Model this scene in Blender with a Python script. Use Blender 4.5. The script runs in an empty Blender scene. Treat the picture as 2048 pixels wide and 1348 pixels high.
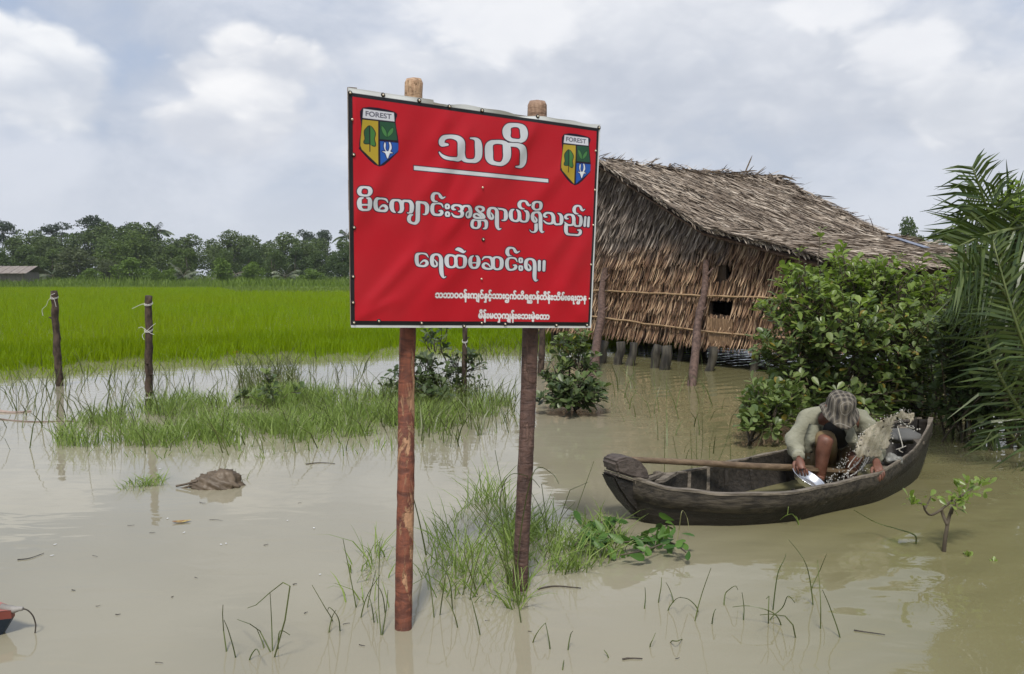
import bpy, bmesh, math
import numpy as np
from mathutils import Vector, Matrix

scene = bpy.context.scene
COL = scene.collection
PI = math.pi
rng = np.random.default_rng(11)

# ---------------------------------------------------------------- camera
EYE = np.array([0.0, 0.0, 1.5])
FPX = 1607.0                                   # focal length in photo pixels (photo 2048 wide)
PITCH = math.atan(124 / FPX)
cam = bpy.data.cameras.new("camera")
cam.sensor_width = 36.0
cam.lens = 36.0 * FPX / 2048
cam.clip_start = 0.05
cam.clip_end = 20000
cam_o = bpy.data.objects.new("camera", cam)
cam_o.location = EYE
cam_o.rotation_euler = (PI / 2 - PITCH, 0, 0)
COL.objects.link(cam_o)
scene.camera = cam_o
scene.render.engine = 'CYCLES'
cy = scene.cycles
cy.max_bounces = 6; cy.diffuse_bounces = 3; cy.glossy_bounces = 3; cy.transmission_bounces = 4; cy.transparent_max_bounces = 6
cy.use_adaptive_sampling = True; cy.adaptive_threshold = 0.02
cy.caustics_reflective = False; cy.caustics_refractive = False
scene.render.resolution_x, scene.render.resolution_y = 1024, 674

# ---------------------------------------------------------------- light
SUN_DIR = Vector((-0.09, -0.56, 0.82)).normalized()   # towards the sun
elev = math.asin(SUN_DIR.z)
sun = bpy.data.lights.new("sun", 'SUN')
sun.energy = 3.0
sun.angle = math.radians(10)
sun.color = (1.0, 0.95, 0.87)
sun_o = bpy.data.objects.new("sun", sun)
sun_o.rotation_euler = SUN_DIR.to_track_quat('Z', 'Y').to_euler()
sun_o.location = (0, 0, 50)
COL.objects.link(sun_o)

scene.view_settings.view_transform = 'Standard'
scene.view_settings.look = 'None'
scene.view_settings.exposure = 0.08
scene.view_settings.gamma = 1

# ---------------------------------------------------------------- node helper
class NT:
    def __init__(s, tree):
        s.t = tree; s.n = tree.nodes; s.l = tree.links
    def node(s, typ, inp=None, **kw):
        nd = s.n.new(typ)
        for k, v in kw.items(): setattr(nd, k, v)
        for k, v in (inp or {}).items(): s.set(nd, k, v)
        return nd
    def set(s, nd, k, v):
        sock = nd.inputs[k]
        if isinstance(v, bpy.types.NodeSocket): s.l.new(v, sock)
        elif isinstance(v, bpy.types.Node): s.l.new(v.outputs[0], sock)
        else:
            if sock.type == 'RGBA' and not hasattr(v, '__len__'): v = (v, v, v, 1)
            elif sock.type == 'RGBA' and len(v) == 3: v = (*v, 1)
            sock.default_value = v
    def math(s, op, a, b=0.0, c=0.0, clamp=False):
        nd = s.n.new('ShaderNodeMath'); nd.operation = op; nd.use_clamp = clamp
        for i, v in enumerate((a, b, c)): s.set(nd, i, v)
        return nd.outputs[0]
    def vmath(s, op, a, b=(0, 0, 0), scale=None):
        nd = s.n.new('ShaderNodeVectorMath'); nd.operation = op
        s.set(nd, 0, a); s.set(nd, 1, b)
        if scale is not None: s.set(nd, 'Scale', scale)
        return nd.outputs['Value'] if op in ('DISTANCE', 'LENGTH', 'DOT_PRODUCT') else nd.outputs[0]
    def mix(s, f, a, b):
        nd = s.n.new('ShaderNodeMix'); nd.data_type = 'RGBA'
        s.set(nd, 0, f); s.set(nd, 6, a); s.set(nd, 7, b)
        return nd.outputs[2]
    def ramp(s, f, stops):
        nd = s.n.new('ShaderNodeValToRGB'); e = nd.color_ramp.elements
        while len(e) < len(stops): e.new(0.5)
        for i, (p, c) in enumerate(stops):
            e[i].position = p
            e[i].color = (c, c, c, 1) if not hasattr(c, '__len__') else (*c, 1) if len(c) == 3 else c
        s.set(nd, 0, f)
        return nd.outputs[0]
    def step(s, x, a, b):
        nd = s.n.new('ShaderNodeMapRange'); nd.interpolation_type = 'SMOOTHSTEP'
        s.set(nd, 0, x); s.set(nd, 1, a); s.set(nd, 2, b)
        return nd.outputs[0]
    def noise(s, vec, scale, detail=4, rough=0.55, lac=2.0, dist=0.0):
        nd = s.n.new('ShaderNodeTexNoise')
        if vec is not None: s.set(nd, 'Vector', vec)
        for k, v in (('Scale', scale), ('Detail', detail), ('Roughness', rough), ('Lacunarity', lac), ('Distortion', dist)): s.set(nd, k, v)
        return nd.outputs[0]
    def mapping(s, vec, scale=(1, 1, 1), rot=(0, 0, 0), loc=(0, 0, 0)):
        nd = s.n.new('ShaderNodeMapping')
        s.set(nd, 0, vec); s.set(nd, 1, loc); s.set(nd, 2, rot); s.set(nd, 3, scale)
        return nd.outputs[0]

# ---------------------------------------------------------------- sky
world = bpy.data.worlds.new("World"); scene.world = world; world.use_nodes = True
W_ = NT(world.node_tree); W_.n.clear()
tc = W_.node('ShaderNodeTexCoord').outputs['Generated']
sep = W_.node('ShaderNodeSeparateXYZ', {0: tc})
sky = W_.node('ShaderNodeTexSky', sky_type='NISHITA', sun_disc=False, sun_elevation=elev,
              sun_rotation=math.atan2(SUN_DIR.x, SUN_DIR.y), altitude=0, air_density=1.4, dust_density=2.2, ozone_density=1.2)
yy = W_.math('MAXIMUM', sep.outputs[1], 0.08)
az = W_.math('DIVIDE', sep.outputs[0], yy)
el = W_.math('DIVIDE', sep.outputs[2], yy)
dirv = W_.node('ShaderNodeCombineXYZ', {0: az, 1: W_.math('MULTIPLY', el, 1.0), 2: 0.0}).outputs[0]
full = W_.mapping(tc, scale=(1, 1, 1.7))
n_big = W_.noise(full, 2.3, 5, 0.55)
n_mid = W_.noise(full, 5.5, 6, 0.58, dist=0.25)
n_fin = W_.noise(full, 17.0, 5, 0.6)
puff = W_.node('ShaderNodeTexVoronoi', {'Vector': W_.vmath('ADD', full, W_.vmath('SCALE', W_.node('ShaderNodeTexNoise', {'Vector': full, 'Scale': 9.0, 'Detail': 3.0}).outputs[1], scale=0.10)), 'Scale': 15.0, 'Detail': 2.5, 'Roughness': 0.55}, feature='SMOOTH_F1').outputs[0]
# soft overcast veil, broken by thin blue patches
veil = W_.step(W_.math('ADD', W_.math('MULTIPLY', n_big, 0.75), W_.math('MULTIPLY', n_mid, 0.35)), 0.34, 0.60)
horizon = W_.step(sep.outputs[2], 0.30, 0.02)
veil = W_.math('MAXIMUM', veil, horizon)
grey = W_.mix(W_.step(n_mid, 0.34, 0.66), (0.545, 0.585, 0.665), (0.73, 0.755, 0.815))
blue = (0.40, 0.50, 0.71)
base = W_.mix(W_.math('MULTIPLY', veil, 0.80), W_.mix(0.75, W_.vmath('SCALE', sky.outputs[0], scale=0.10), blue), grey)
def cloud(base, blobs, lo, hi, amp, soft, dark, bright, drop):
    """A bank of cumulus: soft lobes set by direction, ragged by noise, lit from above."""
    best = None; lit = None
    for (px, py, rx, ry) in blobs:
        a0 = (px - 1024) / FPX; e0 = (550 - py) / FPX
        da = W_.math('DIVIDE', W_.math('SUBTRACT', az, a0), rx / FPX)
        de = W_.math('DIVIDE', W_.math('SUBTRACT', el, e0), ry / FPX)
        r = W_.math('SQRT', W_.math('ADD', W_.math('MULTIPLY', da, da), W_.math('MULTIPLY', de, de)))
        m = W_.math('SUBTRACT', 1.0, r)
        best = m if best is None else W_.math('MAXIMUM', best, m)
        sh = W_.math('SUBTRACT', de, W_.math('MULTIPLY', da, 0.15))
        lit = sh if lit is None else W_.math('MAXIMUM', lit, W_.math('MULTIPLY', sh, W_.step(m, -0.4, 0.3)))
    e = W_.math('ADD', best, W_.math('MULTIPLY', W_.math('SUBTRACT', puff, 0.42), -amp))
    e = W_.math('ADD', e, W_.math('MULTIPLY', W_.math('SUBTRACT', n_fin, 0.5), amp * 0.9))
    mask = W_.step(e, -soft, soft)
    s = W_.math('ADD', lit, W_.math('MULTIPLY', W_.math('SUBTRACT', puff, 0.4), -0.9))
    s = W_.math('ADD', s, W_.math('MULTIPLY', W_.math('SUBTRACT', n_mid, 0.5), 1.2))
    col = W_.mix(W_.step(s, lo, hi), dark, bright)
    fade = W_.math('MULTIPLY', mask, drop)
    return W_.mix(fade, base, col)
base = cloud(base, [(1150, 190, 520, 210), (1700, 160, 560, 170), (2000, 230, 260, 150), (1300, 60, 520, 120), (980, 330, 330, 120)],
             -0.9, 0.9, 0.5, 0.35, (0.53, 0.57, 0.65), (0.80, 0.82, 0.865), 0.85)
base = cloud(base, [(1920, 215, 190, 95), (1790, 120, 130, 80), (1640, 30, 120, 60), (1010, 50, 210, 90)],
             -0.8, 0.8, 0.5, 0.25, (0.62, 0.655, 0.72), (0.88, 0.89, 0.92), 0.75)
base = cloud(base, [(510, 165, 155, 95), (500, 110, 95, 62), (585, 130, 78, 60), (430, 160, 80, 60), (470, 250, 180, 90)],
             -0.75, 0.75, 0.42, 0.22, (0.60, 0.635, 0.71), (0.94, 0.94, 0.95), 0.92)
base = cloud(base, [(40, 150, 130, 110), (130, 180, 140, 100), (10, 80, 70, 50), (110, 110, 80, 55)],
             -0.9, 0.7, 0.42, 0.2, (0.60, 0.64, 0.715), (0.96, 0.965, 0.975), 0.85)
# haze band along the horizon
base = W_.mix(W_.math('MULTIPLY', W_.step(el, 0.16, 0.0), 0.75), base, (0.655, 0.695, 0.765))
below = W_.step(sep.outputs[2], 0.0, -0.03)
base = W_.mix(below, base, (0.20, 0.21, 0.17))
bg = W_.node('ShaderNodeBackground', {'Color': W_.vmath('SCALE', base, scale=10.0), 'Strength': 0.1})
W_.l.new(bg.outputs[0], W_.node('ShaderNodeOutputWorld').inputs[0])

# ---------------------------------------------------------------- photo pixel -> place
def ray(px, py):
    x = (px - 1024) / FPX; y = -(py - 674) / FPX
    c, s = math.cos(PITCH), math.sin(PITCH)
    return np.array([x, c + s * y, -s + c * y])
def G(px, py, z=0.0):
    """Point at height z seen at a photo pixel."""
    r = ray(px, py)
    return EYE + r * ((z - EYE[2]) / r[2])
def P(px, py, d):
    """Point at forward distance d seen at a photo pixel."""
    r = ray(px, py)
    return EYE + r * (d / r[1])
def proj(p):
    c, s = math.cos(PITCH), math.sin(PITCH)
    p = np.asarray(p, float) - EYE
    fw = c * p[..., 1] - s * p[..., 2]; up = s * p[..., 1] + c * p[..., 2]
    return 1024 + FPX * p[..., 0] / fw, 674 - FPX * up / fw

# ---------------------------------------------------------------- object helpers
def tag(o, label=None, cat=None, group=None, kind=None):
    if label: o['label'] = label
    if cat: o['category'] = cat
    if group: o['group'] = group
    if kind: o['kind'] = kind
    return o
def thing(name, label, cat, loc=(0, 0, 0), group=None):
    o = bpy.data.objects.new(name, None)
    o.empty_display_size = 0.2
    o.location = Vector([float(c) for c in loc]); COL.objects.link(o)
    return tag(o, label, cat, group)
def link(name, me, mats, parent=None, smooth=False):
    for m in (mats if isinstance(mats, (list, tuple)) else [mats]): me.materials.append(m)
    if smooth: me.shade_smooth()
    o = bpy.data.objects.new(name, me); COL.objects.link(o)
    if parent is not None:
        o.parent = parent                       # meshes are modelled in world space
        if parent.type == 'EMPTY': o.matrix_parent_inverse = Matrix.Translation(-Vector(parent.location))
    return o
def poly_mesh(name, V, n, mi=None):
    """V: (N*n,3) unshared vertices, every face has n corners."""
    V = np.asarray(V, np.float32).reshape(-1, 3); nf = len(V) // n
    me = bpy.data.meshes.new(name)
    me.vertices.add(len(V)); me.vertices.foreach_set('co', V.ravel())
    me.loops.add(nf * n); me.loops.foreach_set('vertex_index', np.arange(nf * n, dtype=np.int32))
    me.polygons.add(nf)
    me.polygons.foreach_set('loop_start', np.arange(0, nf * n, n, dtype=np.int32))
    if mi is not None: me.polygons.foreach_set('material_index', np.asarray(mi, np.int32))
    me.update(calc_edges=True)
    return me
def idx_mesh(name, V, Fq, mi=None):
    """Shared vertices, faces given as (N,k) index array."""
    V = np.asarray(V, np.float32); Fq = np.asarray(Fq, np.int32); n = Fq.shape[1]
    me = bpy.data.meshes.new(name)
    me.vertices.add(len(V)); me.vertices.foreach_set('co', V.ravel())
    me.loops.add(Fq.size); me.loops.foreach_set('vertex_index', Fq.ravel())
    me.polygons.add(len(Fq))
    me.polygons.foreach_set('loop_start', np.arange(0, Fq.size, n, dtype=np.int32))
    if mi is not None: me.polygons.foreach_set('material_index', np.asarray(mi, np.int32))
    me.update(calc_edges=True)
    return me
class MB:
    """Collects shapes into one mesh."""
    def __init__(s): s.v = []; s.f = []; s.m = []; s.n = 0
    def add(s, V, Fs, m=0):
        V = [tuple(map(float, p)) for p in V]
        s.v += V; s.f += [tuple(int(i) + s.n for i in f) for f in Fs]; s.m += [m] * len(Fs); s.n += len(V)
    def box(s, c, ax, ay, az, m=0):
        """c centre; ax, ay, az half-extent vectors."""
        c, ax, ay, az = (np.asarray(q, float) for q in (c, ax, ay, az))
        V = [c + i * ax + j * ay + k * az for i in (-1, 1) for j in (-1, 1) for k in (-1, 1)]
        s.add(V, [(0, 1, 3, 2), (4, 6, 7, 5), (0, 4, 5, 1), (2, 3, 7, 6), (0, 2, 6, 4), (1, 5, 7, 3)], m)
    def tube(s, pts, rad, k=8, m=0, cap=True, jit=0.0, rngs=None):
        pts = np.asarray(pts, float); n = len(pts)
        rad = np.full(n, rad, float) if np.isscalar(rad) else np.asarray(rad, float)
        T = np.gradient(pts, axis=0); T /= np.linalg.norm(T, axis=1)[:, None] + 1e-12
        ref = np.array([0.0, 0, 1]) if abs(T[0][2]) < 0.9 else np.array([1.0, 0, 0])
        a = np.cross(T[0], ref); a /= np.linalg.norm(a)
        V = []
        for i in range(n):
            a = a - T[i] * (a @ T[i]); a /= np.linalg.norm(a) + 1e-12
            b = np.cross(T[i], a)
            for j in range(k):
                t = 2 * PI * j / k
                r = rad[i] * (1 + (jit * (rngs or rng).normal() if jit else 0))
                V.append(pts[i] + r * (a * math.cos(t) + b * math.sin(t)))
        Fs = [(i * k + j, i * k + (j + 1) % k, (i + 1) * k + (j + 1) % k, (i + 1) * k + j) for i in range(n - 1) for j in range(k)]
        if cap: Fs += [tuple(range(k))[::-1], tuple((n - 1) * k + j for j in range(k))]
        s.add(V, Fs, m)
    def ball(s, c, r, m=0, seg=10, rings=6, stretch=(1, 1, 1)):
        c = np.asarray(c, float); V = []; Fs = []
        for i in range(rings + 1):
            th = PI * i / rings
            for j in range(seg):
                ph = 2 * PI * j / seg
                V.append(c + r * np.array([math.sin(th) * math.cos(ph) * stretch[0], math.sin(th) * math.sin(ph) * stretch[1], math.cos(th) * stretch[2]]))
        for i in range(rings):
            for j in range(seg):
                Fs.append((i * seg + j, (i + 1) * seg + j, (i + 1) * seg + (j + 1) % seg, i * seg + (j + 1) % seg))
        s.add(V, Fs, m)
    def build(s, name, mats, parent=None, smooth=False):
        me = bpy.data.meshes.new(name); me.from_pydata(s.v, [], s.f)
        if any(s.m): me.polygons.foreach_set('material_index', s.m)
        me.update()
        return link(name, me, mats, parent, smooth)
def catmull(P_, n=8, closed=False):
    P_ = np.asarray(P_, float); N = len(P_); out = []
    segs = N if closed else N - 1
    for i in range(segs):
        if closed: p0, p1, p2, p3 = (P_[(i + k) % N] for k in (-1, 0, 1, 2))
        else: p0, p1, p2, p3 = P_[max(i - 1, 0)], P_[i], P_[i + 1], P_[min(i + 2, N - 1)]
        for t in np.linspace(0, 1, n, endpoint=False):
            out.append(0.5 * ((2 * p1) + (p2 - p0) * t + (2 * p0 - 5 * p1 + 4 * p2 - p3) * t * t + (3 * p1 - p0 - 3 * p2 + p3) * t ** 3))
    if not closed: out.append(P_[-1])
    return np.array(out)
def in_poly(px, py, poly):
    poly = np.asarray(poly, float); ins = np.zeros(px.shape, bool)
    for i in range(len(poly)):
        x1, y1 = poly[i]; x2, y2 = poly[i - 1]
        c = ((y1 > py) != (y2 > py)) & (px < (x2 - x1) * (py - y1) / (y2 - y1 + 1e-12) + x1)
        ins ^= c
    return ins
def copy_tree(o, parent=None):
    c = o.copy(); COL.objects.link(c)
    if parent is not None: c.parent = parent
    for ch in list(o.children): copy_tree(ch, c)
    return c

# ---------------------------------------------------------------- materials
def material(name):
    m = bpy.data.materials.new(name); m.use_nodes = True
    t = NT(m.node_tree); t.n.clear()
    out = t.node('ShaderNodeOutputMaterial')
    return m, t, out
def principled(t, out, color, rough=0.6, bump=None, bump_s=0.3, bump_d=0.01, **kw):
    p = t.node('ShaderNodeBsdfPrincipled', {'Base Color': color, 'Roughness': rough})
    for k, v in kw.items(): t.set(p, k, v)
    if bump is not None:
        b = t.node('ShaderNodeBump', {'Strength': bump_s, 'Distance': bump_d, 'Height': bump})
        t.set(p, 'Normal', b.outputs[0])
    t.l.new(p.outputs[0], out.inputs[0])
    return p
def simple(name, c1, c2=None, scale=6, rough=0.6, bump_s=0.0, stretch=(1, 1, 1), lo=0.35, hi=0.65, detail=5, **kw):
    m, t, out = material(name)
    co = t.mapping(t.node('ShaderNodeTexCoord').outputs['Object'], scale=stretch)
    n = t.noise(co, scale, detail)
    col = t.mix(t.step(n, lo, hi), c1, c2) if c2 else (*c1, 1)
    principled(t, out, col, rough, n if bump_s else None, bump_s, **kw)
    return m
def leaf_mat(name, c1, c2, trans=0.35, rough=0.45, tcol=None, patch=None, spec=0.4, objvar=None, old=None):
    """Foliage: each leaf its own shade, some light passing through."""
    m, t, out = material(name)
    r = t.node('ShaderNodeNewGeometry').outputs['Random Per Island']
    col = t.mix(r, c1, c2)
    if old: col = t.mix(t.step(r, .955, .96), col, old)
    if objvar:
        ob = t.node('ShaderNodeObjectInfo').outputs['Random']
        col = t.mix(t.math('MULTIPLY', ob, .75), col, objvar)
    if patch:
        pos = t.node('ShaderNodeNewGeometry').outputs['Position']
        col = t.mix(t.math('MULTIPLY', t.step(t.noise(pos, patch[0], 3), 0.4, 0.65), 0.7), col, patch[1])
    p = t.node('ShaderNodeBsdfPrincipled', {'Base Color': col, 'Roughness': rough, 'Specular IOR Level': spec})
    tr = t.node('ShaderNodeBsdfTranslucent', {'Color': t.mix(0.5, col, tcol or c2)})
    mx = t.node('ShaderNodeMixShader', {0: trans, 1: p.outputs[0], 2: tr.outputs[0]})
    t.l.new(mx.outputs[0], out.inputs[0])
    return m
# ================================================================ SETTING
# ---- flood water: murky, mirror-like, rippled on the boat's side
m_water, t, out = material('muddy_water')
pos = t.node('ShaderNodeNewGeometry').outputs['Position']
sp = t.node('ShaderNodeSeparateXYZ', {0: pos})
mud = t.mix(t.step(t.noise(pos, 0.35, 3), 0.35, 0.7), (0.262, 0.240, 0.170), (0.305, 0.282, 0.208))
mud = t.mix(t.math('MULTIPLY', t.step(sp.outputs[0], 0.0, 2.2), 0.8), mud, (0.158, 0.146, 0.058))  # browner to the right: hut and bush reflections put into the colour
wav = t.mapping(pos, scale=(1.0, 2.6, 1), rot=(0, 0, 0.42))
n1 = t.noise(wav, 2.2, 2, 0.5, dist=0.6)
n2 = t.noise(t.mapping(pos, scale=(0.8, 2.2, 1), rot=(0, 0, -0.15)), 7.0, 2, 0.5)
wv = t.node('ShaderNodeTexWave', {'Vector': t.mapping(pos, rot=(0, 0, 0.98)), 'Scale': 1.05, 'Distortion': 5.5, 'Detail': 1.5, 'Detail Scale': 0.9, 'Detail Roughness': 0.4}, wave_type='BANDS', wave_profile='SIN').outputs[1]
n3 = t.math('ADD', t.math('MULTIPLY', wv, 0.38), t.math('MULTIPLY', t.noise(t.mapping(pos, scale=(0.7, 1.8, 1), rot=(0, 0, 0.6)), 2.6, 1, 0.4, dist=0.5), 0.62))
boatside = t.math('MULTIPLY', t.step(t.math('SUBTRACT', sp.outputs[0], t.math('MULTIPLY', sp.outputs[1], 0.10)), -0.2, 1.3), t.step(sp.outputs[1], 30, 8))
n0 = t.noise(t.mapping(pos, scale=(.5, 1.3, 1), rot=(0, 0, .3)), 0.8, 1, .4)
h = t.math('ADD', t.math('ADD', t.math('MULTIPLY', n0, 0.010), t.math('MULTIPLY', n1, 0.0050)), t.math('MULTIPLY', n2, 0.00022))
h = t.math('ADD', h, t.math('MULTIPLY', t.math('MULTIPLY', n3, 0.0135), boatside))
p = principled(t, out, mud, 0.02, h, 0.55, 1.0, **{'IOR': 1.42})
def sheet(name, x0, x1, y0, y1, z, mat, nx=1, ny=1):
    xs = np.linspace(x0, x1, nx + 1); ys = np.linspace(y0, y1, ny + 1)
    X, Y = np.meshgrid(xs, ys)
    V = np.stack([X, Y, np.full_like(X, z)], -1).reshape(-1, 3)
    Fq = [(j * (nx + 1) + i, j * (nx + 1) + i + 1, (j + 1) * (nx + 1) + i + 1, (j + 1) * (nx + 1) + i) for j in range(ny) for i in range(nx)]
    return link(name, idx_mesh(name, V, Fq), mat)
water = sheet('water', -400, 400, -60, 130, 0.0, m_water)
water['kind'] = 'structure'

# ---- land beyond the flooded field
m_land = simple('grassy_land', (0.055, 0.085, 0.012), (0.085, 0.13, 0.018), 0.25, 0.9, 0.0)
mb = MB()
mb.add([(-900, 84, -0.05), (900, 84, -0.05), (900, 90, 0.12), (-900, 90, 0.12), (900, 1100, 0.3), (-900, 1100, 0.3)],
       [(0, 1, 2, 3), (3, 2, 4, 5)])
ground = mb.build('ground', m_land); ground['kind'] = 'structure'

# ---- grass blades (uncountable stuff)
def blades(base, height, width, lean, bend, r=rng):
    """Ribbon blades, three quads each. base (N,3); height, width (N,); lean azimuth amounts."""
    N = len(base)
    ang = r.uniform(0, 2 * PI, N); face = r.uniform(0, PI, N)
    d = np.stack([np.cos(ang), np.sin(ang), np.zeros(N)], 1)
    w = np.stack([np.cos(face), np.sin(face), np.zeros(N)], 1)
    rows = []
    for k, tt in enumerate((0.0, 0.45, 0.8, 1.0)):
        up = np.zeros((N, 3)); up[:, 2] = height * (tt - bend * tt ** 3 * 0.35)
        c = base + up + d * (height * (lean * tt + bend * tt ** 2.4))[:, None]
        hw = width * (0.5, 0.45, 0.28, 0.03)[k]
        rows.append((c - w * hw[:, None], c + w * hw[:, None]))
    Q = np.empty((N, 3, 4, 3), np.float32)
    for k in range(3):
        Q[:, k, 0] = rows[k][0]; Q[:, k, 1] = rows[k][1]; Q[:, k, 2] = rows[k + 1][1]; Q[:, k, 3] = rows[k + 1][0]
    return Q.reshape(-1, 3)
def blades_shared(name, base, height, width, lean, bend, mat, r=rng):
    Q = blades(base, height, width, lean, bend, r).reshape(-1, 3, 4, 3)
    N = len(Q)
    V = np.empty((N, 8, 3), np.float32)
    V[:, 0:2] = Q[:, 0, 0:2]; V[:, 2] = Q[:, 0, 3]; V[:, 3] = Q[:, 0, 2]
    V[:, 4] = Q[:, 1, 3]; V[:, 5] = Q[:, 1, 2]; V[:, 6] = Q[:, 2, 3]; V[:, 7] = Q[:, 2, 2]
    o = np.arange(N)[:, None, None] * 8
    Fq = (np.array([[0, 1, 3, 2], [2, 3, 5, 4], [4, 5, 7, 6]])[None] + o).reshape(-1, 4)
    return link(name, idx_mesh(name, V.reshape(-1, 3), Fq), mat)

# rice: bright young plants standing in the flood
m_rice = leaf_mat('young_rice', (0.145, 0.250, 0.003), (0.210, 0.335, 0.006), 0.42, 0.5, (0.38, 0.47, 0.003), (0.16, (0.20, 0.285, 0.003)), spec=0.15)
def rice_points(n, d0, d1, r):
    # density falls with distance, blade width grows
    d = d0 + (d1 - d0) * r.uniform(0, 1, n)
    a = r.uniform(-0.80, 0.36, n)
    return a * d, d
x, y = rice_points(150000, 12, 88, np.random.default_rng(3))
x2, y2 = rice_points(90000, 12, 20, np.random.default_rng(4)); p2x, p2y = proj(np.stack([x2, y2, np.zeros_like(x2)], 1))
k2 = (np.interp(p2x, [-600, 0, 150, 300, 690, 830, 1190, 2000], [790, 738, 728, 719, 705, 697, 689, 676]) - p2y) < 22
x, y = np.concatenate([x, x2[k2]]), np.concatenate([y, y2[k2]])
px, py = proj(np.stack([x, y, np.zeros_like(x)], 1))
near_edge = np.interp(px, [-600, 0, 150, 300, 690, 830, 1190, 2000], [790, 738, 728, 719, 705, 697, 689, 676])
wob = 4 * np.sin(px * 0.021) + 3 * np.sin(px * 0.061 + 1)
far_edge = np.interp(px, [-600, 440, 470, 2000], [578.5, 579.5, 588, 592])
keep = (py < near_edge + wob + rng.normal(0, 3, len(px))) & (py > far_edge) & (x < 9)
x, y = x[keep], y[keep]
n = len(x); dd = y / 15
edge_thin = np.clip((near_edge[keep] - py[keep]) / 16, 0.3, 1)
rice = blades_shared('rice_field', np.stack([x, y, np.full(n, -0.02)], 1), rng.uniform(0.26, 0.46, n) * (0.55 + 0.45 * edge_thin), 0.013 * (0.6 + 0.45 * dd), rng.uniform(0.02, 0.2, n), rng.uniform(0.02, 0.3, n), m_rice)
tag(rice, 'bright green young rice standing in the flooded paddy field', 'rice', kind='stuff')

# duller pasture and tall verge grass under the trees
m_verge = leaf_mat('verge_grass', (0.100, 0.165, 0.012), (0.155, 0.235, 0.022), 0.3, 0.6, (0.18, 0.26, 0.04), (0.05, (0.15, 0.215, 0.045)))
n = 52000
d = rng.uniform(50, 122, n); a = rng.uniform(-0.75, 0.75, n); x, y = a * d, d
px, py = proj(np.stack([x, y, np.zeros_like(x)], 1))
fe = np.interp(px, [-600, 440, 470, 2000], [578.5, 579.5, 588, 592])
k = (py < fe + 0.6); x, y = x[k], y[k]; n = len(x)
clump = 0.5 + 0.5 * np.sin(x * 0.31 + 1.3 * np.sin(y * 0.21)) * np.sin(y * 0.37 + np.sin(x * .17))
tall = np.interp(y, [50, 86, 92, 122], [0.30, 0.38, 0.95, 1.3])
verge = blades_shared('verge_grass', np.stack([x, y, np.where(y > 90, 0.10, 0.0)], 1), tall * (0.6 + 0.7 * clump) * rng.uniform(0.7, 1.2, n), rng.uniform(0.05, 0.13, n), rng.uniform(0.05, 0.3, n), rng.uniform(0.05, 0.4, n), m_verge)
tag(verge, 'rough grass growing between the rice field and the far trees', 'grass', kind='stuff')

# ================================================================ FAR TREES
def tri_cards(c, size, r, flat=0.0):
    """Random leaf clumps: one ragged quad per point."""
    n = len(c)
    a = r.normal(size=(n, 3)); a /= np.linalg.norm(a, axis=1)[:, None]
    b = r.normal(size=(n, 3)); b -= a * (a * b).sum(1)[:, None]; b /= np.linalg.norm(b, axis=1)[:, None]
    b[:, 2] *= 1 - flat; a[:, 2] *= 1 - flat
    s = size[:, None]
    V = np.stack([c - a * s * .5, c + b * s * r.uniform(.25, .45, (n, 1)), c + a * s * .5, c - b * s * r.uniform(.25, .45, (n, 1))], 1)
    return V.reshape(-1, 3)
def crown_points(lobes, per, r):
    out = []
    for (cx, cy, cz, rx, ry, rz) in lobes:
        v = r.normal(size=(per, 3)); v /= np.linalg.norm(v, axis=1)[:, None]
        rad = r.uniform(0.45, 1.0, per) ** 0.6
        lump = 1 + 0.16 * np.sin(5 * v[:, 0] + cx * 3) * np.sin(4 * v[:, 1] + cz) + 0.12 * np.sin(9 * v[:, 2] + cy)
        out.append(np.array([cx, cy, cz]) + v * (rad * lump)[:, None] * np.array([rx, ry, rz]))
    return np.concatenate(out)
m_bark_far = simple('far_bark', (0.10, 0.085, 0.06), (0.16, 0.14, 0.11), 3, 0.9)
TREE_MATS = {
    'dense': leaf_mat('dense_foliage', (0.052, 0.090, 0.022), (0.120, 0.172, 0.044), 0.25, 0.6, objvar=(0.095, 0.135, 0.040)),
    'mid': leaf_mat('mid_foliage', (0.072, 0.120, 0.024), (0.14, 0.20, 0.046), 0.28, 0.6, objvar=(0.040, 0.075, 0.026)),
    'airy': leaf_mat('airy_foliage', (0.034, 0.054, 0.032), (0.060, 0.090, 0.048), 0.25, 0.6),
    'bright': leaf_mat('bright_foliage', (0.095, 0.160, 0.022), (0.15, 0.235, 0.036), 0.3, 0.6),
    'pale': leaf_mat('pale_foliage', (0.070, 0.095, 0.035), (0.125, 0.150, 0.065), 0.25, 0.6)}
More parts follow.
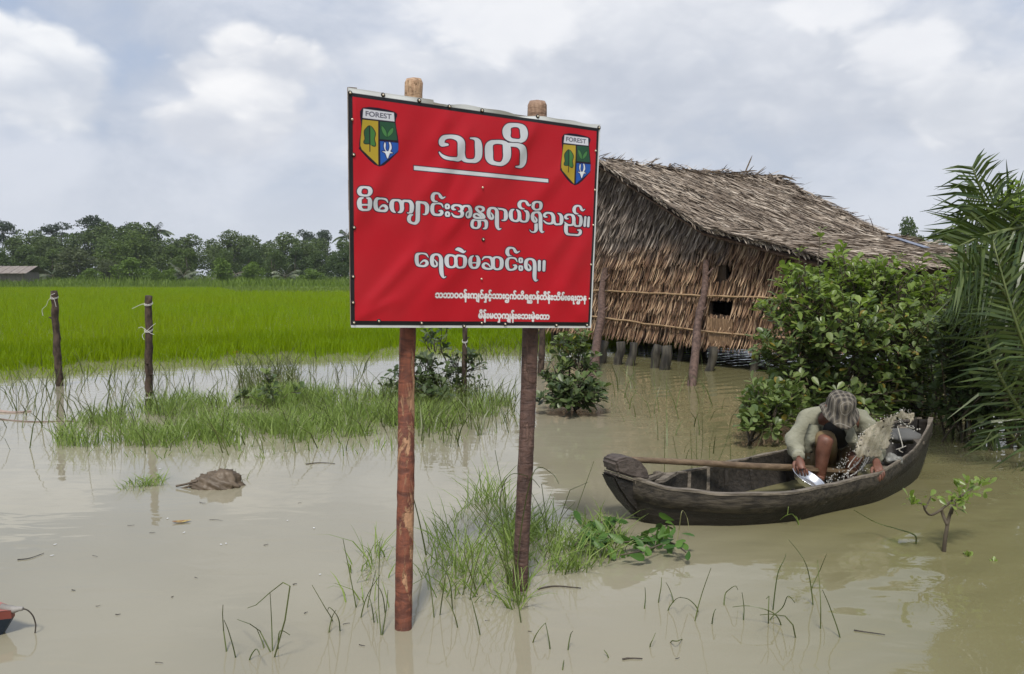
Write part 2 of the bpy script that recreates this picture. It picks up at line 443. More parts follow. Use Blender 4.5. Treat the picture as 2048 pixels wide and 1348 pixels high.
def make_tree(name, kind, seed, h, w):
    """Broad tree of height h, crown width w, standing at the origin."""
    r = np.random.default_rng(seed)
    root = thing(name, None, 'tree')
    lobes = []
    nl = {'dense': 9, 'mid': 8, 'airy': 10, 'bright': 6, 'pale': 8}[kind]
    low = {'dense': .30, 'mid': .28, 'airy': .62, 'bright': .30, 'pale': .3}[kind]
    for i in range(nl):
        f = i / max(nl - 1, 1); zz = h * (low + (0.93 - low) * f ** 0.85)
        rad = w * 0.5 * (math.sin(PI * (0.22 + 0.70 * f)) * 0.62)
        an = r.uniform(0, 2 * PI)
        s = w * r.uniform(0.16, 0.27) * (1 if kind != 'airy' else 0.75)
        lobes.append((math.cos(an) * rad, math.sin(an) * rad, zz, s * 1.15, s * 1.15, s * (0.85 if kind != 'airy' else 0.42)))
    if kind in ('bright', 'dense', 'mid', 'pale'):
        lobes.append((0, 0, h * .52, w * .30, w * .30, h * .26))
    per = {'dense': 560, 'mid': 540, 'airy': 300, 'bright': 480, 'pale': 440}[kind]
    pts = crown_points(lobes, per, r)
    pts = pts[pts[:, 2] > 0.15]
    me = poly_mesh('crown', tri_cards(pts, r.uniform(0.20, 0.46, len(pts)) * (1 if h > 4 else 0.7), r, 0.25), 4)
    link('crown', me, TREE_MATS[kind], root)
    mb = MB(); top = h * 0.8
    mb.tube([(0, 0, -0.3), (0.1, 0, h * .25), (r.normal() * .2, r.normal() * .2, h * .5), (r.normal() * .3, 0, top)], [0.035 * h * .7, .026 * h * .7, .018 * h * .7, .01 * h], 7)
    for L in lobes[1::2]:
        mb.tube([(0.05, 0, h * .28), (L[0] * .5, L[1] * .5, h * .28 + (L[2] - h * .28) * .6), L[:3]], [.016 * h * .7, .010 * h * .7, .004 * h], 5)
    mb.build('trunk', m_bark_far, root)
    return root
m_palm = leaf_mat('palm_foliage', (0.035, 0.065, 0.022), (0.085, 0.120, 0.050), 0.2, 0.4, spec=0.6)
m_palm_pale = leaf_mat('pale_palm_foliage', (0.075, 0.105, 0.045), (0.16, 0.185, 0.105), 0.2, 0.35, spec=0.7)
def frond_quads(p0, az, L, up, droop, nl, lw, ll, r, hang=0.5):
    """One feather leaf: rachis quads and paired hanging leaflets. Returns quads (n,4,3) and rachis points."""
    t_ = np.linspace(0, 1, 14); d = np.array([math.cos(az), math.sin(az), 0])
    s = L * t_
    pts = np.asarray(p0) + d * (s * math.cos(up) * (1 - 0.25 * droop * t_ ** 2))[:, None]
    pts = pts + np.array([0, 0, 1.0]) * (s * math.sin(up) - droop * L * 0.75 * t_ ** 2.2)[:, None]
    side = np.array([-d[1], d[0], 0]); Q = []
    for k in range(nl):
        f = 0.12 + 0.88 * k / (nl - 1)
        c = np.array([np.interp(f, t_, pts[:, j]) for j in range(3)])
        c2 = np.array([np.interp(min(f + .03, 1), t_, pts[:, j]) for j in range(3)]) - c
        tang = c2 / (np.linalg.norm(c2) + 1e-9) if f < .97 else d
        ln = ll * math.sin(PI * min(0.18 + 0.74 * f, 1.0)) * r.uniform(.85, 1.1)
        for sg in (-1, 1):
            v = side * sg * (1 - hang * .5) + tang * 0.55 + np.array([0, 0, -hang * r.uniform(.7, 1.2)])
            v /= np.linalg.norm(v)
            tip = c + v * ln + np.array([0, 0, -0.10 * ln])
            w = np.cross(v, np.array([0, 0, 1.0]) * .6 + side * .4 * sg); w /= np.linalg.norm(w) + 1e-9
            mid = c + v * ln * .5
            Q.append([c - w * lw * .3, c + w * lw * .3, mid + w * lw * .5, mid - w * lw * .5])
            Q.append([mid - w * lw * .5, mid + w * lw * .5, tip + w * lw * .05, tip - w * lw * .05])
    return np.array(Q), pts
def make_palm(name, seed, h, nf, L, mat):
    r = np.random.default_rng(seed)
    root = thing(name, None, 'palm tree')
    tops = np.array([r.normal() * .4, r.normal() * .4, h])
    Qs = []; mb = MB()
    for i in range(nf):
        az = 2 * PI * i / nf * 1.0 + r.uniform(-.3, .3)
        Q, pts = frond_quads(tops, az, L * r.uniform(.8, 1.1), r.uniform(-.1, 1.1), r.uniform(.35, .8), 16, .16, .75, r, .6)
        Qs.append(Q); mb.tube(pts[::3], np.linspace(.05, .012, len(pts[::3])), 4)
    me = poly_mesh('crown', np.concatenate(Qs).reshape(-1, 3), 4); link('crown', me, mat, root)
    mb.build('frond_stalks', m_bark_far, root)
    tb = MB(); tb.tube(catmull([(0, 0, -.3), (tops[0] * .2, tops[1] * .2, h * .4), tops * np.array([.8, .8, .8]), tops], 4), np.linspace(.17, .10, 13), 7)
    tb.build('trunk', m_bark_far, root)
    return root
PROTO = {}
used = set()
def place(proto, px, d, zrot, sc, label, group, z=0.12):
    """First use moves the prototype itself, later ones are copies of it and its parts."""
    o = PROTO[proto]
    if proto in used: o = copy_tree(o)
    used.add(proto)
    g = P(px, 560, d)
    o.location = (g[0], d, z); o.rotation_euler = (0, 0, zrot); o.scale = (sc[0], sc[0], sc[1])
    o['label'] = label
    if group: o['group'] = group
    elif 'group' in o: del o['group']
    return o
for nm, kind, hh, ww, k in (('rain_tree', 'airy', 10, 9, 3), ('broadleaf_tree', 'dense', 8, 7.5, 4), ('leafy_tree', 'mid', 7, 6.5, 4), ('round_bush', 'bright', 3.2, 4.0, 2), ('grey_tree', 'pale', 6, 7, 2)):
    for i in range(k): PROTO[(nm, i)] = make_tree(nm, kind, 100 + 17 * i + len(nm), hh, ww)
for i in range(2): PROTO[('coconut_palm', i)] = make_palm('coconut_palm', 60 + i, 8.5, 17, 3.3, m_palm)
for i in range(2): PROTO[('nipa_palm', i)] = make_palm('nipa_palm', 70 + i, 1.2, 11, 3.6, m_palm_pale)
HT = {'rain_tree': 10, 'broadleaf_tree': 8.3, 'leafy_tree': 7.3, 'round_bush': 3.3, 'grey_tree': 6.2, 'coconut_palm': 9.6, 'nipa_palm': 3.4}
def far(kind, var, px, top, d, label, wide=1.0, group=None):
    hgt = (550 - top) / FPX * d + EYE[2] - 0.1
    s = hgt / HT[kind]
    place((kind, var), px, d, rng.uniform(0, 6.28), (s * wide, s), label, group)
# skyline emergents
far('rain_tree', 0, 2, 438, 150, 'dark airy tall tree cut by the left edge of the picture', 0.75)
far('rain_tree', 1, 122, 446, 152, 'flat-topped airy tree on the skyline left of the tallest tree', .9)
far('rain_tree', 2, 182, 430, 148, 'tallest airy dark tree on the left skyline', .85)
far('rain_tree', 0, 262, 447, 150, 'airy dark tree between the tallest tree and the lone coconut palm', .8)
far('rain_tree', 1, 612, 460, 155, 'dark airy tree on the skyline nearest the left edge of the red sign', .7)
far('rain_tree', 2, 655, 459, 160, 'dark airy tree on the skyline touching the red sign', .7)
far('coconut_palm', 0, 322, 449, 142, 'lone coconut palm standing above the tree line')
far('coconut_palm', 1, 690, 462, 150, 'coconut palm half hidden behind the edge of the red sign')
# the wall of the wood
BACK = [(-40, 476, 0), (30, 474, 1), (72, 466, 2), (110, 478, 3), (150, 470, 0), (212, 450, 1), (246, 460, 2), (278, 450, 0), (306, 474, 3), (340, 480, 0), (385, 472, 1), (425, 482, 2), (458, 466, 3), (500, 474, 0), (536, 486, 1), (572, 470, 2), (606, 484, 3), (640, 480, 0), (684, 482, 1), (730, 478, 2)]
for i, (px, top, v) in enumerate(BACK):
    far('broadleaf_tree', v, px, top, 134 + 6 * (i % 3), 'dense dark green tree in the far wood behind the rice field', 1.05, 'dense trees of the far wood')
MIDR = [(-15, 492, 0), (60, 494, 1), (105, 500, 2), (232, 484, 3), (278, 470, 0), (345, 492, 2), (375, 500, 1), (450, 500, 3), (500, 498, 0), (548, 502, 1), (590, 496, 2), (640, 505, 3), (685, 502, 0)]
for i, (px, top, v) in enumerate(MIDR):
    far('leafy_tree', v, px, top, 118 + 4 * (i % 3), 'mid green leafy tree standing in front of the dense far wood', .95, 'leafy trees in front of the far wood')
far('grey_tree', 0, 158, 502, 112, 'loose grey-green tree right of the far shed', 1.2)
far('grey_tree', 1, 215, 522, 108, 'low loose grey-green tree left of the bright round bushes', 1.1)
far('nipa_palm', 0, 235, 520, 116, 'pale fronds of a palm leaning out of the wood left of the coconut palm')
far('nipa_palm', 1, 110, 522, 112, 'pale palm fronds just right of the far shed roof')
far('nipa_palm', 0, 372, 525, 114, 'pale palm fronds between two bright round bushes')
far('nipa_palm', 1, 470, 512, 114, 'pale palm fronds drooping beside the roundest bright bush')
far('nipa_palm', 0, 570, 528, 114, 'small pale palm at the foot of the wood left of the red sign')
far('round_bush', 0, 265, 521, 106, 'wide bright green bush at the foot of the wood below the coconut palm', 1.15)
far('round_bush', 1, 306, 538, 102, 'small bright round bush left of the row of low bushes')
far('round_bush', 0, 340, 541, 102, 'smallest round bush beside the pale palm fronds')
far('round_bush', 1, 440, 521, 104, 'roundest bright bush standing clear of the far wood')
far('round_bush', 0, 505, 528, 106, 'darker low bush between the roundest bush and the red sign')
far('round_bush', 1, 178, 540, 104, 'low bush at the edge of the grass right of the shed', 1.3)
far('round_bush', 0, 620, 540, 108, 'low wide bush at the foot of the wood near the red sign', 1.4)
# seen over the hut roof, and the wood going on behind it
far('leafy_tree', 1, 1815, 441, 95, 'single leafy tree top showing over the hut roof', .55)
far('rain_tree', 1, 1872, 459, 120, 'faint airy tree top right of the tree over the hut roof', .45)
for i, px in enumerate(range(760, 2420, 52)):
    far('broadleaf_tree', i % 4, px, 482 + (i * 37) % 19, 138 + 5 * (i % 3), 'dense dark green tree in the far wood behind the rice field', 1.1, 'dense trees of the far wood')

# low undergrowth filling the foot of the wood
ur = np.random.default_rng(15); n = 26000
ux = ur.uniform(-125, 150, n); uy = ur.uniform(122, 150, n); lump_ = 1.6 + .9 * np.sin(ux * .23 + 1.5 * np.sin(uy * .3)) + .5 * np.sin(ux * .71 + 2)
uz = .1 + ur.uniform(0, 1, n) ** 1.3 * np.clip(lump_, 1.9, 3.4)
o = link('undergrowth', poly_mesh('undergrowth', tri_cards(np.stack([ux, uy, uz], 1), ur.uniform(.25, .6, n), ur, .2), 4), TREE_MATS['mid'])
tag(o, 'dark undergrowth filling the foot of the far wood', 'undergrowth', kind='stuff')

# ---- far shed at the left edge
m_tin = simple('rusty_sheet_roof', (0.17, 0.14, 0.12), (0.29, 0.25, 0.22), 2.0, 0.6, stretch=(1, 6, 6))
m_plank = simple('grey_plank_wall', (0.16, 0.14, 0.12), (0.24, 0.22, 0.19), 3, 0.9, stretch=(6, 6, 1))
shed = thing('shed', 'low grey shed with a pale rusty roof at the edge of the far wood', 'shed', P(30, 562, 100))
mb = MB(); c = P(28, 562, 100); x0, x1 = P(-60, 560, 100)[0], P(50, 560, 100)[0]
mb.box(((x0 + x1) / 2, 102, 0.85), ((x1 - x0) / 2 - .3, 0, 0), (0, 1.6, 0), (0, 0, 1.0)); mb.build('wall', m_plank, shed)
mb = MB(); e = 0.05
xr = x1 + .5
for k in range(14):
    xa = x0 - .4 + (xr - x0 + .4) * k / 14; xb = x0 - .4 + (xr - x0 + .4) * (k + .93) / 14; dz = .02 * (k % 2)
    mb.add([(xa, 99.6, 1.72 + dz), (xb, 99.6, 1.72 + dz), (xb, 102, 2.62 + dz), (xa, 102, 2.62 + dz), (xa, 99.6, 1.67 + dz), (xb, 99.6, 1.67 + dz), (xb, 102, 2.57 + dz), (xa, 102, 2.57 + dz)], [(0, 1, 2, 3), (4, 7, 6, 5), (0, 4, 5, 1), (1, 5, 6, 2), (3, 7, 4, 0)])
    mb.add([(xa, 102.02, 2.62 + dz), (xb, 102.02, 2.62 + dz), (xb, 104.4, 1.72 + dz), (xa, 104.4, 1.72 + dz)], [(0, 1, 2, 3)])
mb.build('roof', m_tin, shed)
# ================================================================ WARNING SIGN
# corners of the vinyl banner in the photo -> a real 1.22 m wide board standing in the water
CR = [ray(696, 175), ray(1201, 249), ray(1182, 656), ray(702, 655)]
dd = np.concatenate([[1.0], np.linalg.solve(np.stack([CR[1], -CR[2], CR[3]], 1), CR[0])])
TL, TR, BR, BL = [CR[i] * dd[i] for i in range(4)]
sc_ = 1.22 / np.linalg.norm(TR - TL)
TL, TR, BR, BL = [EYE + p_ * sc_ for p_ in (TL, TR, BR, BL)]
SU, SV = TR - TL, BL - TL                      # across, down
SN = np.cross(SV, SU); SN /= np.linalg.norm(SN)
if SN[1] > 0: SN = -SN                         # towards the viewer
LU, LV = np.linalg.norm(SU), np.linalg.norm(SV)
def uv_of(px, py):
    r = ray(px, py); tt = ((TL - EYE) @ SN) / (r @ SN)
    q = EYE + r * tt - TL
    M = np.stack([SU, SV], 1); return np.linalg.lstsq(M, q, rcond=None)[0]
def on_sign(u, v, h=0.0): return TL + SU * u + SV * v + SN * h

sign = thing('warning_sign', 'large red warning sign with white Burmese lettering on two rough wooden posts', 'sign', G(925, 1222))

# ---- the printed vinyl: a fine sheet with real creases, print held as colour per point
NU, NV = 760, 640
uu, vv = np.meshgrid(np.linspace(0, 1, NU + 1), np.linspace(0, 1, NV + 1))
flat = TL + uu[..., None] * SU + vv[..., None] * SV
PX, PY = proj(flat)
XM, YM = uu * LU, vv * LV
# creases fanning from the nails, running lower left to upper right
hgt = np.zeros_like(uu)
def crease(p0, p1, w, a):
    (u0, v0), (u1, v1) = uv_of(*p0), uv_of(*p1)
    a0 = np.array([u0 * LU, v0 * LV]); b0 = np.array([u1 * LU, v1 * LV]); d = b0 - a0; L = np.linalg.norm(d); d /= L
    s = (XM - a0[0]) * d[0] + (YM - a0[1]) * d[1]; c = -(XM - a0[0]) * d[1] + (YM - a0[1]) * d[0]
    win = np.clip(s / (0.25 * L), 0, 1) * np.clip((L - s) / (0.35 * L), 0, 1)
    return 1.15 * a * win * np.exp(-(c / (1.35 * w)) ** 2)
for args in [((838, 205), (700, 480), .035, .006), ((964, 224), (790, 470), .03, .007), ((960, 230), (840, 520), .022, -.004),
             ((1076, 236), (860, 500), .035, .006), ((1076, 238), (1000, 380), .02, .004), ((966, 479), (810, 640), .035, .006), ((1195, 260), (1010, 470), .03, .005),
             ((1190, 380), (1070, 560), .03, .005), ((1184, 450), (1095, 640), .035, .005), ((705, 645), (860, 470), .022, .006),
             ((705, 645), (800, 590), .018, .004), ((760, 640), (900, 500), .03, .004), ((1175, 650), (1110, 560), .03, .004),
             ((707, 455), (770, 330), .03, .004), ((905, 215), (850, 320), .025, .004), ((963, 375), (870, 500), .02, .004)]:
    hgt += crease(*args)
hgt += 0.0025 * np.sin(9 * XM + 6.5 * YM + 1.2 * np.sin(5 * YM)) + 0.0012 * np.sin(31 * XM + 17 * YM)
hgt += 0.003
edge = np.minimum(np.minimum(uu * LU, (1 - uu) * LU), np.minimum(vv * LV, (1 - vv) * LV))
hgt *= np.clip(edge / 0.03, 0.15, 1)
# loose hem along the top edge flaps between the nails
top_px = vv * LV * FPX / 3.55
flap = np.clip(1 - top_px / 9, 0, 1)
hgt += flap * 0.010 * (0.5 + 0.5 * np.sin(uu * 23 + 1)) * np.sin(uu * PI)
vinyl_pts = flat + SN * hgt[..., None]
drop_ = flap * (0.010 * (np.sin(uu * 19 + 2) * .5 + np.sin(uu * 41) * .3 + .5)) * (uu > .30) * np.clip((1 - uu) * 8, 0, 1)
vinyl_pts = vinyl_pts + SV[None, None] / LV * drop_[..., None]

RED, WHITE, BLACK, GREY = (0.50, 0.010, 0.022), (0.66, 0.68, 0.71), (0.010, 0.009, 0.016), (0.60, 0.63, 0.68)
pc = np.empty(uu.shape + (3,)); pc[:] = RED
def lay(mask, col):
    global pc
    m = np.clip(mask, 0, 1)[..., None]; pc = pc * (1 - m) + np.array(col) * m
LETTER = np.zeros(uu.shape, np.int32)          # which printed part each point belongs to
def sdf_strokes(strokes, ox, oy, scale, n=7):
    """Signed distance (photo px) to variable-width pen strokes."""
    S = np.full(uu.shape, 99.0)
    for st in strokes:
        closed = st[-1] == 'c'
        pts = np.array([q for q in st if q != 'c'], float)
        c = catmull(pts, n, closed)
        if closed: c = np.vstack([c, c[:1]])
        X = ox + c[:, 0] / scale; Y = oy + c[:, 1] / scale; Rr = np.maximum(c[:, 2] / scale, .35)
        pad = Rr.max() + 5
        sel = np.where((PX > X.min() - pad) & (PX < X.max() + pad) & (PY > Y.min() - pad) & (PY < Y.max() + pad))
        if not len(sel[0]): continue
        qx, qy = PX[sel], PY[sel]; best = S[sel]
        for i in range(len(X) - 1):
            dx, dy = X[i + 1] - X[i], Y[i + 1] - Y[i]; L2 = dx * dx + dy * dy + 1e-9
            tt = np.clip(((qx - X[i]) * dx + (qy - Y[i]) * dy) / L2, 0, 1)
            best = np.minimum(best, np.hypot(qx - X[i] - tt * dx, qy - Y[i] - tt * dy) - (Rr[i] + (Rr[i + 1] - Rr[i]) * tt))
        S[sel] = best
    return S
def cov(S, off=0.0): return np.clip(0.5 - (S - off) / 0.7, 0, 1)

# borders
eu, ev = uu * 500, vv * 440
er, eb = (1 - uu) * 500, (1 - vv) * 440
blk = np.maximum.reduce([cov(ev - 15.0) * 1.0, cov(eu - 7), cov(er - 8.5), cov(eb - 13.5)])
lay(blk, (0.012, 0.013, 0.016))
wht = np.maximum.reduce([cov(ev - 8.2), cov(er - 3.2), cov(eb - 4.6)])
lay(wht, (0.68, 0.70, 0.70))

T1 = [[(335,480,20),(230,470,48),(220,410,58),(260,350,50),(350,325,38),(450,330,42),(540,365,55),(590,430,70),(597,520,75),(597,620,75),(590,700,66),(540,760,46),(450,760,34),(350,750,32),(270,725,32),(210,680,22),(175,630,12)],
 [(597,620,70),(640,740,50),(700,790,36),(800,800,34),(880,785,48),(930,720,65),(940,620,70),(935,500,70),(920,420,55),(870,370,28),(780,355,12)],
 [(1140,520,75),(1140,640,78),(1145,740,72),(1185,815,50),(1270,850,35),(1370,855,40),(1440,800,58),(1475,720,72),(1480,620,75),(1475,520,70),(1440,455,45),(1360,430,38),(1260,430,38),(1180,455,55),'c'],
 [(1480,560,70),(1510,490,42),(1600,485,36),(1700,500,45),(1780,560,66),(1805,660,72),(1808,760,72),(1800,840,60),(1760,905,32),(1660,912,12)]]
T1b = [[(1485,240,80),(1495,320,62),(1550,380,40),(1640,403,35),(1740,405,40),(1800,350,60),(1810,250,72),(1790,160,62),(1720,110,42),(1620,100,40),(1530,120,55),(1490,180,74),'c']]
T2 = [[(165,215,55),(178,285,45),(230,322,30),(300,332,25),(380,325,30),(428,270,48),(437,210,55),(410,150,45),(340,125,30),(270,120,30),(200,145,45),'c'],
 [(900,510,10),(860,440,25),(780,415,22),(690,410,22),(610,420,40),(580,490,52),(580,580,55),(600,660,52),(660,710,34),(760,725,28),(840,715,38),(870,660,42),(840,605,38),(770,590,28),(705,635,18),(690,675,12)],
 [(1090,765,12),(1030,720,40),(1000,640,55),(1000,540,57),(1030,470,42),(1110,450,25),(1190,465,35),(1240,520,50),(1255,600,52),(1255,680,52),(1230,740,38),(1160,765,12)],
 [(1255,560,50),(1290,480,35),(1380,470,28),(1460,490,42),(1500,560,52),(1505,650,55),(1490,740,45),(1440,778,18),(1395,776,12)]]
T2b = [[(265,390,12),(190,415,38),(165,480,55),(165,560,58),(180,640,50),(230,690,32),(310,700,26),(390,690,32),(425,640,52),(432,560,57),(430,480,55),(410,415,38),(340,395,12)],
 [(190,572,22),(300,567,20),(410,572,22)],
 [(1530,822,12),(1460,850,40),(1435,920,50),(1450,990,42),(1520,1035,28),(1600,1040,38),(1650,980,52),(1660,900,55),(1660,700,57),(1660,560,57),(1655,530,55)], [(1635,500,28),(1660,505,35),(1760,510,28),(1850,535,42),(1895,600,52),(1900,680,52),(1890,760,45),(1850,812,20),(1795,810,11)]]
T3 = [[(455,500,12),(420,430,22),(340,405,22),(250,408,26),(190,445,44),(175,520,50),(180,610,48),(220,680,36),(310,700,28),(390,690,35),(425,640,40),(410,600,30),(350,600,12)],
 [(530,450,26),(522,490,25),(532,525,26),(560,530,22),(592,522,26),(602,490,25),(592,452,26),(560,432,22),'c'], [(530,645,26),(522,685,25),(532,720,26),(560,727,22),(592,719,26),(602,685,25),(592,647,26),(560,629,22),'c'],
 [(760,560,14),(700,550,30),(688,500,38),(730,458,30),(810,452,25),(890,480,36),(920,545,40),(880,598,22),(830,605,12)],[(870,600,18),(920,640,42),(915,710,42),(860,745,28),(780,745,26),(710,720,24),(665,655,12)],
 [(920,545,30),(960,485,30),(1020,467,22),(1090,485,36),(1130,560,50),(1140,650,50),(1125,730,42),(1070,760,24),(1030,710,22),(1040,640,20),(1090,605,18)],
 [(1190,930,42),(1202,1000,36),(1260,1032,24),(1330,1032,26),(1375,980,42),(1380,900,44),(1350,842,30),(1280,824,22),(1212,850,36),'c'], [(1380,900,42),(1410,835,26),(1490,835,26),(1555,870,42),(1565,950,45),(1550,1030,34),(1480,1052,11)]]
T3b = [[(300,360,15),(230,350,28),(185,300,45),(180,220,50),(210,160,38),(290,145,24),(350,170,28),(390,230,40),(440,270,26),(510,240,10)],
 [(1430,605,16),(1478,580,32),(1478,530,36),(1420,497,26),(1345,492,28),(1292,532,38),(1340,592,35),(1410,650,32),(1480,720,42),(1500,770,30),(1400,780,24),(1290,772,28),(1240,738,32),(1250,690,28),(1310,672,22),(1370,705,30),(1420,745,20)],
 [(1690,650,12),(1737,730,26),(1725,790,30),(1670,785,36),(1625,710,48),(1622,610,50),(1645,550,40),(1700,525,28),(1780,535,30),(1830,590,42),(1840,680,50),(1840,900,52),(1850,1000,45),(1890,1067,25),(1945,1052,11)]]
T4 = [[(500,420,45),(560,412,28),(680,428,28),(760,480,45),(775,580,58),(770,690,55),(730,752,26),(650,757,11)],
 [(1020,430,12),(950,465,42),(920,540,55),(920,640,57),(950,730,42),(1040,778,28),(1120,760,40),(1165,690,52),(1170,600,52),(1155,510,45),(1090,435,15)], [(1170,660,50),(1210,765,36),(1310,798,26),(1390,770,40),(1415,690,55),(1418,590,55),(1390,505,42),(1310,463,12)],
 [(1570,310,52),(1582,385,40),(1640,435,28),(1730,442,28),(1800,400,42),(1815,310,52),(1795,235,42),(1720,207,28),(1640,212,32),(1588,250,44),'c'],
 [(1680,880,50),(1680,980,52),(1675,1045,48),(1630,1105,25),(1540,1102,14),(1490,1045,10)]]
T4b = [[(1310,415,14),(1230,395,30),(1180,340,50),(1175,260,52),(1220,195,38),(1300,178,25),(1370,202,32),(1410,270,42),(1450,310,25),(1510,290,14)],
 [(1635,650,12),(1690,730,28),(1680,795,30),(1620,790,38),(1575,720,50),(1565,620,55),(1590,545,42),(1680,515,26),(1760,530,38),(1805,610,52),(1810,720,55),(1810,900,55),(1815,1030,48),(1850,1110,26),(1905,1095,11)]]
T5 = [[(640,640,14),(580,630,30),(562,580,38),(620,528,30),(710,523,26),(780,555,42),(815,620,50),(820,700,52),(810,780,48),(750,830,28),(650,830,24),(580,790,22),(535,740,10)], [(820,720,50),(870,840,32),(960,855,25),(1030,830,40),(1050,750,52),(1050,650,50),(1020,575,36),(950,535,12)],
 [(1240,690,14),(1180,680,30),(1162,630,38),(1220,578,30),(1310,573,26),(1370,605,42),(1395,680,48),(1395,770,48),(1380,840,42),(1320,875,25),(1230,872,26),(1175,840,26),(1140,790,12)], [(1395,780,48),(1440,890,32),(1530,905,25),(1590,880,40),(1610,800,52),(1610,700,48),(1590,625,36),(1515,588,12)],
 [(1175,850,40),(1170,940,52),(1170,1050,50),(1195,1120,40),(1260,1150,28),(1400,1162,26),(1530,1165,28),(1590,1110,42),(1590,1040,38),(1510,1020,12)],
 [(1740,650,36),(1722,895,36)], [(1845,660,36),(1825,905,36)]]
T5b = [[(1520,548,14),(1450,530,28),(1415,470,45),(1415,400,48),(1450,335,36),(1530,312,24),(1590,340,30),(1620,410,38),(1660,450,22),(1720,415,10)]]
T6 = [[(520,430,10),(470,350,25),(390,320,22),(280,318,24),(190,355,50),(175,440,58),(180,540,58),(210,640,45),(300,680,30),(410,680,32),(480,620,45),(470,555,42),(400,520,28),(325,565,20),(285,610,14)],
 [(700,500,12),(765,590,26),(760,670,26),(700,690,32),(640,640,50),(625,530,58),(640,415,55),(700,355,34),(790,348,30),(860,395,44),(890,480,55),(890,620,60),(890,800,60),(905,920,52),(950,1012,25),(1015,990,11)],
 [(1050,530,62),(1060,630,55),(1110,700,34),(1200,715,26),(1270,680,38),(1310,600,45),(1310,480,45),(1280,405,36),(1200,370,28),(1110,378,40),(1060,440,58),'c'], [(1310,540,48),(1320,640,42),(1370,715,28),(1460,725,25),(1550,690,42),(1580,590,58),(1580,480,58),(1550,410,42),(1450,378,27),(1370,378,32),(1320,430,40),'c'],
 [(1840,385,12),(1770,430,40),(1740,510,58),(1745,620,58),(1790,715,38),(1870,740,28),(1950,715,38),(1990,620,58),(1995,510,58),(1965,420,38),(1905,390,12)], [(1770,600,20),(1870,588,16),(1970,600,20)]]
T6b = [[(1330,200,26),(1400,192,52),(1480,232,55),(1540,270,34),(1600,245,12)]]
T7 = [[(130,415,12),(180,352,25),(270,338,24),(360,358,36),(410,430,50),(425,530,52),(415,620,45),(360,668,28),(250,665,30),(165,620,42),(160,555,38),(220,510,24),(300,545,22),(350,610,16)],
 [(435,520,50),(445,610,44),(500,675,28),(590,680,28),(660,630,48),(680,530,55),(670,420,52),(610,358,32),(510,343,25),(450,390,40),'c'],
 [(1120,470,12),(1080,392,24),(1000,362,22),(900,368,26),(840,430,48),(828,520,52),(840,610,50),(890,690,32),(990,697,26),(1070,650,42),(1080,590,38),(1010,570,12)],
 [(1190,385,27),(1183,437,26),(1192,478,27),(1222,490,22),(1254,480,27),(1262,437,26),(1254,392,27),(1222,380,22),'c'], [(1190,603,27),(1183,655,26),(1192,696,27),(1222,708,22),(1254,698,27),(1262,655,26),(1254,610,27),(1222,598,22),'c'],
 [(1430,540,12),(1487,620,24),(1485,690,26),(1430,705,32),(1370,640,46),(1362,530,50),(1382,445,46),(1440,398,30),(1530,403,30),(1590,460,46),(1605,560,50),(1605,700,52),(1600,860,54),(1610,950,45),(1640,1005,24),(1695,985,11)],
 [(1735,460,42),(1730,700,42)], [(1865,465,42),(1860,705,42)]]
T7b = [[(970,320,14),(890,300,34),(840,230,52),(840,150,52),(880,90,38),(970,80,24),(1030,110,34),(1070,180,42),(1120,210,25),(1190,175,10)]]
def print_line(part, sets, outline, colour=GREY):
    for strokes, ox, oy, s in sets:
        S = sdf_strokes(strokes, ox, oy, s)
        lay(cov(S, outline), (0.022, 0.006, 0.028))
        inner = np.clip((-S) / 1.6, 0, 1)[..., None]
        m = cov(S)[..., None]
        global pc
        pc = pc * (1 - m) + (np.array(WHITE) * (1 - inner * .6) + np.array(colour) * inner * .6) * m
        LETTER[S < outline + .2] = part
A1, A2, A3, A4, A5, A6, A7 = (860, 240, 9.752), (705, 365, 12.8), (850, 375, 12.8), (960, 390, 14.977), (1050, 390, 14.629), (820, 485, 14.629), (955, 490, 14.124)
print_line(1, [(T1b, *A1), (T1, *A1)], 1.9, (0.56, 0.59, 0.64))
ul = [[(827.4 + 4, 335.7, 4.0), (1095.3 - 4, 361.5, 3.3)]]
Pq = uv_of(827.4, 331.5), uv_of(1095.3, 358.2), uv_of(1095.3, 364.9), uv_of(827.4, 339.8)
def box_sdf(q, X=uu * LU, Y=vv * LV):
    q = np.array(q) * np.array([LU, LV]); S = np.full(X.shape, -9.0)
    for i in range(len(q)):
        a, b = q[i], q[(i + 1) % len(q)]; d = (b - a) / np.linalg.norm(b - a)
        S = np.maximum(S, ((X - a[0]) * d[1] - (Y - a[1]) * d[0]))
    return S * 440 / LV
Su = box_sdf(Pq)
lay(cov(Su, 1.6), (0.022, 0.006, 0.028)); lay(cov(Su), (0.62, 0.65, 0.68)); LETTER[Su < 1.8] = 2
print_line(3, [(T2, *A2), (T3, *A3), (T4, *A4), (T5, *A5)], 2.0)
print_line(3, [(T2b, *A2), (T3b, *A3), (T4b, *A4), (T5b, *A5)], 1.5)
print_line(4, [(T6b, *A6), (T6, *A6), (T7b, *A7), (T7, *A7)], 1.8)

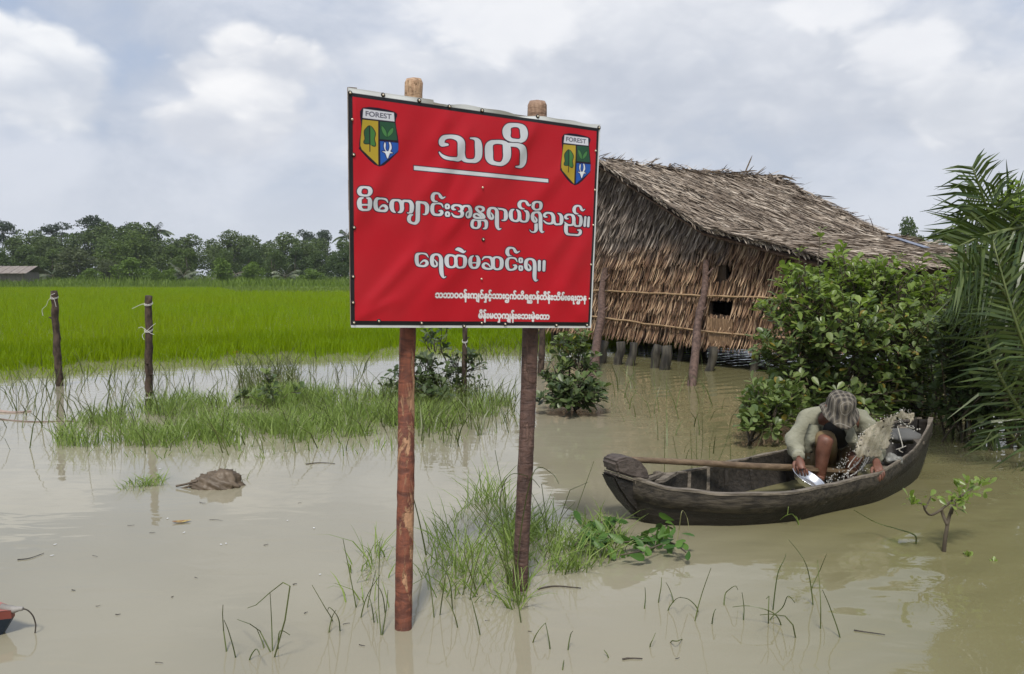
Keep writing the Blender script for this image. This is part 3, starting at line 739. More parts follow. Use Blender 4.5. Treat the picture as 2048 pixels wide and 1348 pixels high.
# ---- the two small lines and the word FOREST, from the built-in typeface
def glyph_tris(s, size=1.0, dx=0, dy=0):
    c = bpy.data.curves.new('lettering', 'FONT'); c.body = s; c.size = 1.0; c.resolution_u = 5
    o = bpy.data.objects.new('lettering', c); COL.objects.link(o)
    dg = bpy.context.evaluated_depsgraph_get()
    me = o.evaluated_get(dg).to_mesh(); me.calc_loop_triangles()
    V = np.array([v.co[:2] for v in me.vertices]).reshape(-1, 2); Tn = np.array([l.vertices for l in me.loop_triangles]).reshape(-1, 3)
    o.evaluated_get(dg).to_mesh_clear(); bpy.data.objects.remove(o); bpy.data.curves.remove(c)
    return V[Tn] * size + np.array([dx, dy])
def stamp(tris, grow, fx, fy):
    """Distance field of filled triangles, sampled on the banner grid through local coords fx, fy."""
    S = np.full(uu.shape, 99.0)
    for T in tris:
        x0, y0 = T.min(0) - grow; x1, y1 = T.max(0) + grow
        if abs((T[1][0] - T[0][0]) * (T[2][1] - T[0][1]) - (T[2][0] - T[0][0]) * (T[1][1] - T[0][1])) < 1e-7: continue
        sel = np.where((fx > x0) & (fx < x1) & (fy > y0) & (fy < y1))
        if not len(sel[0]): continue
        qx, qy = fx[sel], fy[sel]; dmin = np.full(qx.shape, 99.0); sg = np.ones(qx.shape, bool)
        ar = (T[1][0] - T[0][0]) * (T[2][1] - T[0][1]) - (T[2][0] - T[0][0]) * (T[1][1] - T[0][1])
        for i in range(3):
            a, b = T[i], T[(i + 1) % 3]; d = b - a
            tt = np.clip(((qx - a[0]) * d[0] + (qy - a[1]) * d[1]) / (d @ d + 1e-12), 0, 1)
            dmin = np.minimum(dmin, np.hypot(qx - a[0] - tt * d[0], qy - a[1] - tt * d[1]))
            sg &= ((d[0] * (qy - a[1]) - d[1] * (qx - a[0])) * np.sign(ar)) >= 0
        S[sel] = np.minimum(S[sel], np.where(sg, -dmin * 0 - 1e-4, dmin))
    return S
def text_line(part, runs, p0, p1, xh, grow, outl, col, ocol):
    """Text laid from photo point p0 to p1 (baseline ends)."""
    tris = np.concatenate(runs)
    x0, x1 = tris[..., 0].min(), tris[..., 0].max()
    a, b = uv_of(*p0) * [LU, LV], uv_of(*p1) * [LU, LV]
    d = b - a; L = np.linalg.norm(d); d /= L
    kx = (x1 - x0) / L
    fx = x0 + ((XM - a[0]) * d[0] + (YM - a[1]) * d[1]) * kx
    fy = -((YM - a[1]) * d[0] - (XM - a[0]) * d[1]) * kx * xh
    S = stamp(tris, grow + outl * 1.6, fx, fy)
    aa = 0.55 * kx * LU / 500
    lay(np.clip(0.5 - (S - grow - outl) / (2 * aa), 0, 1), ocol)
    lay(np.clip(0.5 - (S - grow) / (2 * aa), 0, 1), col)
    if part: LETTER[S < grow + outl] = part
def run(parts_):
    out = []; x = 0
    for s in parts_:
        if s == ' ': x += .12; continue
        if s[0] == '_':                                   # stacked small consonant under the last letter
            g = glyph_tris(s[1:]); g = g * .62 + np.array([last, -0.50]); out.append(g); continue
        g = glyph_tris(s); w = glyph_adv(s)
        out.append(g + np.array([x, 0])); last = x - .12; x += w
    return out
def glyph_adv(s):
    g = glyph_tris(s + 'ဝ'); b = glyph_tris('ဝ')
    return g[..., 0].max() - b[..., 0].max()
line4 = run(['သဘာဝဝန်း', 'ကျင်နှင့်သားဌက်တိရ', 'စ', '_ဆ', 'ာန်ထိန်းသိမ်းေရးဌာန'])
text_line(5, line4, (869, 594.5), (1171, 600.5), .92, 0.060, 0.05, (0.80, 0.78, 0.79), (0.16, 0.004, 0.012))
line5 = run(['မိန်းမလှကျွန်းေဘးမဲ့ေတာ'])
text_line(6, line5, (957, 636), (1097, 638), .92, 0.060, 0.05, (0.80, 0.78, 0.79), (0.16, 0.004, 0.012))

# ---- the two forest shields
def emblem(part, ox, oy, shift):
    """Shield drawn in the first shield's photo frame (zoom 10.78), shifted across the banner in uv."""
    def loc(pts): return [(np.array(uv_of(715 + x / 10.78, 210 + y / 10.78)) + shift) for x, y in pts]
    X, Y = uu * LU, vv * LV
    def poly(pts, col, off=0.0, outline=None):
        q = np.array(loc(catmull(pts, 4, True) if len(pts) > 9 else pts)) * [LU, LV]
        ins = in_poly(X, Y, q); D = np.full(X.shape, 9.0)
        bx = (X > q[:, 0].min() - .02) & (X < q[:, 0].max() + .02) & (Y > q[:, 1].min() - .02) & (Y < q[:, 1].max() + .02)
        sel = np.where(bx); xx, yy_ = X[sel], Y[sel]; dm = np.full(xx.shape, 9.0)
        for i in range(len(q)):
            a, b = q[i], q[(i + 1) % len(q)]; d = b - a
            tt = np.clip(((xx - a[0]) * d[0] + (yy_ - a[1]) * d[1]) / (d @ d + 1e-12), 0, 1)
            dm = np.minimum(dm, np.hypot(xx - a[0] - tt * d[0], yy_ - a[1] - tt * d[1]))
        D[sel] = dm; S = np.where(ins, -D, D) * 410
        if outline: lay(cov(S, outline[0]), outline[1])
        lay(cov(S, off), col)
        return S
    def pen(pts, r, col):
        q = np.array(loc(pts)) * [LU, LV]; D = np.full(X.shape, 9.0)
        for i in range(len(q) - 1):
            a, b = q[i], q[i + 1]; d = b - a
            tt = np.clip(((X - a[0]) * d[0] + (Y - a[1]) * d[1]) / (d @ d + 1e-12), 0, 1)
            D = np.minimum(D, np.hypot(X - a[0] - tt * d[0], Y - a[1] - tt * d[1]))
        lay(cov(D * 410 - r), col)
    K = (0.012, 0.006, 0.02)
    S = poly([(98, 60), (795, 150), (812, 380), (872, 790), (868, 985), (835, 1045), (460, 1330), (60, 985), (35, 900), (35, 790), (75, 500)], K)
    LETTER[S < 0.4] = part
    poly([(117, 82), (775, 170), (788, 358), (103, 278)], (0.66, 0.67, 0.74))
    poly([(100, 315), (440, 350), (440, 1295), (90, 960), (58, 880), (60, 760), (80, 560)], (0.46, 0.33, 0.035))
    poly([(475, 355), (795, 385), (845, 765), (475, 735)], (0.022, 0.085, 0.045))
    poly([(480, 780), (865, 820), (868, 960), (850, 1010), (485, 1290)], (0.020, 0.10, 0.42))
    G1, G2 = (0.025, 0.10, 0.045), (0.06, 0.20, 0.05)
    leaf = [(245, 455), (300, 480), (340, 530), (375, 600), (372, 660), (355, 720), (365, 780), (382, 840), (370, 885), (320, 875), (262, 835), (190, 835), (140, 820), (140, 780), (160, 740), (155, 680), (145, 620), (150, 555), (190, 500)]
    poly(leaf, G1, 0, (1.2, K))
    poly([(262, 465), (300, 485), (340, 535), (370, 600), (368, 660), (350, 720), (362, 790), (376, 845), (364, 878), (320, 868), (268, 832)], G2)
    pen([(258, 470), (262, 850), (262, 1000)], 0.9, K)
    GL = (0.07, 0.22, 0.07)
    poly([(512, 445), (560, 490), (605, 560), (622, 620), (620, 690), (570, 650), (530, 580), (510, 510)], GL, 0, (.8, (0.006, 0.03, 0.015)))
    poly([(758, 490), (765, 540), (745, 600), (700, 650), (640, 690), (640, 620), (680, 550), (720, 510)], GL, 0, (.8, (0.006, 0.03, 0.015)))
    NB = (0.012, 0.012, 0.10)
    hd = [(575, 815), (562, 880), (575, 950), (600, 1000), (525, 1000), (580, 1030), (605, 1075), (635, 1155), (672, 1075), (690, 1040), (750, 1035), (695, 1000), (722, 940), (715, 860), (690, 805), (668, 810), (680, 860), (680, 920), (660, 985), (635, 1000), (610, 980), (592, 930), (598, 860), (592, 815)]
    poly(hd, (0.74, 0.78, 0.84), 0, (1.5, NB))
    # the word on the band
    tr = glyph_tris('FOREST'); x0, x1 = tr[..., 0].min(), tr[..., 0].max(); h1 = tr[..., 1].max()
    a, b = np.array(loc([(172, 235), (722, 303)])) * [LU, LV]; d = b - a; L = np.linalg.norm(d); d /= L
    kx = (x1 - x0) / L; hh = np.linalg.norm((np.array(loc([(172, 235), (180, 132)])) * [LU, LV]) @ np.array([[1, 0], [0, 1]]) @ np.array([1, -1]) if False else np.diff(np.array(loc([(172, 235), (178, 132)])) * [LU, LV], axis=0))
    fx = x0 + ((X - a[0]) * d[0] + (Y - a[1]) * d[1]) * kx; fy = -((Y - a[1]) * d[0] - (X - a[0]) * d[1]) * h1 / hh
    S2 = stamp(tr, .2, fx, fy)
    lay(np.clip(0.5 - (S2 - 0.022) / 0.06, 0, 1), (0.012, 0.012, 0.05))
s1 = uv_of(723.8, 215.6); s2 = uv_of(1127.1, 268.1)
emblem(7, 0, 0, np.zeros(2)); emblem(8, 0, 0, s2 - s1)

# ---- split the printed sheet into its printed parts
m_vinyl, t, out = material('printed_vinyl')
attr = t.node('ShaderNodeVertexColor', layer_name='print')
tcO = t.node('ShaderNodeTexCoord').outputs['Object']
weave = t.noise(tcO, 260, 2)
dirt = t.step(t.noise(tcO, 3.2, 4), 0.35, 0.75)
colr = t.mix(t.math('MULTIPLY', dirt, 0.03), attr.outputs[0], (0.30, 0.24, 0.22))
p = principled(t, out, colr, 0.40, weave, 0.12, 0.002, **{'Specular IOR Level': 0.28})
gi = np.arange((NU + 1) * (NV + 1)).reshape(NV + 1, NU + 1)
Fall = np.stack([gi[:-1, :-1], gi[1:, :-1], gi[1:, 1:], gi[:-1, 1:]], -1).reshape(-1, 4)
fl = LETTER[:-1, :-1].ravel()
Vall = vinyl_pts.reshape(-1, 3); Call = np.concatenate([pc.reshape(-1, 3), np.ones((len(Vall), 1))], 1).astype(np.float32)
def vinyl_part(name, ids, parent):
    Fs = Fall[np.isin(fl, ids)]; keep, inv = np.unique(Fs.ravel(), return_inverse=True)
    me = idx_mesh(name, Vall[keep], inv.reshape(-1, 4))
    ca = me.color_attributes.new('print', 'FLOAT_COLOR', 'POINT'); ca.data.foreach_set('color', Call[keep].ravel())
    return link(name, me, m_vinyl, parent, True)
banner = vinyl_part('banner', [0], sign)
tag(vinyl_part('lettering', [1], banner), 'heading of two large letters'); tag(vinyl_part('underline', [2], banner), 'white bar under the heading')
tag(vinyl_part('lettering', [3], banner), 'long second line of lettering'); tag(vinyl_part('lettering', [4], banner), 'third line of lettering')
tag(vinyl_part('lettering', [5], banner), 'small fourth line of lettering'); tag(vinyl_part('lettering', [6], banner), 'smallest bottom line of lettering')
tag(vinyl_part('emblem', [7], banner), 'shield emblem in the left corner'); tag(vinyl_part('emblem', [8], banner), 'shield emblem in the right corner')

# ---- timber frame behind the vinyl
m_batten = simple('weathered_batten', (0.16, 0.12, 0.095), (0.27, 0.215, 0.175), 9, 0.8, 0.4, stretch=(6, 6, 1))
U1, V1 = SU / LU, SV / LV
def batten(u0, v0, u1, v1, w, th, name='batten', back=0.0):
    mb = MB(); a, b = on_sign(u0, v0), on_sign(u1, v1); c = (a + b) / 2; d = (b - a) / 2; dn = d / np.linalg.norm(d)
    s = np.cross(dn, SN); n_ = 8
    for k in range(n_):
        f0, f1 = -1 + 2 * k / n_, -1 + 2 * (k + 1) / n_
        mb.box(c + d * (f0 + f1) / 2 - SN * (th / 2 + back + .001) + s * rng.normal() * .0006, d / n_ * 1.0, s * w / 2, SN * th / 2)
    return mb.build(name, m_batten, sign)
batten(0.0165, -0.004, 0.0165, 0.995, .034, .022); batten(0.985, 0.02, 0.985, 0.985, .034, .04)
batten(0.03, 0.028, 0.965, 0.028, .034, .04); batten(0.03, 0.975, 0.965, 0.975, .034, .04); batten(0.53, 0.06, 0.53, 0.94, .04, .04)

# ---- posts
def post_mat(name, c1, c2, c3, ringy, z_cut, pale1, pale2):
    m, t, out = material(name)
    co = t.node('ShaderNodeTexCoord').outputs['Object']
    n1 = t.noise(t.mapping(co, scale=(9, 9, 2.2)), 1.6, 6, 0.62, dist=0.6)
    n2 = t.noise(t.mapping(co, scale=(30, 30, 3.5)), 2.0, 5, 0.6)
    n3 = t.noise(t.mapping(co, scale=(5, 5, 16)), 1.6, 4, 0.6, dist=1.2)
    col = t.mix(t.step(n3, 0.38, 0.62), c1, c2)
    col = t.mix(t.step(n1, 0.535, 0.575), col, c3)
    col = t.mix(t.math('MULTIPLY', t.step(n2, 0.35, 0.7), 0.35), col, (0.05, 0.022, 0.015))
    z = t.node('ShaderNodeSeparateXYZ', {0: co}).outputs[2]
    pale = t.mix(t.step(n2, 0.4, 0.62), pale1, pale2)
    col = t.mix(t.step(t.math('ADD', z, t.math('MULTIPLY', n1, 0.05)), z_cut, z_cut + 0.02), col, pale)
    wet = t.step(t.math('ADD', z, t.math('MULTIPLY', n1, 0.10)), 0.12, 0.05)
    col = t.mix(t.math('MULTIPLY', wet, 0.45), col, (0.05, 0.022, 0.015))
    h = t.math('ADD', t.math('MULTIPLY', n3, ringy), t.math('MULTIPLY', n2, 0.5))
    h = t.math('ADD', h, t.math('MULTIPLY', t.step(n1, 0.55, 0.6), -0.6))
    principled(t, out, col, 0.72, h, 0.9, 0.012)
    return m
def post(base_px, mid_px, top_px, r0, r1, mat, seed):
    r = np.random.default_rng(seed)
    b = G(*base_px); dd_ = SN * 1.0
    def behind(px, py, extra):
        q = ray(px, py); p0 = TL - SN * (.042 + extra); return EYE + q * (((p0 - EYE) @ SN) / (q @ SN))
    top = behind(*top_px, r1); mid = behind(*mid_px, r1 + .003)
    low = b + (b - mid) * (0.35 / (mid[2]))
    ctrl = np.array([low, b, b * .5 + mid * .5, mid, top]); pts = catmull(ctrl, 16)
    mb = MB(); k = 22; n = len(pts); V = []
    for i, c in enumerate(pts):
        f = np.clip((c[2] - 0) / (top[2]), 0, 1); rad = r0 + (r1 - r0) * f
        for j in range(k):
            a = 2 * PI * j / k
            rr = rad * (1 + .035 * math.sin(3 * a + i * .23) + .03 * math.sin(2 * a - i * .11 + seed) + r.normal() * .016 + .022 * math.sin(i * 1.9 + seed) + (.03 * math.sin(5 * a + seed) if i % 7 == 3 else 0))
            V.append(c + np.array([math.cos(a) * rr, math.sin(a) * rr, 0]))
    mb.add(V, [(i * k + j, i * k + (j + 1) % k, (i + 1) * k + (j + 1) % k, (i + 1) * k + j) for i in range(n - 1) for j in range(k)])
    # adze-cut top: a slanted cap with a worn rim
    c = pts[-1]; ring = [(n - 1) * k + j for j in range(k)]; i0 = len(V)
    V2 = [c + (np.array(V[q]) - c) * .80 + np.array([0, 0, .018 + .012 * math.sin(2 * PI * j / k)]) for j, q in enumerate(ring)] + [c + np.array([0, 0, .024])]
    mb.v += [tuple(map(float, q)) for q in V2]; base_i = i0
    F2 = [(ring[j], ring[(j + 1) % k], base_i + (j + 1) % k, base_i + j) for j in range(k)] + [(base_i + j, base_i + (j + 1) % k, base_i + k) for j in range(k)]
    mb.f += F2; mb.m += [0] * len(F2); mb.n = len(mb.v)
    return mb.build('post', mat, sign, True)
PALE = ((0.36, 0.22, 0.13), (0.50, 0.34, 0.21))
m_post1 = post_mat('peeling_red_bark', (0.105, 0.032, 0.018), (0.215, 0.066, 0.033), (0.40, 0.22, 0.12), 0.5, 2.06, *PALE)
m_post2 = post_mat('ringed_brown_bark', (0.055, 0.030, 0.023), (0.105, 0.058, 0.044), (0.145, 0.085, 0.064), 1.3, 2.02, (0.25, 0.155, 0.10), (0.34, 0.22, 0.15))
tag(post((807, 1256), (815, 700), (827, 166), .036, .039, m_post1, 4), 'reddish post with peeling bark')
tag(post((1040, 1178), (1060, 700), (1074, 210), .036, .044, m_post2, 9), 'dark brown post with ringed bark')

# ---- roofing nails
m_nail, t, out = material('brass_nail_head'); principled(t, out, (0.62, 0.55, 0.42), 0.35, **{'Metallic': 0.7})
m_wash = simple('rubber_washer', (0.012, 0.010, 0.010), rough=0.7)
for px, py in [(700, 186), (766, 190), (838, 201), (898, 212), (964, 221), (1075, 232), (1198, 255), (704, 239), (707, 310), (708, 455), (706, 553), (706, 605), (708, 645),
               (757, 642), (842, 646), (928, 652), (963, 646), (1010, 648), (1112, 650), (1173, 650), (1190, 302), (1189, 380), (1185, 450), (1181, 529), (1177, 597), (963, 375), (966, 479), (962, 558)]:
    u, v = uv_of(px, py); iu, iv = int(np.clip(round(u * NU), 0, NU)), int(np.clip(round(v * NV), 0, NV))
    c = vinyl_pts[iv, iu]; mb = MB()
    big = (px, py) not in ((704, 239), (963, 375), (962, 558), (1190, 302), (1189, 380), (1185, 450), (1181, 529), (1177, 597))
    q = SN; e1 = U1; e2 = V1
    def disc(r0, h0, r1, h1, m, k=12):
        V = [c + q * h0 + r0 * (e1 * math.cos(2 * PI * j / k) + e2 * math.sin(2 * PI * j / k)) for j in range(k)] + [c + q * h1 + r1 * (e1 * math.cos(2 * PI * j / k) + e2 * math.sin(2 * PI * j / k)) for j in range(k)] + [c + q * (h1 + r1 * .45)]
        mb.add(V, [(j, (j + 1) % k, k + (j + 1) % k, k + j) for j in range(k)] + [(k + j, k + (j + 1) % k, 2 * k) for j in range(k)], m)
    if big: disc(.0095, 0.0, .0085, .003, 1)
    disc(.0052, .002, .0042, .0062, 0)
    mb.build('roofing_nail', [m_nail, m_wash], sign, True)
# ================================================================ THATCHED HUT ON STILTS
HR, HL = np.array([4.41, 11.5, 0]), np.array([.55, 17.25, 0])     # near right and far left wall corners
HU = (HL - HR) / np.linalg.norm(HL - HR)                           # along the gable wall, away from us
HV = np.array([HU[1], -HU[0], 0])                                  # along the ridge, away from us
HW, HD = float(np.linalg.norm(HL - HR)), 4.7
def hp(s, v, z): return HR + HU * s + HV * v + np.array([0, 0, z])
# roof profile across the gable: eave (near right) -> kink -> ridge -> far eave
PROF = [(-0.28, 1.70), (0.0, 1.80), (1.99, 2.27), (4.68, 3.66), (6.2, 2.75), (7.35, 1.95)]
def roof_z(s): return np.interp(s, [p_[0] for p_ in PROF], [p_[1] for p_ in PROF])
m_grey, t, out = material('roof_thatch')
r_ = t.node('ShaderNodeNewGeometry').outputs['Random Per Island']
pos = t.node('ShaderNodeNewGeometry').outputs['Position']
nz = t.noise(pos, 1.1, 4)
col = t.ramp(r_, [(0.0, (0.085, 0.063, 0.046)), (0.3, (0.18, 0.142, 0.108)), (0.6, (0.30, 0.245, 0.19)), (0.85, (0.46, 0.39, 0.315)), (1.0, (0.62, 0.55, 0.46))])
col = t.mix(t.math('MULTIPLY', t.step(nz, 0.42, 0.62), 0.45), col, (0.14, 0.105, 0.078))
principled(t, out, col, 0.85, t.noise(pos, 60, 2), 0.4, 0.01)
m_wallth, t, out = material('wall_thatch')
r_ = t.node('ShaderNodeNewGeometry').outputs['Random Per Island']
pos = t.node('ShaderNodeNewGeometry').outputs['Position']
zz = t.node('ShaderNodeSeparateXYZ', {0: pos}).outputs[2]
tan_ = t.ramp(r_, [(0.0, (0.040, 0.019, 0.011)), (0.35, (0.160, 0.086, 0.048)), (0.7, (0.31, 0.190, 0.110)), (1.0, (0.56, 0.40, 0.25))])
grey = t.ramp(r_, [(0.0, (0.038, 0.028, 0.022)), (0.4, (0.125, 0.096, 0.078)), (0.8, (0.27, 0.22, 0.18)), (1.0, (0.46, 0.40, 0.34))])
mixz = t.step(t.math('ADD', zz, t.math('MULTIPLY', t.math('SUBTRACT', t.noise(pos, 1.6, 3), 0.5), 1.4)), 1.50, 2.15)
principled(t, out, t.mix(mixz, tan_, grey), 0.75, t.noise(pos, 70, 2), 0.3, 0.01)
m_under = simple('dark_matting', (0.040, 0.026, 0.017), (0.075, 0.050, 0.032), 8, 0.95)
m_pole = simple('hut_pole', (0.055, 0.031, 0.023), (0.125, 0.078, 0.060), 5, 0.8, 0.5, stretch=(4, 4, 1))
m_stilt = simple('wet_grey_stilt', (0.016, 0.014, 0.011), (0.070, 0.062, 0.046), 4, 0.8, 0.5, stretch=(4, 4, .8))
m_bamboo = simple('split_bamboo', (0.30, 0.19, 0.10), (0.42, 0.29, 0.165), 7, 0.5, 0.2, stretch=(1, 1, 4))

hut = thing('thatched_hut', 'grey thatched stilt hut with hanging palm-leaf walls standing in the flood', 'hut', hp(3, 2, 0))
def strips(base, direc, normal, length, width, curl, r):
    """Dry leaf strips, three quads each: base (N,3), direc/normal unit (N,3)."""
    N = len(base); side = np.cross(direc, normal); rows = []
    tw = r.normal(0, .35, N)
    for k, tt in enumerate((0, .4, .75, 1.0)):
        c = base + direc * (length * tt)[:, None] + normal * (length * curl * tt ** 2)[:, None] + side * (length * .10 * np.sin(tw * 3) * tt ** 2)[:, None]
        hw = width * (0.42, 0.5, 0.42, 0.10)[k]
        sd = side * np.cos(tw * (1 + tt))[:, None] + normal * np.sin(tw * (1 + tt))[:, None]
        rows.append((c - sd * hw[:, None], c + sd * hw[:, None]))
    V = np.empty((N, 8, 3), np.float32)
    for k in range(4): V[:, 2 * k], V[:, 2 * k + 1] = rows[k]
    o = np.arange(N)[:, None, None] * 8
    return V.reshape(-1, 3), (np.array([[0, 1, 3, 2], [2, 3, 5, 4], [4, 5, 7, 6]])[None] + o).reshape(-1, 4)
def strip_obj(name, b, d, n_, L, w, curl, mat, parent, r):
    V, Fq = strips(np.asarray(b), d, n_, L, w, curl, r)
    return link(name, idx_mesh(name, V, Fq), mat, parent)
hr = np.random.default_rng(21)

# ---- walls: dark matting core, and rows of hanging leaf outside
def wall(name, p0, p1, zb, ztop, normal, rows, dens, openings=(), parent=hut, mat=m_wallth):
    """p0->p1 along the wall (functions of s in metres), ztop(s) roof height."""
    d = p1 - p0; L = np.linalg.norm(d); d = d / L; normal = np.asarray(normal)
    core = MB(); n = 24
    zb_in = zb + .10
    for k in range(n):
        s0, s1 = L * k / n, L * (k + 1) / n
        zs = [zb_in] + sorted({z for (a, b, z0, z1) in openings if a < (s0 + s1) / 2 < b for z in (z0, z1)})
        segs = []; cur = zb_in
        for (a, b, z0, z1) in sorted(openings, key=lambda q: q[2]):
            if a < (s0 + s1) / 2 < b: segs.append((cur, z0)); cur = z1
        segs.append((cur, None))
        for (za, zb2) in segs:
            t0 = ztop(s0) - .05 if zb2 is None else zb2; t1 = ztop(s1) - .05 if zb2 is None else zb2
            if t0 - za < .02: continue
            A_, B_ = p0 + d * s0, p0 + d * s1; e = normal * -.035
            q = [(A_ + (0, 0, za)), (B_ + (0, 0, za)), (B_ + (0, 0, t1)), (A_ + (0, 0, t0))]
            core.add([np.array(x_) + e * .2 for x_ in q] + [np.array(x_) + e * 1.2 for x_ in q], [(0, 1, 2, 3), (7, 6, 5, 4), (0, 4, 5, 1), (2, 6, 7, 3)])
    w = core.build(name, m_under, parent)
    B, D, N_, LL, WW = [], [], [], [], []
    for (zr, ln, wd, tilt) in rows:
        nS = int(L * dens)
        s = hr.uniform(0, L, nS); zt = np.array([ztop(q) for q in s])
        z = np.minimum(zr + hr.normal(0, .025, nS), zt - .06)
        ok = (z > zr - .35)
        ln_ = ln * hr.uniform(.72, 1.10, nS)
        # leave window openings clear
        for (a, b, z0, z1) in openings:
            inn = (s > a) & (s < b)
            ok &= ~(inn & (z > z0 + .02) & (z < z1 + .03)); over = inn & (z >= z1 + .03)
            ln_ = np.where(over, np.minimum(ln_, np.maximum(z - z1 + .015, .03)), ln_)
        s, z, ln_ = s[ok], z[ok], ln_[ok]; k = len(s)
        dr = np.tile([0, 0, -1.0], (k, 1)) + d * (tilt + hr.normal(0, .11, k))[:, None] + normal * hr.uniform(.02, .14, k)[:, None]
        dr /= np.linalg.norm(dr, axis=1)[:, None]
        B.append(p0 + d * s[:, None] + np.array([0, 0, 1.0]) * z[:, None] + normal * (.012 + hr.uniform(0, .03, k))[:, None])
        D.append(dr); N_.append(np.tile(normal, (k, 1))); LL.append(ln_); WW.append(wd * hr.uniform(.6, 1.3, k))
    B, D, N_, LL, WW = map(np.concatenate, (B, D, N_, LL, WW))
    N_ = N_ - D * (N_ * D).sum(1)[:, None]; N_ /= np.linalg.norm(N_, axis=1)[:, None]
    strip_obj('leaf_cladding', B, D, N_, LL, WW, hr.uniform(.0, .30, len(LL)), mat, w, hr)
    return w
ROWS = [(z_, l_, w_, tl) for z_, l_, w_, tl in [(.60, .32, .022, .01), (.84, .30, .022, .02), (1.12, .33, .023, .04), (1.38, .32, .023, .05), (1.66, .34, .024, .08), (1.94, .35, .026, .11), (2.20, .36, .027, .14), (2.48, .36, .028, .16), (2.76, .38, .028, .18), (3.04, .38, .028, .2), (3.32, .36, .028, .2), (3.52, .3, .028, .2)]]
win = [(1.53, 2.02, 0.85, 1.09), (1.56, 1.86, 1.44, 1.66)]
wall('gable_wall', HR + HU * 0.03, HL, .25, roof_z, -HV, ROWS, 112, win)
ROWS2 = [r for r in ROWS if r[0] < 1.1]
wall('side_wall', HR + HV * .04, HR + HV * HD, .25, lambda s: 1.72, -HU, ROWS2, 30)  # bare dark core above the leaf rows stands for the shaded interior
wall('side_wall', HL + HV * .04, HL + HV * HD, .25, lambda s: 2.1, HU, ROWS2, 16)
wall('back_wall', HR + HV * HD, HL + HV * HD, .25, roof_z, HV, ROWS, 14)
# plain plank shutter panel under the lower opening, and the fringe hanging beside it
mb = MB()
for k in range(9):
    a = hp(1.55 + k * .055, -.075 - hr.uniform(0, .006), 0); z0 = .34 + hr.uniform(-.05, .05)
    mb.box(a + np.array([0, 0, (z0 + .80) / 2]), HU * .026, HV * .004, (0, 0, (.80 - z0) / 2))
mb.build('shutter', simple('split_plank', (0.15, 0.088, 0.046), (0.30, 0.19, 0.105), 9, .7, .3, stretch=(6, 6, 1)), hut)
# ---- roof: two-pitch near slope and far slope, rows of leaf laid down the slope
ROOF_V0, ROOF_V1 = -0.34, HD + .25
core = MB()
nsub = 14
def roof_pt(s, v, lift=0.0):
    sag = -.05 * math.sin(PI * np.clip((v - ROOF_V0) / (ROOF_V1 - ROOF_V0), 0, 1)) * (1 if s < 6.5 else .3)
    return hp(s, v, float(roof_z(s)) + lift + sag)
ss = np.unique(np.concatenate([np.linspace(PROF[0][0], PROF[-1][0], 30), [p_[0] for p_ in PROF]])); vs = np.linspace(ROOF_V0, ROOF_V1, nsub)
for lift, flip in ((-.015, False), (-.075, True)):
    V = [roof_pt(s, v, lift) for s in ss for v in vs]; m_ = len(vs)
    Fq = [(i * m_ + j, i * m_ + j + 1, (i + 1) * m_ + j + 1, (i + 1) * m_ + j) for i in range(len(ss) - 1) for j in range(m_ - 1)]
    core.add(V, [f[::-1] for f in Fq] if flip else Fq)
roof = core.build('roof', m_under, hut)
B, D, N_, LL, WW, CU = [], [], [], [], [], []
UP = np.array([0, 0, 1.0])
def slope_at(s, e=.04):
    a, b = roof_z(s - e), roof_z(s + e); return (b - a) / (2 * e)
def thatch(s_lo, s_hi, down, courses, per_m):
    for c in range(courses):
        f = c / (courses - 1); s0 = s_lo + (s_hi - s_lo) * f
        k = int((ROOF_V1 - ROOF_V0) * per_m)
        v = hr.uniform(ROOF_V0 - .03, ROOF_V1, k); s = s0 + hr.normal(0, .05, k)
        s = np.clip(s, PROF[0][0] + .01, PROF[-1][0] - .01)
        sl = np.array([slope_at(q) for q in s]); d = HU * 1.0 * down + UP * (sl * down)[:, None]
        d = d / np.linalg.norm(d, axis=1)[:, None]
        nrm = -HU * sl[:, None] + UP; nrm = nrm / np.linalg.norm(nrm, axis=1)[:, None]
        d = d + HV * hr.normal(0, .16, k)[:, None] + nrm * hr.uniform(.01, .12, k)[:, None]; d /= np.linalg.norm(d, axis=1)[:, None]
        b = np.array([roof_pt(a_, b_, .005) for a_, b_ in zip(s, v)]) + nrm * hr.uniform(0, .04, k)[:, None]
        B.append(b); D.append(d); nn = nrm - d * (nrm * d).sum(1)[:, None]; N_.append(nn / np.linalg.norm(nn, axis=1)[:, None])
        LL.append(hr.uniform(.16, .40, k)); WW.append(hr.uniform(.011, .027, k)); CU.append(hr.uniform(-.15, .06, k))
thatch(-0.20, 4.62, -1, 40, 105)
thatch(4.74, 7.3, 1, 14, 26)
# ridge roll: tangled leaf bundles, thickest at the far end
k = 520; v = ROOF_V0 + (ROOF_V1 - ROOF_V0) * hr.uniform(0, 1, k) ** .7
b = np.array([roof_pt(4.68, q, .02) for q in v]) + hr.normal(0, .06, (k, 3)) * [1, 1, .5]
d = HV * hr.normal(0, 1, k)[:, None] - HU * hr.uniform(-.6, 1.2, k)[:, None] + UP * hr.normal(-.22, .15, k)[:, None]; d /= np.linalg.norm(d, axis=1)[:, None]
nn = np.tile(UP, (k, 1)) - d * (d @ UP)[:, None]
B.append(b); D.append(d); N_.append(nn / np.linalg.norm(nn, axis=1)[:, None]); LL.append(hr.uniform(.25, .6, k)); WW.append(hr.uniform(.02, .05, k)); CU.append(hr.uniform(-.3, .1, k))
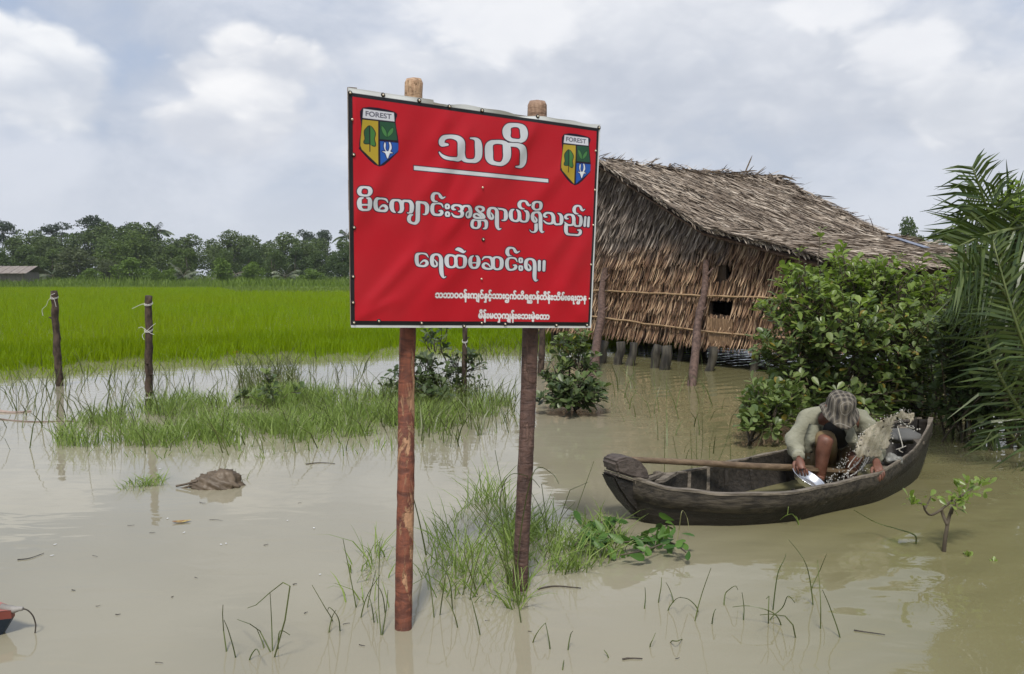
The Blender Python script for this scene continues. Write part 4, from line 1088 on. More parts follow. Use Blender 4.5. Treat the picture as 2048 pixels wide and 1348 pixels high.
# ragged far verge, thrown-up bundles as in the photo's right skyline
k = 420; s = hr.uniform(0.2, 4.7, k); b = np.array([roof_pt(q, ROOF_V1 - hr.uniform(0, .5), .03) for q in s])
d = HV * hr.normal(-.1, .55, k)[:, None] - HU * hr.normal(.3, .8, k)[:, None] + UP * hr.normal(-.02, .16, k)[:, None]; d /= np.linalg.norm(d, axis=1)[:, None]
nn = np.tile(UP, (k, 1)) - d * (d @ UP)[:, None]
B.append(b); D.append(d); N_.append(nn / np.linalg.norm(nn, axis=1)[:, None]); LL.append(hr.uniform(.16, .42, k)); WW.append(hr.uniform(.018, .04, k)); CU.append(hr.uniform(-.5, .05, k))
strip_obj('roof_thatch', np.concatenate(B), np.concatenate(D), np.concatenate(N_), np.concatenate(LL), np.concatenate(WW), np.concatenate(CU), m_grey, roof, hr)
# verge fringe hanging off the near gable edge
for (sa, sb, k) in ((-.25, 4.62, 380), (4.74, 7.2, 160)):
  s = hr.uniform(sa, sb, k); b = np.array([roof_pt(q, ROOF_V0 + hr.uniform(-.02, .10), -.01) for q in s])
  d = -UP * hr.uniform(.3, .8, k)[:, None] - HU * (np.where(s < 4.68, 1, -1) * hr.uniform(.4, 1.0, k))[:, None] - HV * hr.uniform(0, .25, k)[:, None]; d /= np.linalg.norm(d, axis=1)[:, None]
  nn = np.tile(-HV, (k, 1)) - d * (d @ -HV)[:, None]; nn /= np.linalg.norm(nn, axis=1)[:, None]
  strip_obj('verge_fringe', b, d, nn, hr.uniform(.05, .15, k), hr.uniform(.014, .03, k), hr.uniform(-.1, .2, k), m_grey, roof, hr)
# bluish sheet tucked under the thatch near the far end
m_sheet = simple('blue_grey_plastic', (0.16, 0.18, 0.24), (0.22, 0.24, 0.31), 6, .5)
gs, gv = np.meshgrid(np.linspace(.1, 3, 60), np.linspace(2.5, ROOF_V1 - .1, 60)); gp = np.array([roof_pt(a, b, .05) for a, b in zip(gs.ravel(), gv.ravel())]); gx, gy = proj(gp)
ends = [gp[np.argmin(np.hypot(gx - a, gy - b))] for a, b in ((1778, 474), (1853, 498))]
mb = MB(); dvec = (ends[1] - ends[0]) / 2; mb.box((ends[0] + ends[1]) / 2 + UP * .02, dvec, HV * .11, UP * .006); mb.build('roof_patch', m_sheet, roof)
# verge pole, rafters, eave beam
mb = MB(); mb.tube([roof_pt(s, ROOF_V0 + .10, -.10) for s in (-.2, 1.0, 1.99, 3.3, 4.66)], .035, 6); mb.tube([hp(-.05, -.25, 1.70), hp(-.05, HD, 1.70)], .035, 6); mb.build('rafters', m_pole, hut)
for k in range(7):
    a = hp(-.06, .35 + k * .68, 0); mb = MB(); mb.tube([a + UP * .3, a + UP * 1.0 + HV * hr.normal(0, .03), a + UP * 1.72], .035, 7); mb.build('wall_pole', m_stilt, hut, True)
# ---- bamboo battens across the wall
for pts in ([(0.05, 1.155), (.97, 1.16), (2.18, 1.165), (3.6, 1.19), (5.0, 1.21), (6.8, 1.22)], [(0.1, .575), (1.84, .575), (3.3, .63), (5.0, .70), (6.8, .72)]):
    c = catmull([hp(s, -.095, z) for s, z in pts], 7); c = c + hr.normal(0, .004, c.shape)
    mb = MB(); mb.tube(c, .017, 6, jit=.08); mb.build('bamboo_rail', m_bamboo, hut)
# ---- floor deck and stilts
mb = MB(); mb.box(hp(HW / 2, HD / 2, .36), HU * (HW / 2 - .05), HV * (HD / 2 - .05), (0, 0, .03)); mb.build('floor', m_under, hut)
for px, py, r0 in [(1196, 726, .07), (1228, 729, .075), (1252, 731, .07), (1300, 736, .07), (1320, 739, .085), (1352, 722, .05), (1410, 742, .065), (1500, 742, .065), (1590, 746, .07), (1640, 742, .07)]:
    g = G(px, py); mb = MB(); n_ = 7
    pts = [g + np.array([hr.normal() * .012 + .02 * k, hr.normal() * .012, -.5 + (0.88) * k / (n_ - 1)]) for k in range(n_)]
    mb.tube(pts, [r0 * hr.uniform(.9, 1.08) for _ in range(n_)], 9); mb.build('stilt', m_stilt, hut, True)
for s_, v_ in [(.2, 2.4), (.2, 4.5), (3.2, 3.4), (5.6, 1.6), (6.7, .3), (6.7, 2.5), (6.7, 4.5), (3.4, 4.5), (1.6, 2.2), (4.6, 2.6)]:
    mb = MB(); mb.tube([hp(s_, v_, -.5), hp(s_, v_, .36)], .08, 8); mb.build('stilt', m_stilt, hut, True)
# ---- two crooked props leaning on the wall
def prop(base, top, kinks, r0, r1, label):
    n_ = 14; f = np.linspace(0, 1, n_)[:, None]; pts = base * (1 - f) + top * f
    for (a, dx) in kinks: pts = pts + np.array([dx, 0, 0]) * np.exp(-((f - a) / .12) ** 2)
    pts = np.vstack([base - (top - base) * .2, pts])
    mb = MB(); mb.tube(pts, np.linspace(r0, r1, n_ + 1) * hr.uniform(.9, 1.12, n_ + 1), 9, jit=.03)
    i = int(n_ * .62); p0 = pts[i]; mb.tube([p0, p0 + np.array([.10, -.02, .10])], [.03, .012], 6)
    i = int(n_ * .92); p0 = pts[i]; mb.tube([p0, p0 + np.array([.12, -.02, .16])], [.028, .012], 6)
    return tag(mb.build('prop_pole', m_pole, None, True), label, 'pole', 'props leaning on the hut wall')
prop(G(1383, 771), hp(2.02, -.16, 1.72), [(.45, -.02), (.75, .03)], .066, .045, 'crooked prop pole leaning on the hut wall beside its window openings')
prop(G(1186, 752), hp(4.55, -.14, 1.60), [(.5, .03), (.8, -.02)], .080, .055, 'crooked prop pole leaning on the hut wall just right of the sign')
# ================================================================ NEAR PLANTS
vr = np.random.default_rng(33)
# leaf template: rounded oval blade folded along the midrib, two 6-gons
LT = np.array([[0, 0, 0], [.30, .26, .05], [.66, .46, .08], [.92, .30, .05], [1.0, 0, -.02], [.5, 0, 0],
               [0, 0, 0], [.5, 0, 0], [1.0, 0, -.02], [.92, -.30, .05], [.66, -.46, .08], [.30, -.26, .05]])
def leaves(base, direc, normal, L, Wd, r=vr, tmpl=LT):
    side = np.cross(normal, direc)
    side /= np.linalg.norm(side, axis=1)[:, None] + 1e-9
    up = np.cross(direc, side); N = len(base)
    t_ = tmpl[None]; bendz = (-.12 * (tmpl[:, 0] ** 2))[None] * L[:, None]
    V = base[:, None] + direc[:, None] * (t_[..., 0] * L[:, None])[..., None] + side[:, None] * (t_[..., 1] * Wd[:, None])[..., None] \
        + up[:, None] * (t_[..., 2] * Wd[:, None] + bendz)[..., None]
    # weld each leaf's midrib so a leaf is one island: verts 0..5 and 9,10,11
    Vs = V[:, [0, 1, 2, 3, 4, 5, 9, 10, 11]].reshape(-1, 3)
    o = np.arange(N)[:, None, None] * 9
    Fq = (np.array([[0, 1, 2, 3, 4, 5], [0, 5, 4, 6, 7, 8]])[None] + o).reshape(-1, 6)
    return Vs, Fq
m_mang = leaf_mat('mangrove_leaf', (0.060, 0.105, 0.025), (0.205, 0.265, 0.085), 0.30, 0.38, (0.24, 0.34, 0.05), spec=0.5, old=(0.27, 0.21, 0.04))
m_mang_bright = leaf_mat('bright_mangrove_leaf', (0.140, 0.215, 0.034), (0.28, 0.37, 0.095), 0.38, 0.34, (0.28, 0.42, 0.03), spec=0.5)
m_mang_dark = leaf_mat('dark_mangrove_leaf', (0.036, 0.066, 0.020), (0.120, 0.160, 0.058), 0.25, 0.4, spec=0.5)
m_twig = simple('mangrove_twig', (0.055, 0.042, 0.028), (0.10, 0.08, 0.055), 8, 0.8)
def unit(v): return v / (np.linalg.norm(v, axis=-1, keepdims=True) + 1e-9)
def shrub(name, root_pts, lobes, n_tips, leaf_L, mats, label, cat, r, per_tip=(7, 12), group=None, trunk_r=.02, twig_r=.006, inner=0.3):
    """Stems rise from root_pts to tips spread through the lobes; leaf rosettes at and below each tip."""
    root = thing(name, label, cat, root_pts[0], group)
    lob = np.array(lobes); wts = lob[:, 3] * lob[:, 4] * lob[:, 5]; wts = wts / wts.sum()
    which = r.choice(len(lob), n_tips, p=wts); v = unit(r.normal(size=(n_tips, 3)))
    rad = r.uniform(inner, 1.0, n_tips) ** 0.5
    tips = lob[which, :3] + v * rad[:, None] * lob[which, 3:6]
    tips[:, 2] = np.maximum(tips[:, 2], .05)
    roots = np.array(root_pts)
    mb = MB(); LB, LD, LN = [], [], []
    hubs = lob[:, :3] * .75 + roots[r.integers(0, len(roots), len(lob))] * .25
    for i, h in enumerate(hubs):
        b = roots[np.argmin(np.linalg.norm(roots[:, :2] - h[:2], axis=1))]
        m_ = (b + h) / 2 + r.normal(0, .05, 3)
        mb.tube(catmull([b - np.array([0, 0, .3]), b, m_, h], 3), np.linspace(trunk_r, trunk_r * .55, 10), 6)
    for k in range(n_tips):
        h = hubs[which[k]]; tip = tips[k]; L = np.linalg.norm(tip - h)
        mid = h * .45 + tip * .55 + r.normal(0, .05 * L, 3) + np.array([0, 0, -.04 * L])
        pts = catmull([h, mid, tip], 3)
        mb.tube(pts[2:], np.linspace(twig_r, twig_r * .45, len(pts) - 2), 4, cap=False)
        ax = unit(tip - mid + np.array([0, 0, .35 * L]))
        n = r.integers(*per_tip)
        back = r.uniform(0, min(.35, .6 * L), n) * (r.uniform(0, 1, n) ** .7)
        p0 = tip - unit(tip - mid) * back[:, None]
        ang = np.arange(n) * 2.4 + r.uniform(0, 6.28); e1 = unit(np.cross(ax, [0.3, 0.2, 1.0])); e2 = np.cross(ax, e1)
        rd = e1 * np.cos(ang)[:, None] + e2 * np.sin(ang)[:, None]
        d = unit(rd * r.uniform(.6, 1.1, (n, 1)) + ax * r.uniform(.25, 1.0, (n, 1)) + r.normal(0, .15, (n, 3)))
        nn = unit(ax + np.array([0, 0, .8]) + r.normal(0, .35, (n, 3)))
        LB.append(p0 + rd * .008); LD.append(d); LN.append(nn)
    LB, LD, LN = map(np.concatenate, (LB, LD, LN))
    ok = LB[:, 2] > .02; LB, LD, LN = LB[ok], LD[ok], LN[ok]
    n = len(LB); L = leaf_L * r.uniform(.45, 1.3, n)
    top = LB[:, 2] + .25 * r.normal(size=n) > np.quantile(LB[:, 2], .80)  # upper leaves take the second leaf material
    for msk, nm, mt in ((~top, 'foliage', mats[0]), (top, 'upper_foliage', mats[1])):
        if msk.sum() == 0: continue
        V, Fq = leaves(LB[msk], LD[msk], LN[msk], L[msk], L[msk] * r.uniform(.52, .74, msk.sum()), r)
        link(nm, idx_mesh(nm, V, Fq), mt, root)
    mb.build('stems', m_twig, root)
    return root
def lobe(px, py, d, rx, rz, ry=None):
    c = P(px, py, d); return (*c, rx / FPX * d, (ry or rx) / FPX * d, rz / FPX * d)

# large mangrove in front of the hut (behind the boat)
D0 = 8.2
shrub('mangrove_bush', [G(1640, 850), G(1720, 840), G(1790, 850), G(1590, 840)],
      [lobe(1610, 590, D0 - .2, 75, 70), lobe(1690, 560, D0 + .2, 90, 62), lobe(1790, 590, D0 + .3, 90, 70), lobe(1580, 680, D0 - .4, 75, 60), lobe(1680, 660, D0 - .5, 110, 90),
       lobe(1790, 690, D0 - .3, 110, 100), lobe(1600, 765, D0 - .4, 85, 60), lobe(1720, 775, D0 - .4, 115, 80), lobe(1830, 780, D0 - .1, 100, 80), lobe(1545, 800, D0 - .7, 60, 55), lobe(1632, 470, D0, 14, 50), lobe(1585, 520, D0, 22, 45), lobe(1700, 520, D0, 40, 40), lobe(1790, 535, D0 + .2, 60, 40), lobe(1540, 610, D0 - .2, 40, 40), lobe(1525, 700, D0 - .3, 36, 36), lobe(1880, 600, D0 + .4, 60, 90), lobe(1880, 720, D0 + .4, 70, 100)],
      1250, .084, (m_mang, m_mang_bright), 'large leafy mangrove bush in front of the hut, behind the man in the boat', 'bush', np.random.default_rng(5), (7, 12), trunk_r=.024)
shrub('mangrove_bush', [G(1530, 905), G(1500, 890)],
      [lobe(1510, 850, 6.9, 35, 36), lobe(1545, 830, 7.0, 45, 45), lobe(1530, 800, 7.2, 42, 45), lobe(1500, 815, 7.2, 30, 35), lobe(1585, 805, 7.3, 35, 40)],
      150, .078, (m_mang, m_mang), 'low mangrove bush at the water beside the large bush, left of the man', 'bush', np.random.default_rng(6), (6, 10), trunk_r=.014)
# taller light mangrove at the right edge behind the palm
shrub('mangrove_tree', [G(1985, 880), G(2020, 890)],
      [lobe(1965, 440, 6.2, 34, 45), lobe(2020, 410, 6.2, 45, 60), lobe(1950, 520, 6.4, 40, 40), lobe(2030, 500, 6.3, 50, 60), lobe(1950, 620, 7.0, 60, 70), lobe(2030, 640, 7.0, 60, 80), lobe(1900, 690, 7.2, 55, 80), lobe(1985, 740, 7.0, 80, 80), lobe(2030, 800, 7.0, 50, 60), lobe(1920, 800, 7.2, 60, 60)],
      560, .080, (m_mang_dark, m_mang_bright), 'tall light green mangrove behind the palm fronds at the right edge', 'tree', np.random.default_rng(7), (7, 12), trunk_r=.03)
# small mangroves around the sign posts
shrub('mangrove_shrub', [G(866, 792), G(880, 790)],
      [lobe(870, 690, 9.9, 40, 40), lobe(845, 740, 9.8, 60, 36), lobe(925, 735, 9.9, 50, 40), lobe(790, 755, 9.7, 45, 26), lobe(960, 770, 9.7, 30, 24), lobe(870, 775, 9.6, 95, 28), lobe(885, 665, 9.9, 28, 20)],
      120, .095, (m_mang_dark, m_mang_dark), 'dark open mangrove shrub behind the left post of the sign', 'shrub', np.random.default_rng(8), (5, 9), trunk_r=.014, inner=.15)
shrub('mangrove_shrub', [G(1150, 822), G(1140, 820)],
      [lobe(1140, 690, 8.9, 40, 30), lobe(1165, 720, 8.8, 42, 34), lobe(1110, 745, 8.8, 36, 30), lobe(1150, 780, 8.6, 70, 36), lobe(1185, 790, 8.6, 36, 26), lobe(1105, 795, 8.6, 36, 26), lobe(1160, 668, 8.9, 22, 20)],
      190, .085, (m_mang_dark, m_mang), 'dense small mangrove shrub just right of the right sign post', 'shrub', np.random.default_rng(9), (6, 10), trunk_r=.016)
shrub('mangrove_seedling', [G(545, 812)],
      [lobe(535, 775, 9.0, 22, 22), lobe(590, 776, 9.0, 18, 12), lobe(495, 790, 8.9, 20, 14), lobe(540, 755, 9.1, 16, 14)],
      26, .075, (m_mang_dark, m_mang), 'small dark seedling among the reeds of the grass bank', 'seedling', np.random.default_rng(10), (4, 7), trunk_r=.006, twig_r=.004)

# mangrove sapling standing alone in the open water on the right
sap = thing('mangrove_sapling', 'bare-stemmed mangrove sapling standing alone in the water right of the boat', 'sapling', G(1888, 1103))
B0 = G(1888, 1103); Ds = B0[1]
def S_(px, py, dy=0.0): return P(px, py, Ds + dy)
mb = MB()
mb.tube(catmull([B0 - np.array([0, 0, .3]), B0, S_(1892, 1065), S_(1898, 1035, .01), S_(1904, 1015)], 4), np.linspace(.0125, .0075, 17), 8, jit=.05)
mb.tube(catmull([S_(1895, 1050), S_(1886, 1030, .03), S_(1884, 1018, .03), S_(1894, 1010, .04), S_(1905, 1000, .05)], 4), np.linspace(.010, .005, 17), 6)
mb.tube(catmull([S_(1885, 1018, .03), S_(1862, 1030), S_(1850, 1020, -.02), S_(1845, 1008, -.04), S_(1825, 1004, -.05)], 4), np.linspace(.007, .004, 17), 6)
mb.tube(catmull([S_(1902, 1028), S_(1910, 1005), S_(1925, 990, .04), S_(1945, 978, .06)], 4), np.linspace(.008, .004, 13), 6)
mb.tube(catmull([S_(1850, 1018, -.02), S_(1858, 1002), S_(1862, 992)], 4), np.linspace(.005, .003, 9), 5)
mb.build('stem', m_twig, sap, True)
cl, cd, cn = [], [], []
for px, py, rad, k, dy in [(1818, 1003, 12, 12, -.05), (1838, 1008, 12, 10, -.04), (1862, 992, 10, 6, 0), (1908, 1000, 18, 16, .05), (1925, 990, 20, 18, .05), (1945, 978, 20, 16, .06), (1960, 972, 12, 8, .08), (1905, 1012, 14, 10, 0), (1975, 968, 7, 4, .1), (1935, 968, 9, 6, .04)]:
    c = S_(px, py, dy); off = vr.normal(0, rad / FPX * Ds * .45, (k, 3)); cl.append(c + off)
    cd.append(unit(off + np.array([0, 0, .02]) + vr.normal(0, .015, (k, 3)))); cn.append(unit(vr.normal(0, .4, (k, 3)) + [0, -.25, 1]))
cl, cd, cn = map(np.concatenate, (cl, cd, cn)); L = vr.uniform(.030, .058, len(cl))
V, Fq = leaves(cl, cd, cn, L, L * .6); link('foliage', idx_mesh('foliage', V, Fq), m_mang_bright, sap)

# ---- feathery palm at the right edge: long dark fronds reaching into the picture
m_frond = leaf_mat('dark_palm_leaflet', (0.028, 0.056, 0.013), (0.105, 0.145, 0.038), 0.22, 0.35, (0.12, 0.2, 0.02), spec=0.5)
m_rachis = simple('frond_stalk', (0.085, 0.115, 0.030), (0.14, 0.165, 0.055), 4, 0.5)
palm = thing('nipa_palm', 'dark feathery palm with long fronds arching in from the right edge', 'palm', G(2130, 900))
def frond(path, n_leaf, ll, lw, r, face=(0, -1, 0), spread=.8, droop=.3, start=.15):
    pts = catmull(path, 10); T = unit(np.gradient(pts, axis=0)); n = len(pts)
    face = np.array(face, float); Q = []
    for k in range(n_leaf):
        f = start + (1 - start) * k / (n_leaf - 1); x_ = f * (n - 1); i = int(min(x_, n - 2)); fr = x_ - i
        c = pts[i] * (1 - fr) + pts[i + 1] * fr; tg = T[i]
        side = unit(np.cross(tg, face)); ln = ll * (math.sin(PI * (.2 + .72 * f)) * .75 + .25) * r.uniform(.8, 1.12)
        for sg in (-1, 1):
            v = unit(side * sg * spread + tg * r.uniform(.55, .85) + face * r.normal(.08, .22))
            m1 = c + v * ln * .5 + np.array([0, 0, -droop * .12 * ln]); tip = c + v * ln + np.array([0, 0, -droop * ln * r.uniform(.35, .9)])
            w = unit(np.cross(v, face) * r.uniform(.3, 1) + face * r.normal(.2, .5)) * lw * r.uniform(.8, 1.2)
            Q.append([c - w * .3, c + w * .3, m1 + w * .5, m1 - w * .5]); Q.append([m1 - w * .5, m1 + w * .5, tip + w * .04, tip - w * .04])
    return np.array(Q), pts
fr_ = np.random.default_rng(41)
FR = [  # base, control points (px, py, depth)
    ([(2120, 880, 6.6), (2040, 640, 6.3), (1985, 450, 6.1), (1945, 335, 6.0)], 40, .55),
    ([(2140, 880, 6.9), (2090, 600, 6.6), (2030, 430, 6.4), (1935, 395, 6.2)], 40, .55),
    ([(2130, 900, 6.4), (2060, 700, 6.1), (1990, 560, 5.9), (1915, 545, 5.8)], 38, .50),
    ([(2140, 940, 6.2), (2060, 850, 6.1), (1985, 720, 6.1), (1945, 560, 6.2)], 38, .45),
    ([(2130, 920, 7.6), (2060, 830, 7.5), (1990, 790, 7.4), (1900, 830, 7.3)], 34, .45),
    ([(2130, 900, 6.0), (2075, 760, 5.9), (2030, 640, 5.8), (1985, 480, 5.9)], 38, .45),
    ([(2150, 920, 6.6), (2110, 760, 6.5), (2060, 560, 6.4), (2040, 380, 6.4)], 40, .55),
    ([(2150, 420, 6.3), (2060, 450, 6.1), (1975, 468, 6.0), (1918, 492, 5.9)], 40, .62),
    ([(2140, 560, 6.6), (2060, 590, 6.5), (1990, 600, 6.4), (1922, 588, 6.3)], 30, .5),
    ([(2130, 940, 7.0), (2050, 900, 6.9), (2000, 850, 6.9), (1960, 900, 6.8)], 26, .4)]
for k, (ctrl, nl, ll) in enumerate(FR):
    path = [P(px, py, d) for px, py, d in ctrl]
    Q, pts = frond(path, int(nl * 1.05), ll, .023, fr_, face=unit(np.array([-.25, -1, .15])), droop=.55)
    fo = link('frond', poly_mesh('frond', Q.reshape(-1, 3), 4), m_frond, palm)
    mb = MB(); mb.tube(pts[::3], np.linspace(.022, .005, len(pts[::3])), 6); mb.build('stalk', m_rachis, fo, True)
# dark tangle of stalks low down at the water
mb = MB()
for k in range(46):
    a = G(fr_.uniform(1860, 2100), fr_.uniform(835, 900)); b = a + np.array([fr_.normal(0, .22), fr_.normal(0, .2), fr_.uniform(.3, 1.1)])
    mb.tube(catmull([a - np.array([0, 0, .2]), a, (a + b) / 2 + fr_.normal(0, .05, 3), b], 3), np.linspace(.012, .005, 10), 5)
mb.build('stalks', m_twig, palm)

# ================================================================ GRASSES IN THE WATER
m_grass = leaf_mat('marsh_grass', (0.145, 0.225, 0.042), (0.265, 0.350, 0.090), 0.35, 0.5, (0.27, 0.40, 0.07))
m_sedge = leaf_mat('sedge_stem', (0.060, 0.084, 0.018), (0.125, 0.150, 0.045), 0.15, 0.4)
m_straw = leaf_mat('dry_sedge', (0.16, 0.17, 0.07), (0.30, 0.29, 0.14), 0.2, 0.5)
gr = np.random.default_rng(52)
def scatter(poly, n, r, dens=None):
    """n points on the water inside a photo-pixel outline, even on the ground."""
    poly = np.array(poly, float); w = np.array([G(*q) for q in poly])
    out = []
    tot = 0
    while tot < n:
        x = r.uniform(w[:, 0].min(), w[:, 0].max(), n * 3); y = r.uniform(w[:, 1].min(), w[:, 1].max(), n * 3)
        px, py = proj(np.stack([x, y, np.zeros_like(x)], 1)); ok = in_poly(px, py, poly)
        if dens is not None: ok &= r.uniform(0, 1, len(x)) < dens(x, y)
        out.append(np.stack([x[ok], y[ok]], 1)); tot += ok.sum()
    o = np.concatenate(out)[:n]; return np.column_stack([o, np.zeros(len(o))])
def patch_d(x, y): return np.clip(.55 + .6 * np.sin(x * 3.1 + 1.7 * np.sin(y * 2.3)) * np.sin(y * 4.1 + x) + .25 * np.sin(x * 9 + y * 7), .04, 1)
BANK = [(105, 885), (160, 838), (300, 820), (430, 796), (560, 786), (700, 780), (830, 786), (960, 786), (1025, 800), (1020, 822), (930, 850), (870, 868), (760, 872), (640, 885), (520, 893), (380, 897), (240, 898), (120, 897)]
b = scatter(BANK, 9500, gr, patch_d); n = len(b)
o = blades_shared('bank_grass', b - [0, 0, .03], gr.uniform(.09, .30, n) * (.55 + .6 * np.clip(np.sin(b[:, 0] * 2.3 + 1) * np.sin(b[:, 1] * 3.1 + b[:, 0]) + .5, 0, 1)), gr.uniform(.006, .011, n), gr.uniform(.05, .45, n), gr.uniform(.05, .6, n), m_grass, gr)
bank = o; tag(o, 'low bank of green grass rising from the flood behind the sign posts', 'grass', kind='stuff')
b = np.concatenate([scatter([(0, 900), (0, 745), (300, 735), (620, 720), (735, 730), (735, 800), (420, 800), (150, 850), (100, 900)], 380, gr, patch_d),
                    scatter([(470, 800), (480, 745), (590, 740), (610, 790)], 330, gr), scatter([(90, 900), (130, 845), (430, 790), (1030, 785), (1050, 850), (880, 895), (560, 915), (240, 912)], 420, gr), scatter([(760, 860), (760, 790), (1010, 790), (1050, 860), (900, 900)], 190, gr),
                    scatter([(940, 735), (960, 690), (1120, 690), (1130, 735)], 160, gr), scatter([(1200, 800), (1220, 745), (1420, 775), (1480, 850), (1480, 920), (1330, 905)], 60, gr)])
n = len(b); o = blades_shared('reeds', b - [0, 0, .05], gr.uniform(.18, .55, n), gr.uniform(.008, .014, n), gr.uniform(.02, .35, n), gr.uniform(.05, .8, n), m_sedge, gr)
tag(o, 'thin reeds standing in the open water around the grass bank', 'reeds', kind='stuff')
b = scatter([(0, 742), (300, 722), (690, 708), (830, 700), (1180, 692), (1180, 706), (690, 722), (300, 738), (0, 765)], 1500, gr)
n = len(b); o = blades_shared('rice_edge_stubble', b - [0, 0, .02], gr.uniform(.05, .2, n), gr.uniform(.009, .014, n), gr.uniform(.05, .5, n), gr.uniform(.05, .6, n), m_rice, gr)
tag(o, 'sparse short rice shoots along the drowned edge of the field', 'rice shoots', kind='stuff')

b = scatter([(85, 905), (120, 840), (420, 785), (1035, 780), (1050, 850), (880, 900), (560, 922), (240, 920)], 1300, gr, patch_d); n = len(b)
o = blades_shared('bank_edge_grass', b - [0, 0, .03], gr.uniform(.06, .22, n), gr.uniform(.005, .010, n), gr.uniform(.05, .5, n), gr.uniform(.05, .7, n), m_grass, gr)
tag(o, 'scattered single grass blades thinning out into the water round the grass bank', 'grass', kind='stuff')
# foreground marsh grass round the sign posts
FG = [([(830, 1120), (880, 1060), (960, 985), (1010, 960), (1030, 1000), (1030, 1180), (1000, 1230), (930, 1215), (860, 1205)], 420, (.10, .30)),
      ([(1000, 1190), (1010, 1060), (1060, 1060), (1060, 1190), (1030, 1225)], 260, (.12, .30)),
      ([(1050, 1130), (1060, 1050), (1130, 1040), (1230, 1060), (1260, 1100), (1200, 1140), (1110, 1150)], 520, (.08, .24)),
      ([(690, 1215), (700, 1130), (760, 1080), (800, 1150), (790, 1240), (740, 1250)], 60, (.08, .24))]
bs, hs = [], []
for poly, n_, (h0, h1) in FG:
    q = scatter(poly, n_, gr, lambda x, y: np.clip(.4 + .8 * np.sin(x * 11 + 2 * np.sin(y * 9)) * np.sin(y * 13), .05, 1)); bs.append(q); hs.append(gr.uniform(h0, h1, n_))
b = np.concatenate(bs); n = len(b)
o = blades_shared('marsh_grass', b - [0, 0, .03], np.concatenate(hs), gr.uniform(.0045, .0095, n), gr.uniform(.1, .6, n), gr.uniform(.1, .9, n), m_grass, gr)
tag(o, 'thin marsh grass growing out of the water round the sign posts', 'grass', kind='stuff')

def stem(mb, pts, r0, r1=None, n=5):
    c = catmull(pts, n); mb.tube(c, np.linspace(r0, r1 or r0 * .35, len(c)), 4, cap=False)
def at(px, py, base):
    """Point above a base on the water, in the upright plane facing us through that base."""
    return P(px, py, base[1])
def sedge(label, stems, mat=m_sedge, rad=.0036, name='sedge_clump', cat='sedge', group=None):
    """stems: lists of photo points, first one at the water."""
    mb = MB(); b0 = G(*stems[0][0]); roots = [G(*s[0]) - [0, 0, .07] for s in stems]   # unseen tubes under water join the stem bases
    for q0, q1 in zip(roots[:-1], roots[1:]): mb.tube([q0, (q0 + q1) / 2 - [0, 0, .01], q1], .006, 4)
    for s in stems:
        b = G(*s[0]); pts = [b - np.array([0, 0, .08]), b]
        for i, q in enumerate(s[1:]): pts.append(P(q[0], q[1], b[1] + .035 * (i + 1) * gr.normal()))
        # kinked stems: hold the corner by doubling points
        mb.tube(np.array(pts), np.linspace(rad, rad * .4, len(pts)), 4, cap=False) if len(pts) > 4 and s[0][0] % 2 else stem(mb, pts, rad)
    return tag(mb.build(name, mat), label, cat, group)
sedge('tall sedge clump with one stem bent right over, left of the sign posts', [[(549, 1314), (570, 1240), (580, 1172), (566, 1165), (540, 1185), (512, 1210), (495, 1216)], [(545, 1302), (543, 1240), (540, 1184)], [(556, 1298), (560, 1262), (580, 1270)], [(541, 1304), (520, 1262), (500, 1248), (475, 1239)], [(528, 1296), (518, 1268), (512, 1255)], [(499, 1320), (512, 1298), (520, 1310)]])
sedge('pair of thin sedge stems near the bottom edge, left of the tall bent clump', [[(453, 1303), (447, 1260), (445, 1228), (446, 1210)], [(471, 1315), (458, 1265), (448, 1240)]])
sedge('leaning sedge stems in open water midway between the bent clump and the left post', [[(665, 1242), (650, 1215), (624, 1170)], [(680, 1262), (676, 1235), (660, 1215), (655, 1222)], [(658, 1265), (664, 1235), (672, 1220)]])
sedge('tall straight sedge spike left of the left sign post', [[(712, 1215), (700, 1150), (686, 1078)]])
sedge('sedge clump standing against the left side of the left sign post', [[(762, 1270), (757, 1200), (760, 1085)], [(735, 1215), (742, 1180), (752, 1140)], [(765, 1270), (772, 1222), (776, 1180)], [(748, 1245), (742, 1205), (735, 1190)], [(722, 1235), (735, 1190), (760, 1150)], [(770, 1225), (765, 1190), (752, 1165)]])
sedge('broken dark sedge stem standing beside the left sign post', [[(852, 1110), (838, 1040), (824, 985)]], rad=.006)
sedge('spreading sedge clump in the gap between the two sign posts', [[(868, 1235), (862, 1180), (852, 1120)], [(880, 1230), (890, 1160), (900, 1100)], [(905, 1220), (895, 1150), (850, 1100)], [(940, 1200), (955, 1120), (985, 1045), (1000, 1030)], [(955, 1190), (930, 1110), (935, 1050)], [(915, 1255), (905, 1220), (890, 1195)], [(925, 1190), (945, 1130), (935, 1070)], [(960, 1270), (946, 1210), (940, 1190)]])
sedge('tall arching sedges leaning against the right sign post', [[(1022, 1190), (1010, 1080), (1000, 1000), (1020, 950), (1060, 955), (1080, 975)], [(1020, 1170), (980, 1060), (925, 990)], [(1015, 1180), (1003, 1080), (950, 1000)], [(1038, 1190), (1020, 1060), (990, 900)], [(1050, 1195), (1030, 1140), (1010, 1100)], [(1042, 1245), (1030, 1180), (1010, 1130)], [(1030, 1185), (1045, 1040), (1070, 940), (1105, 948), (1118, 968)]])
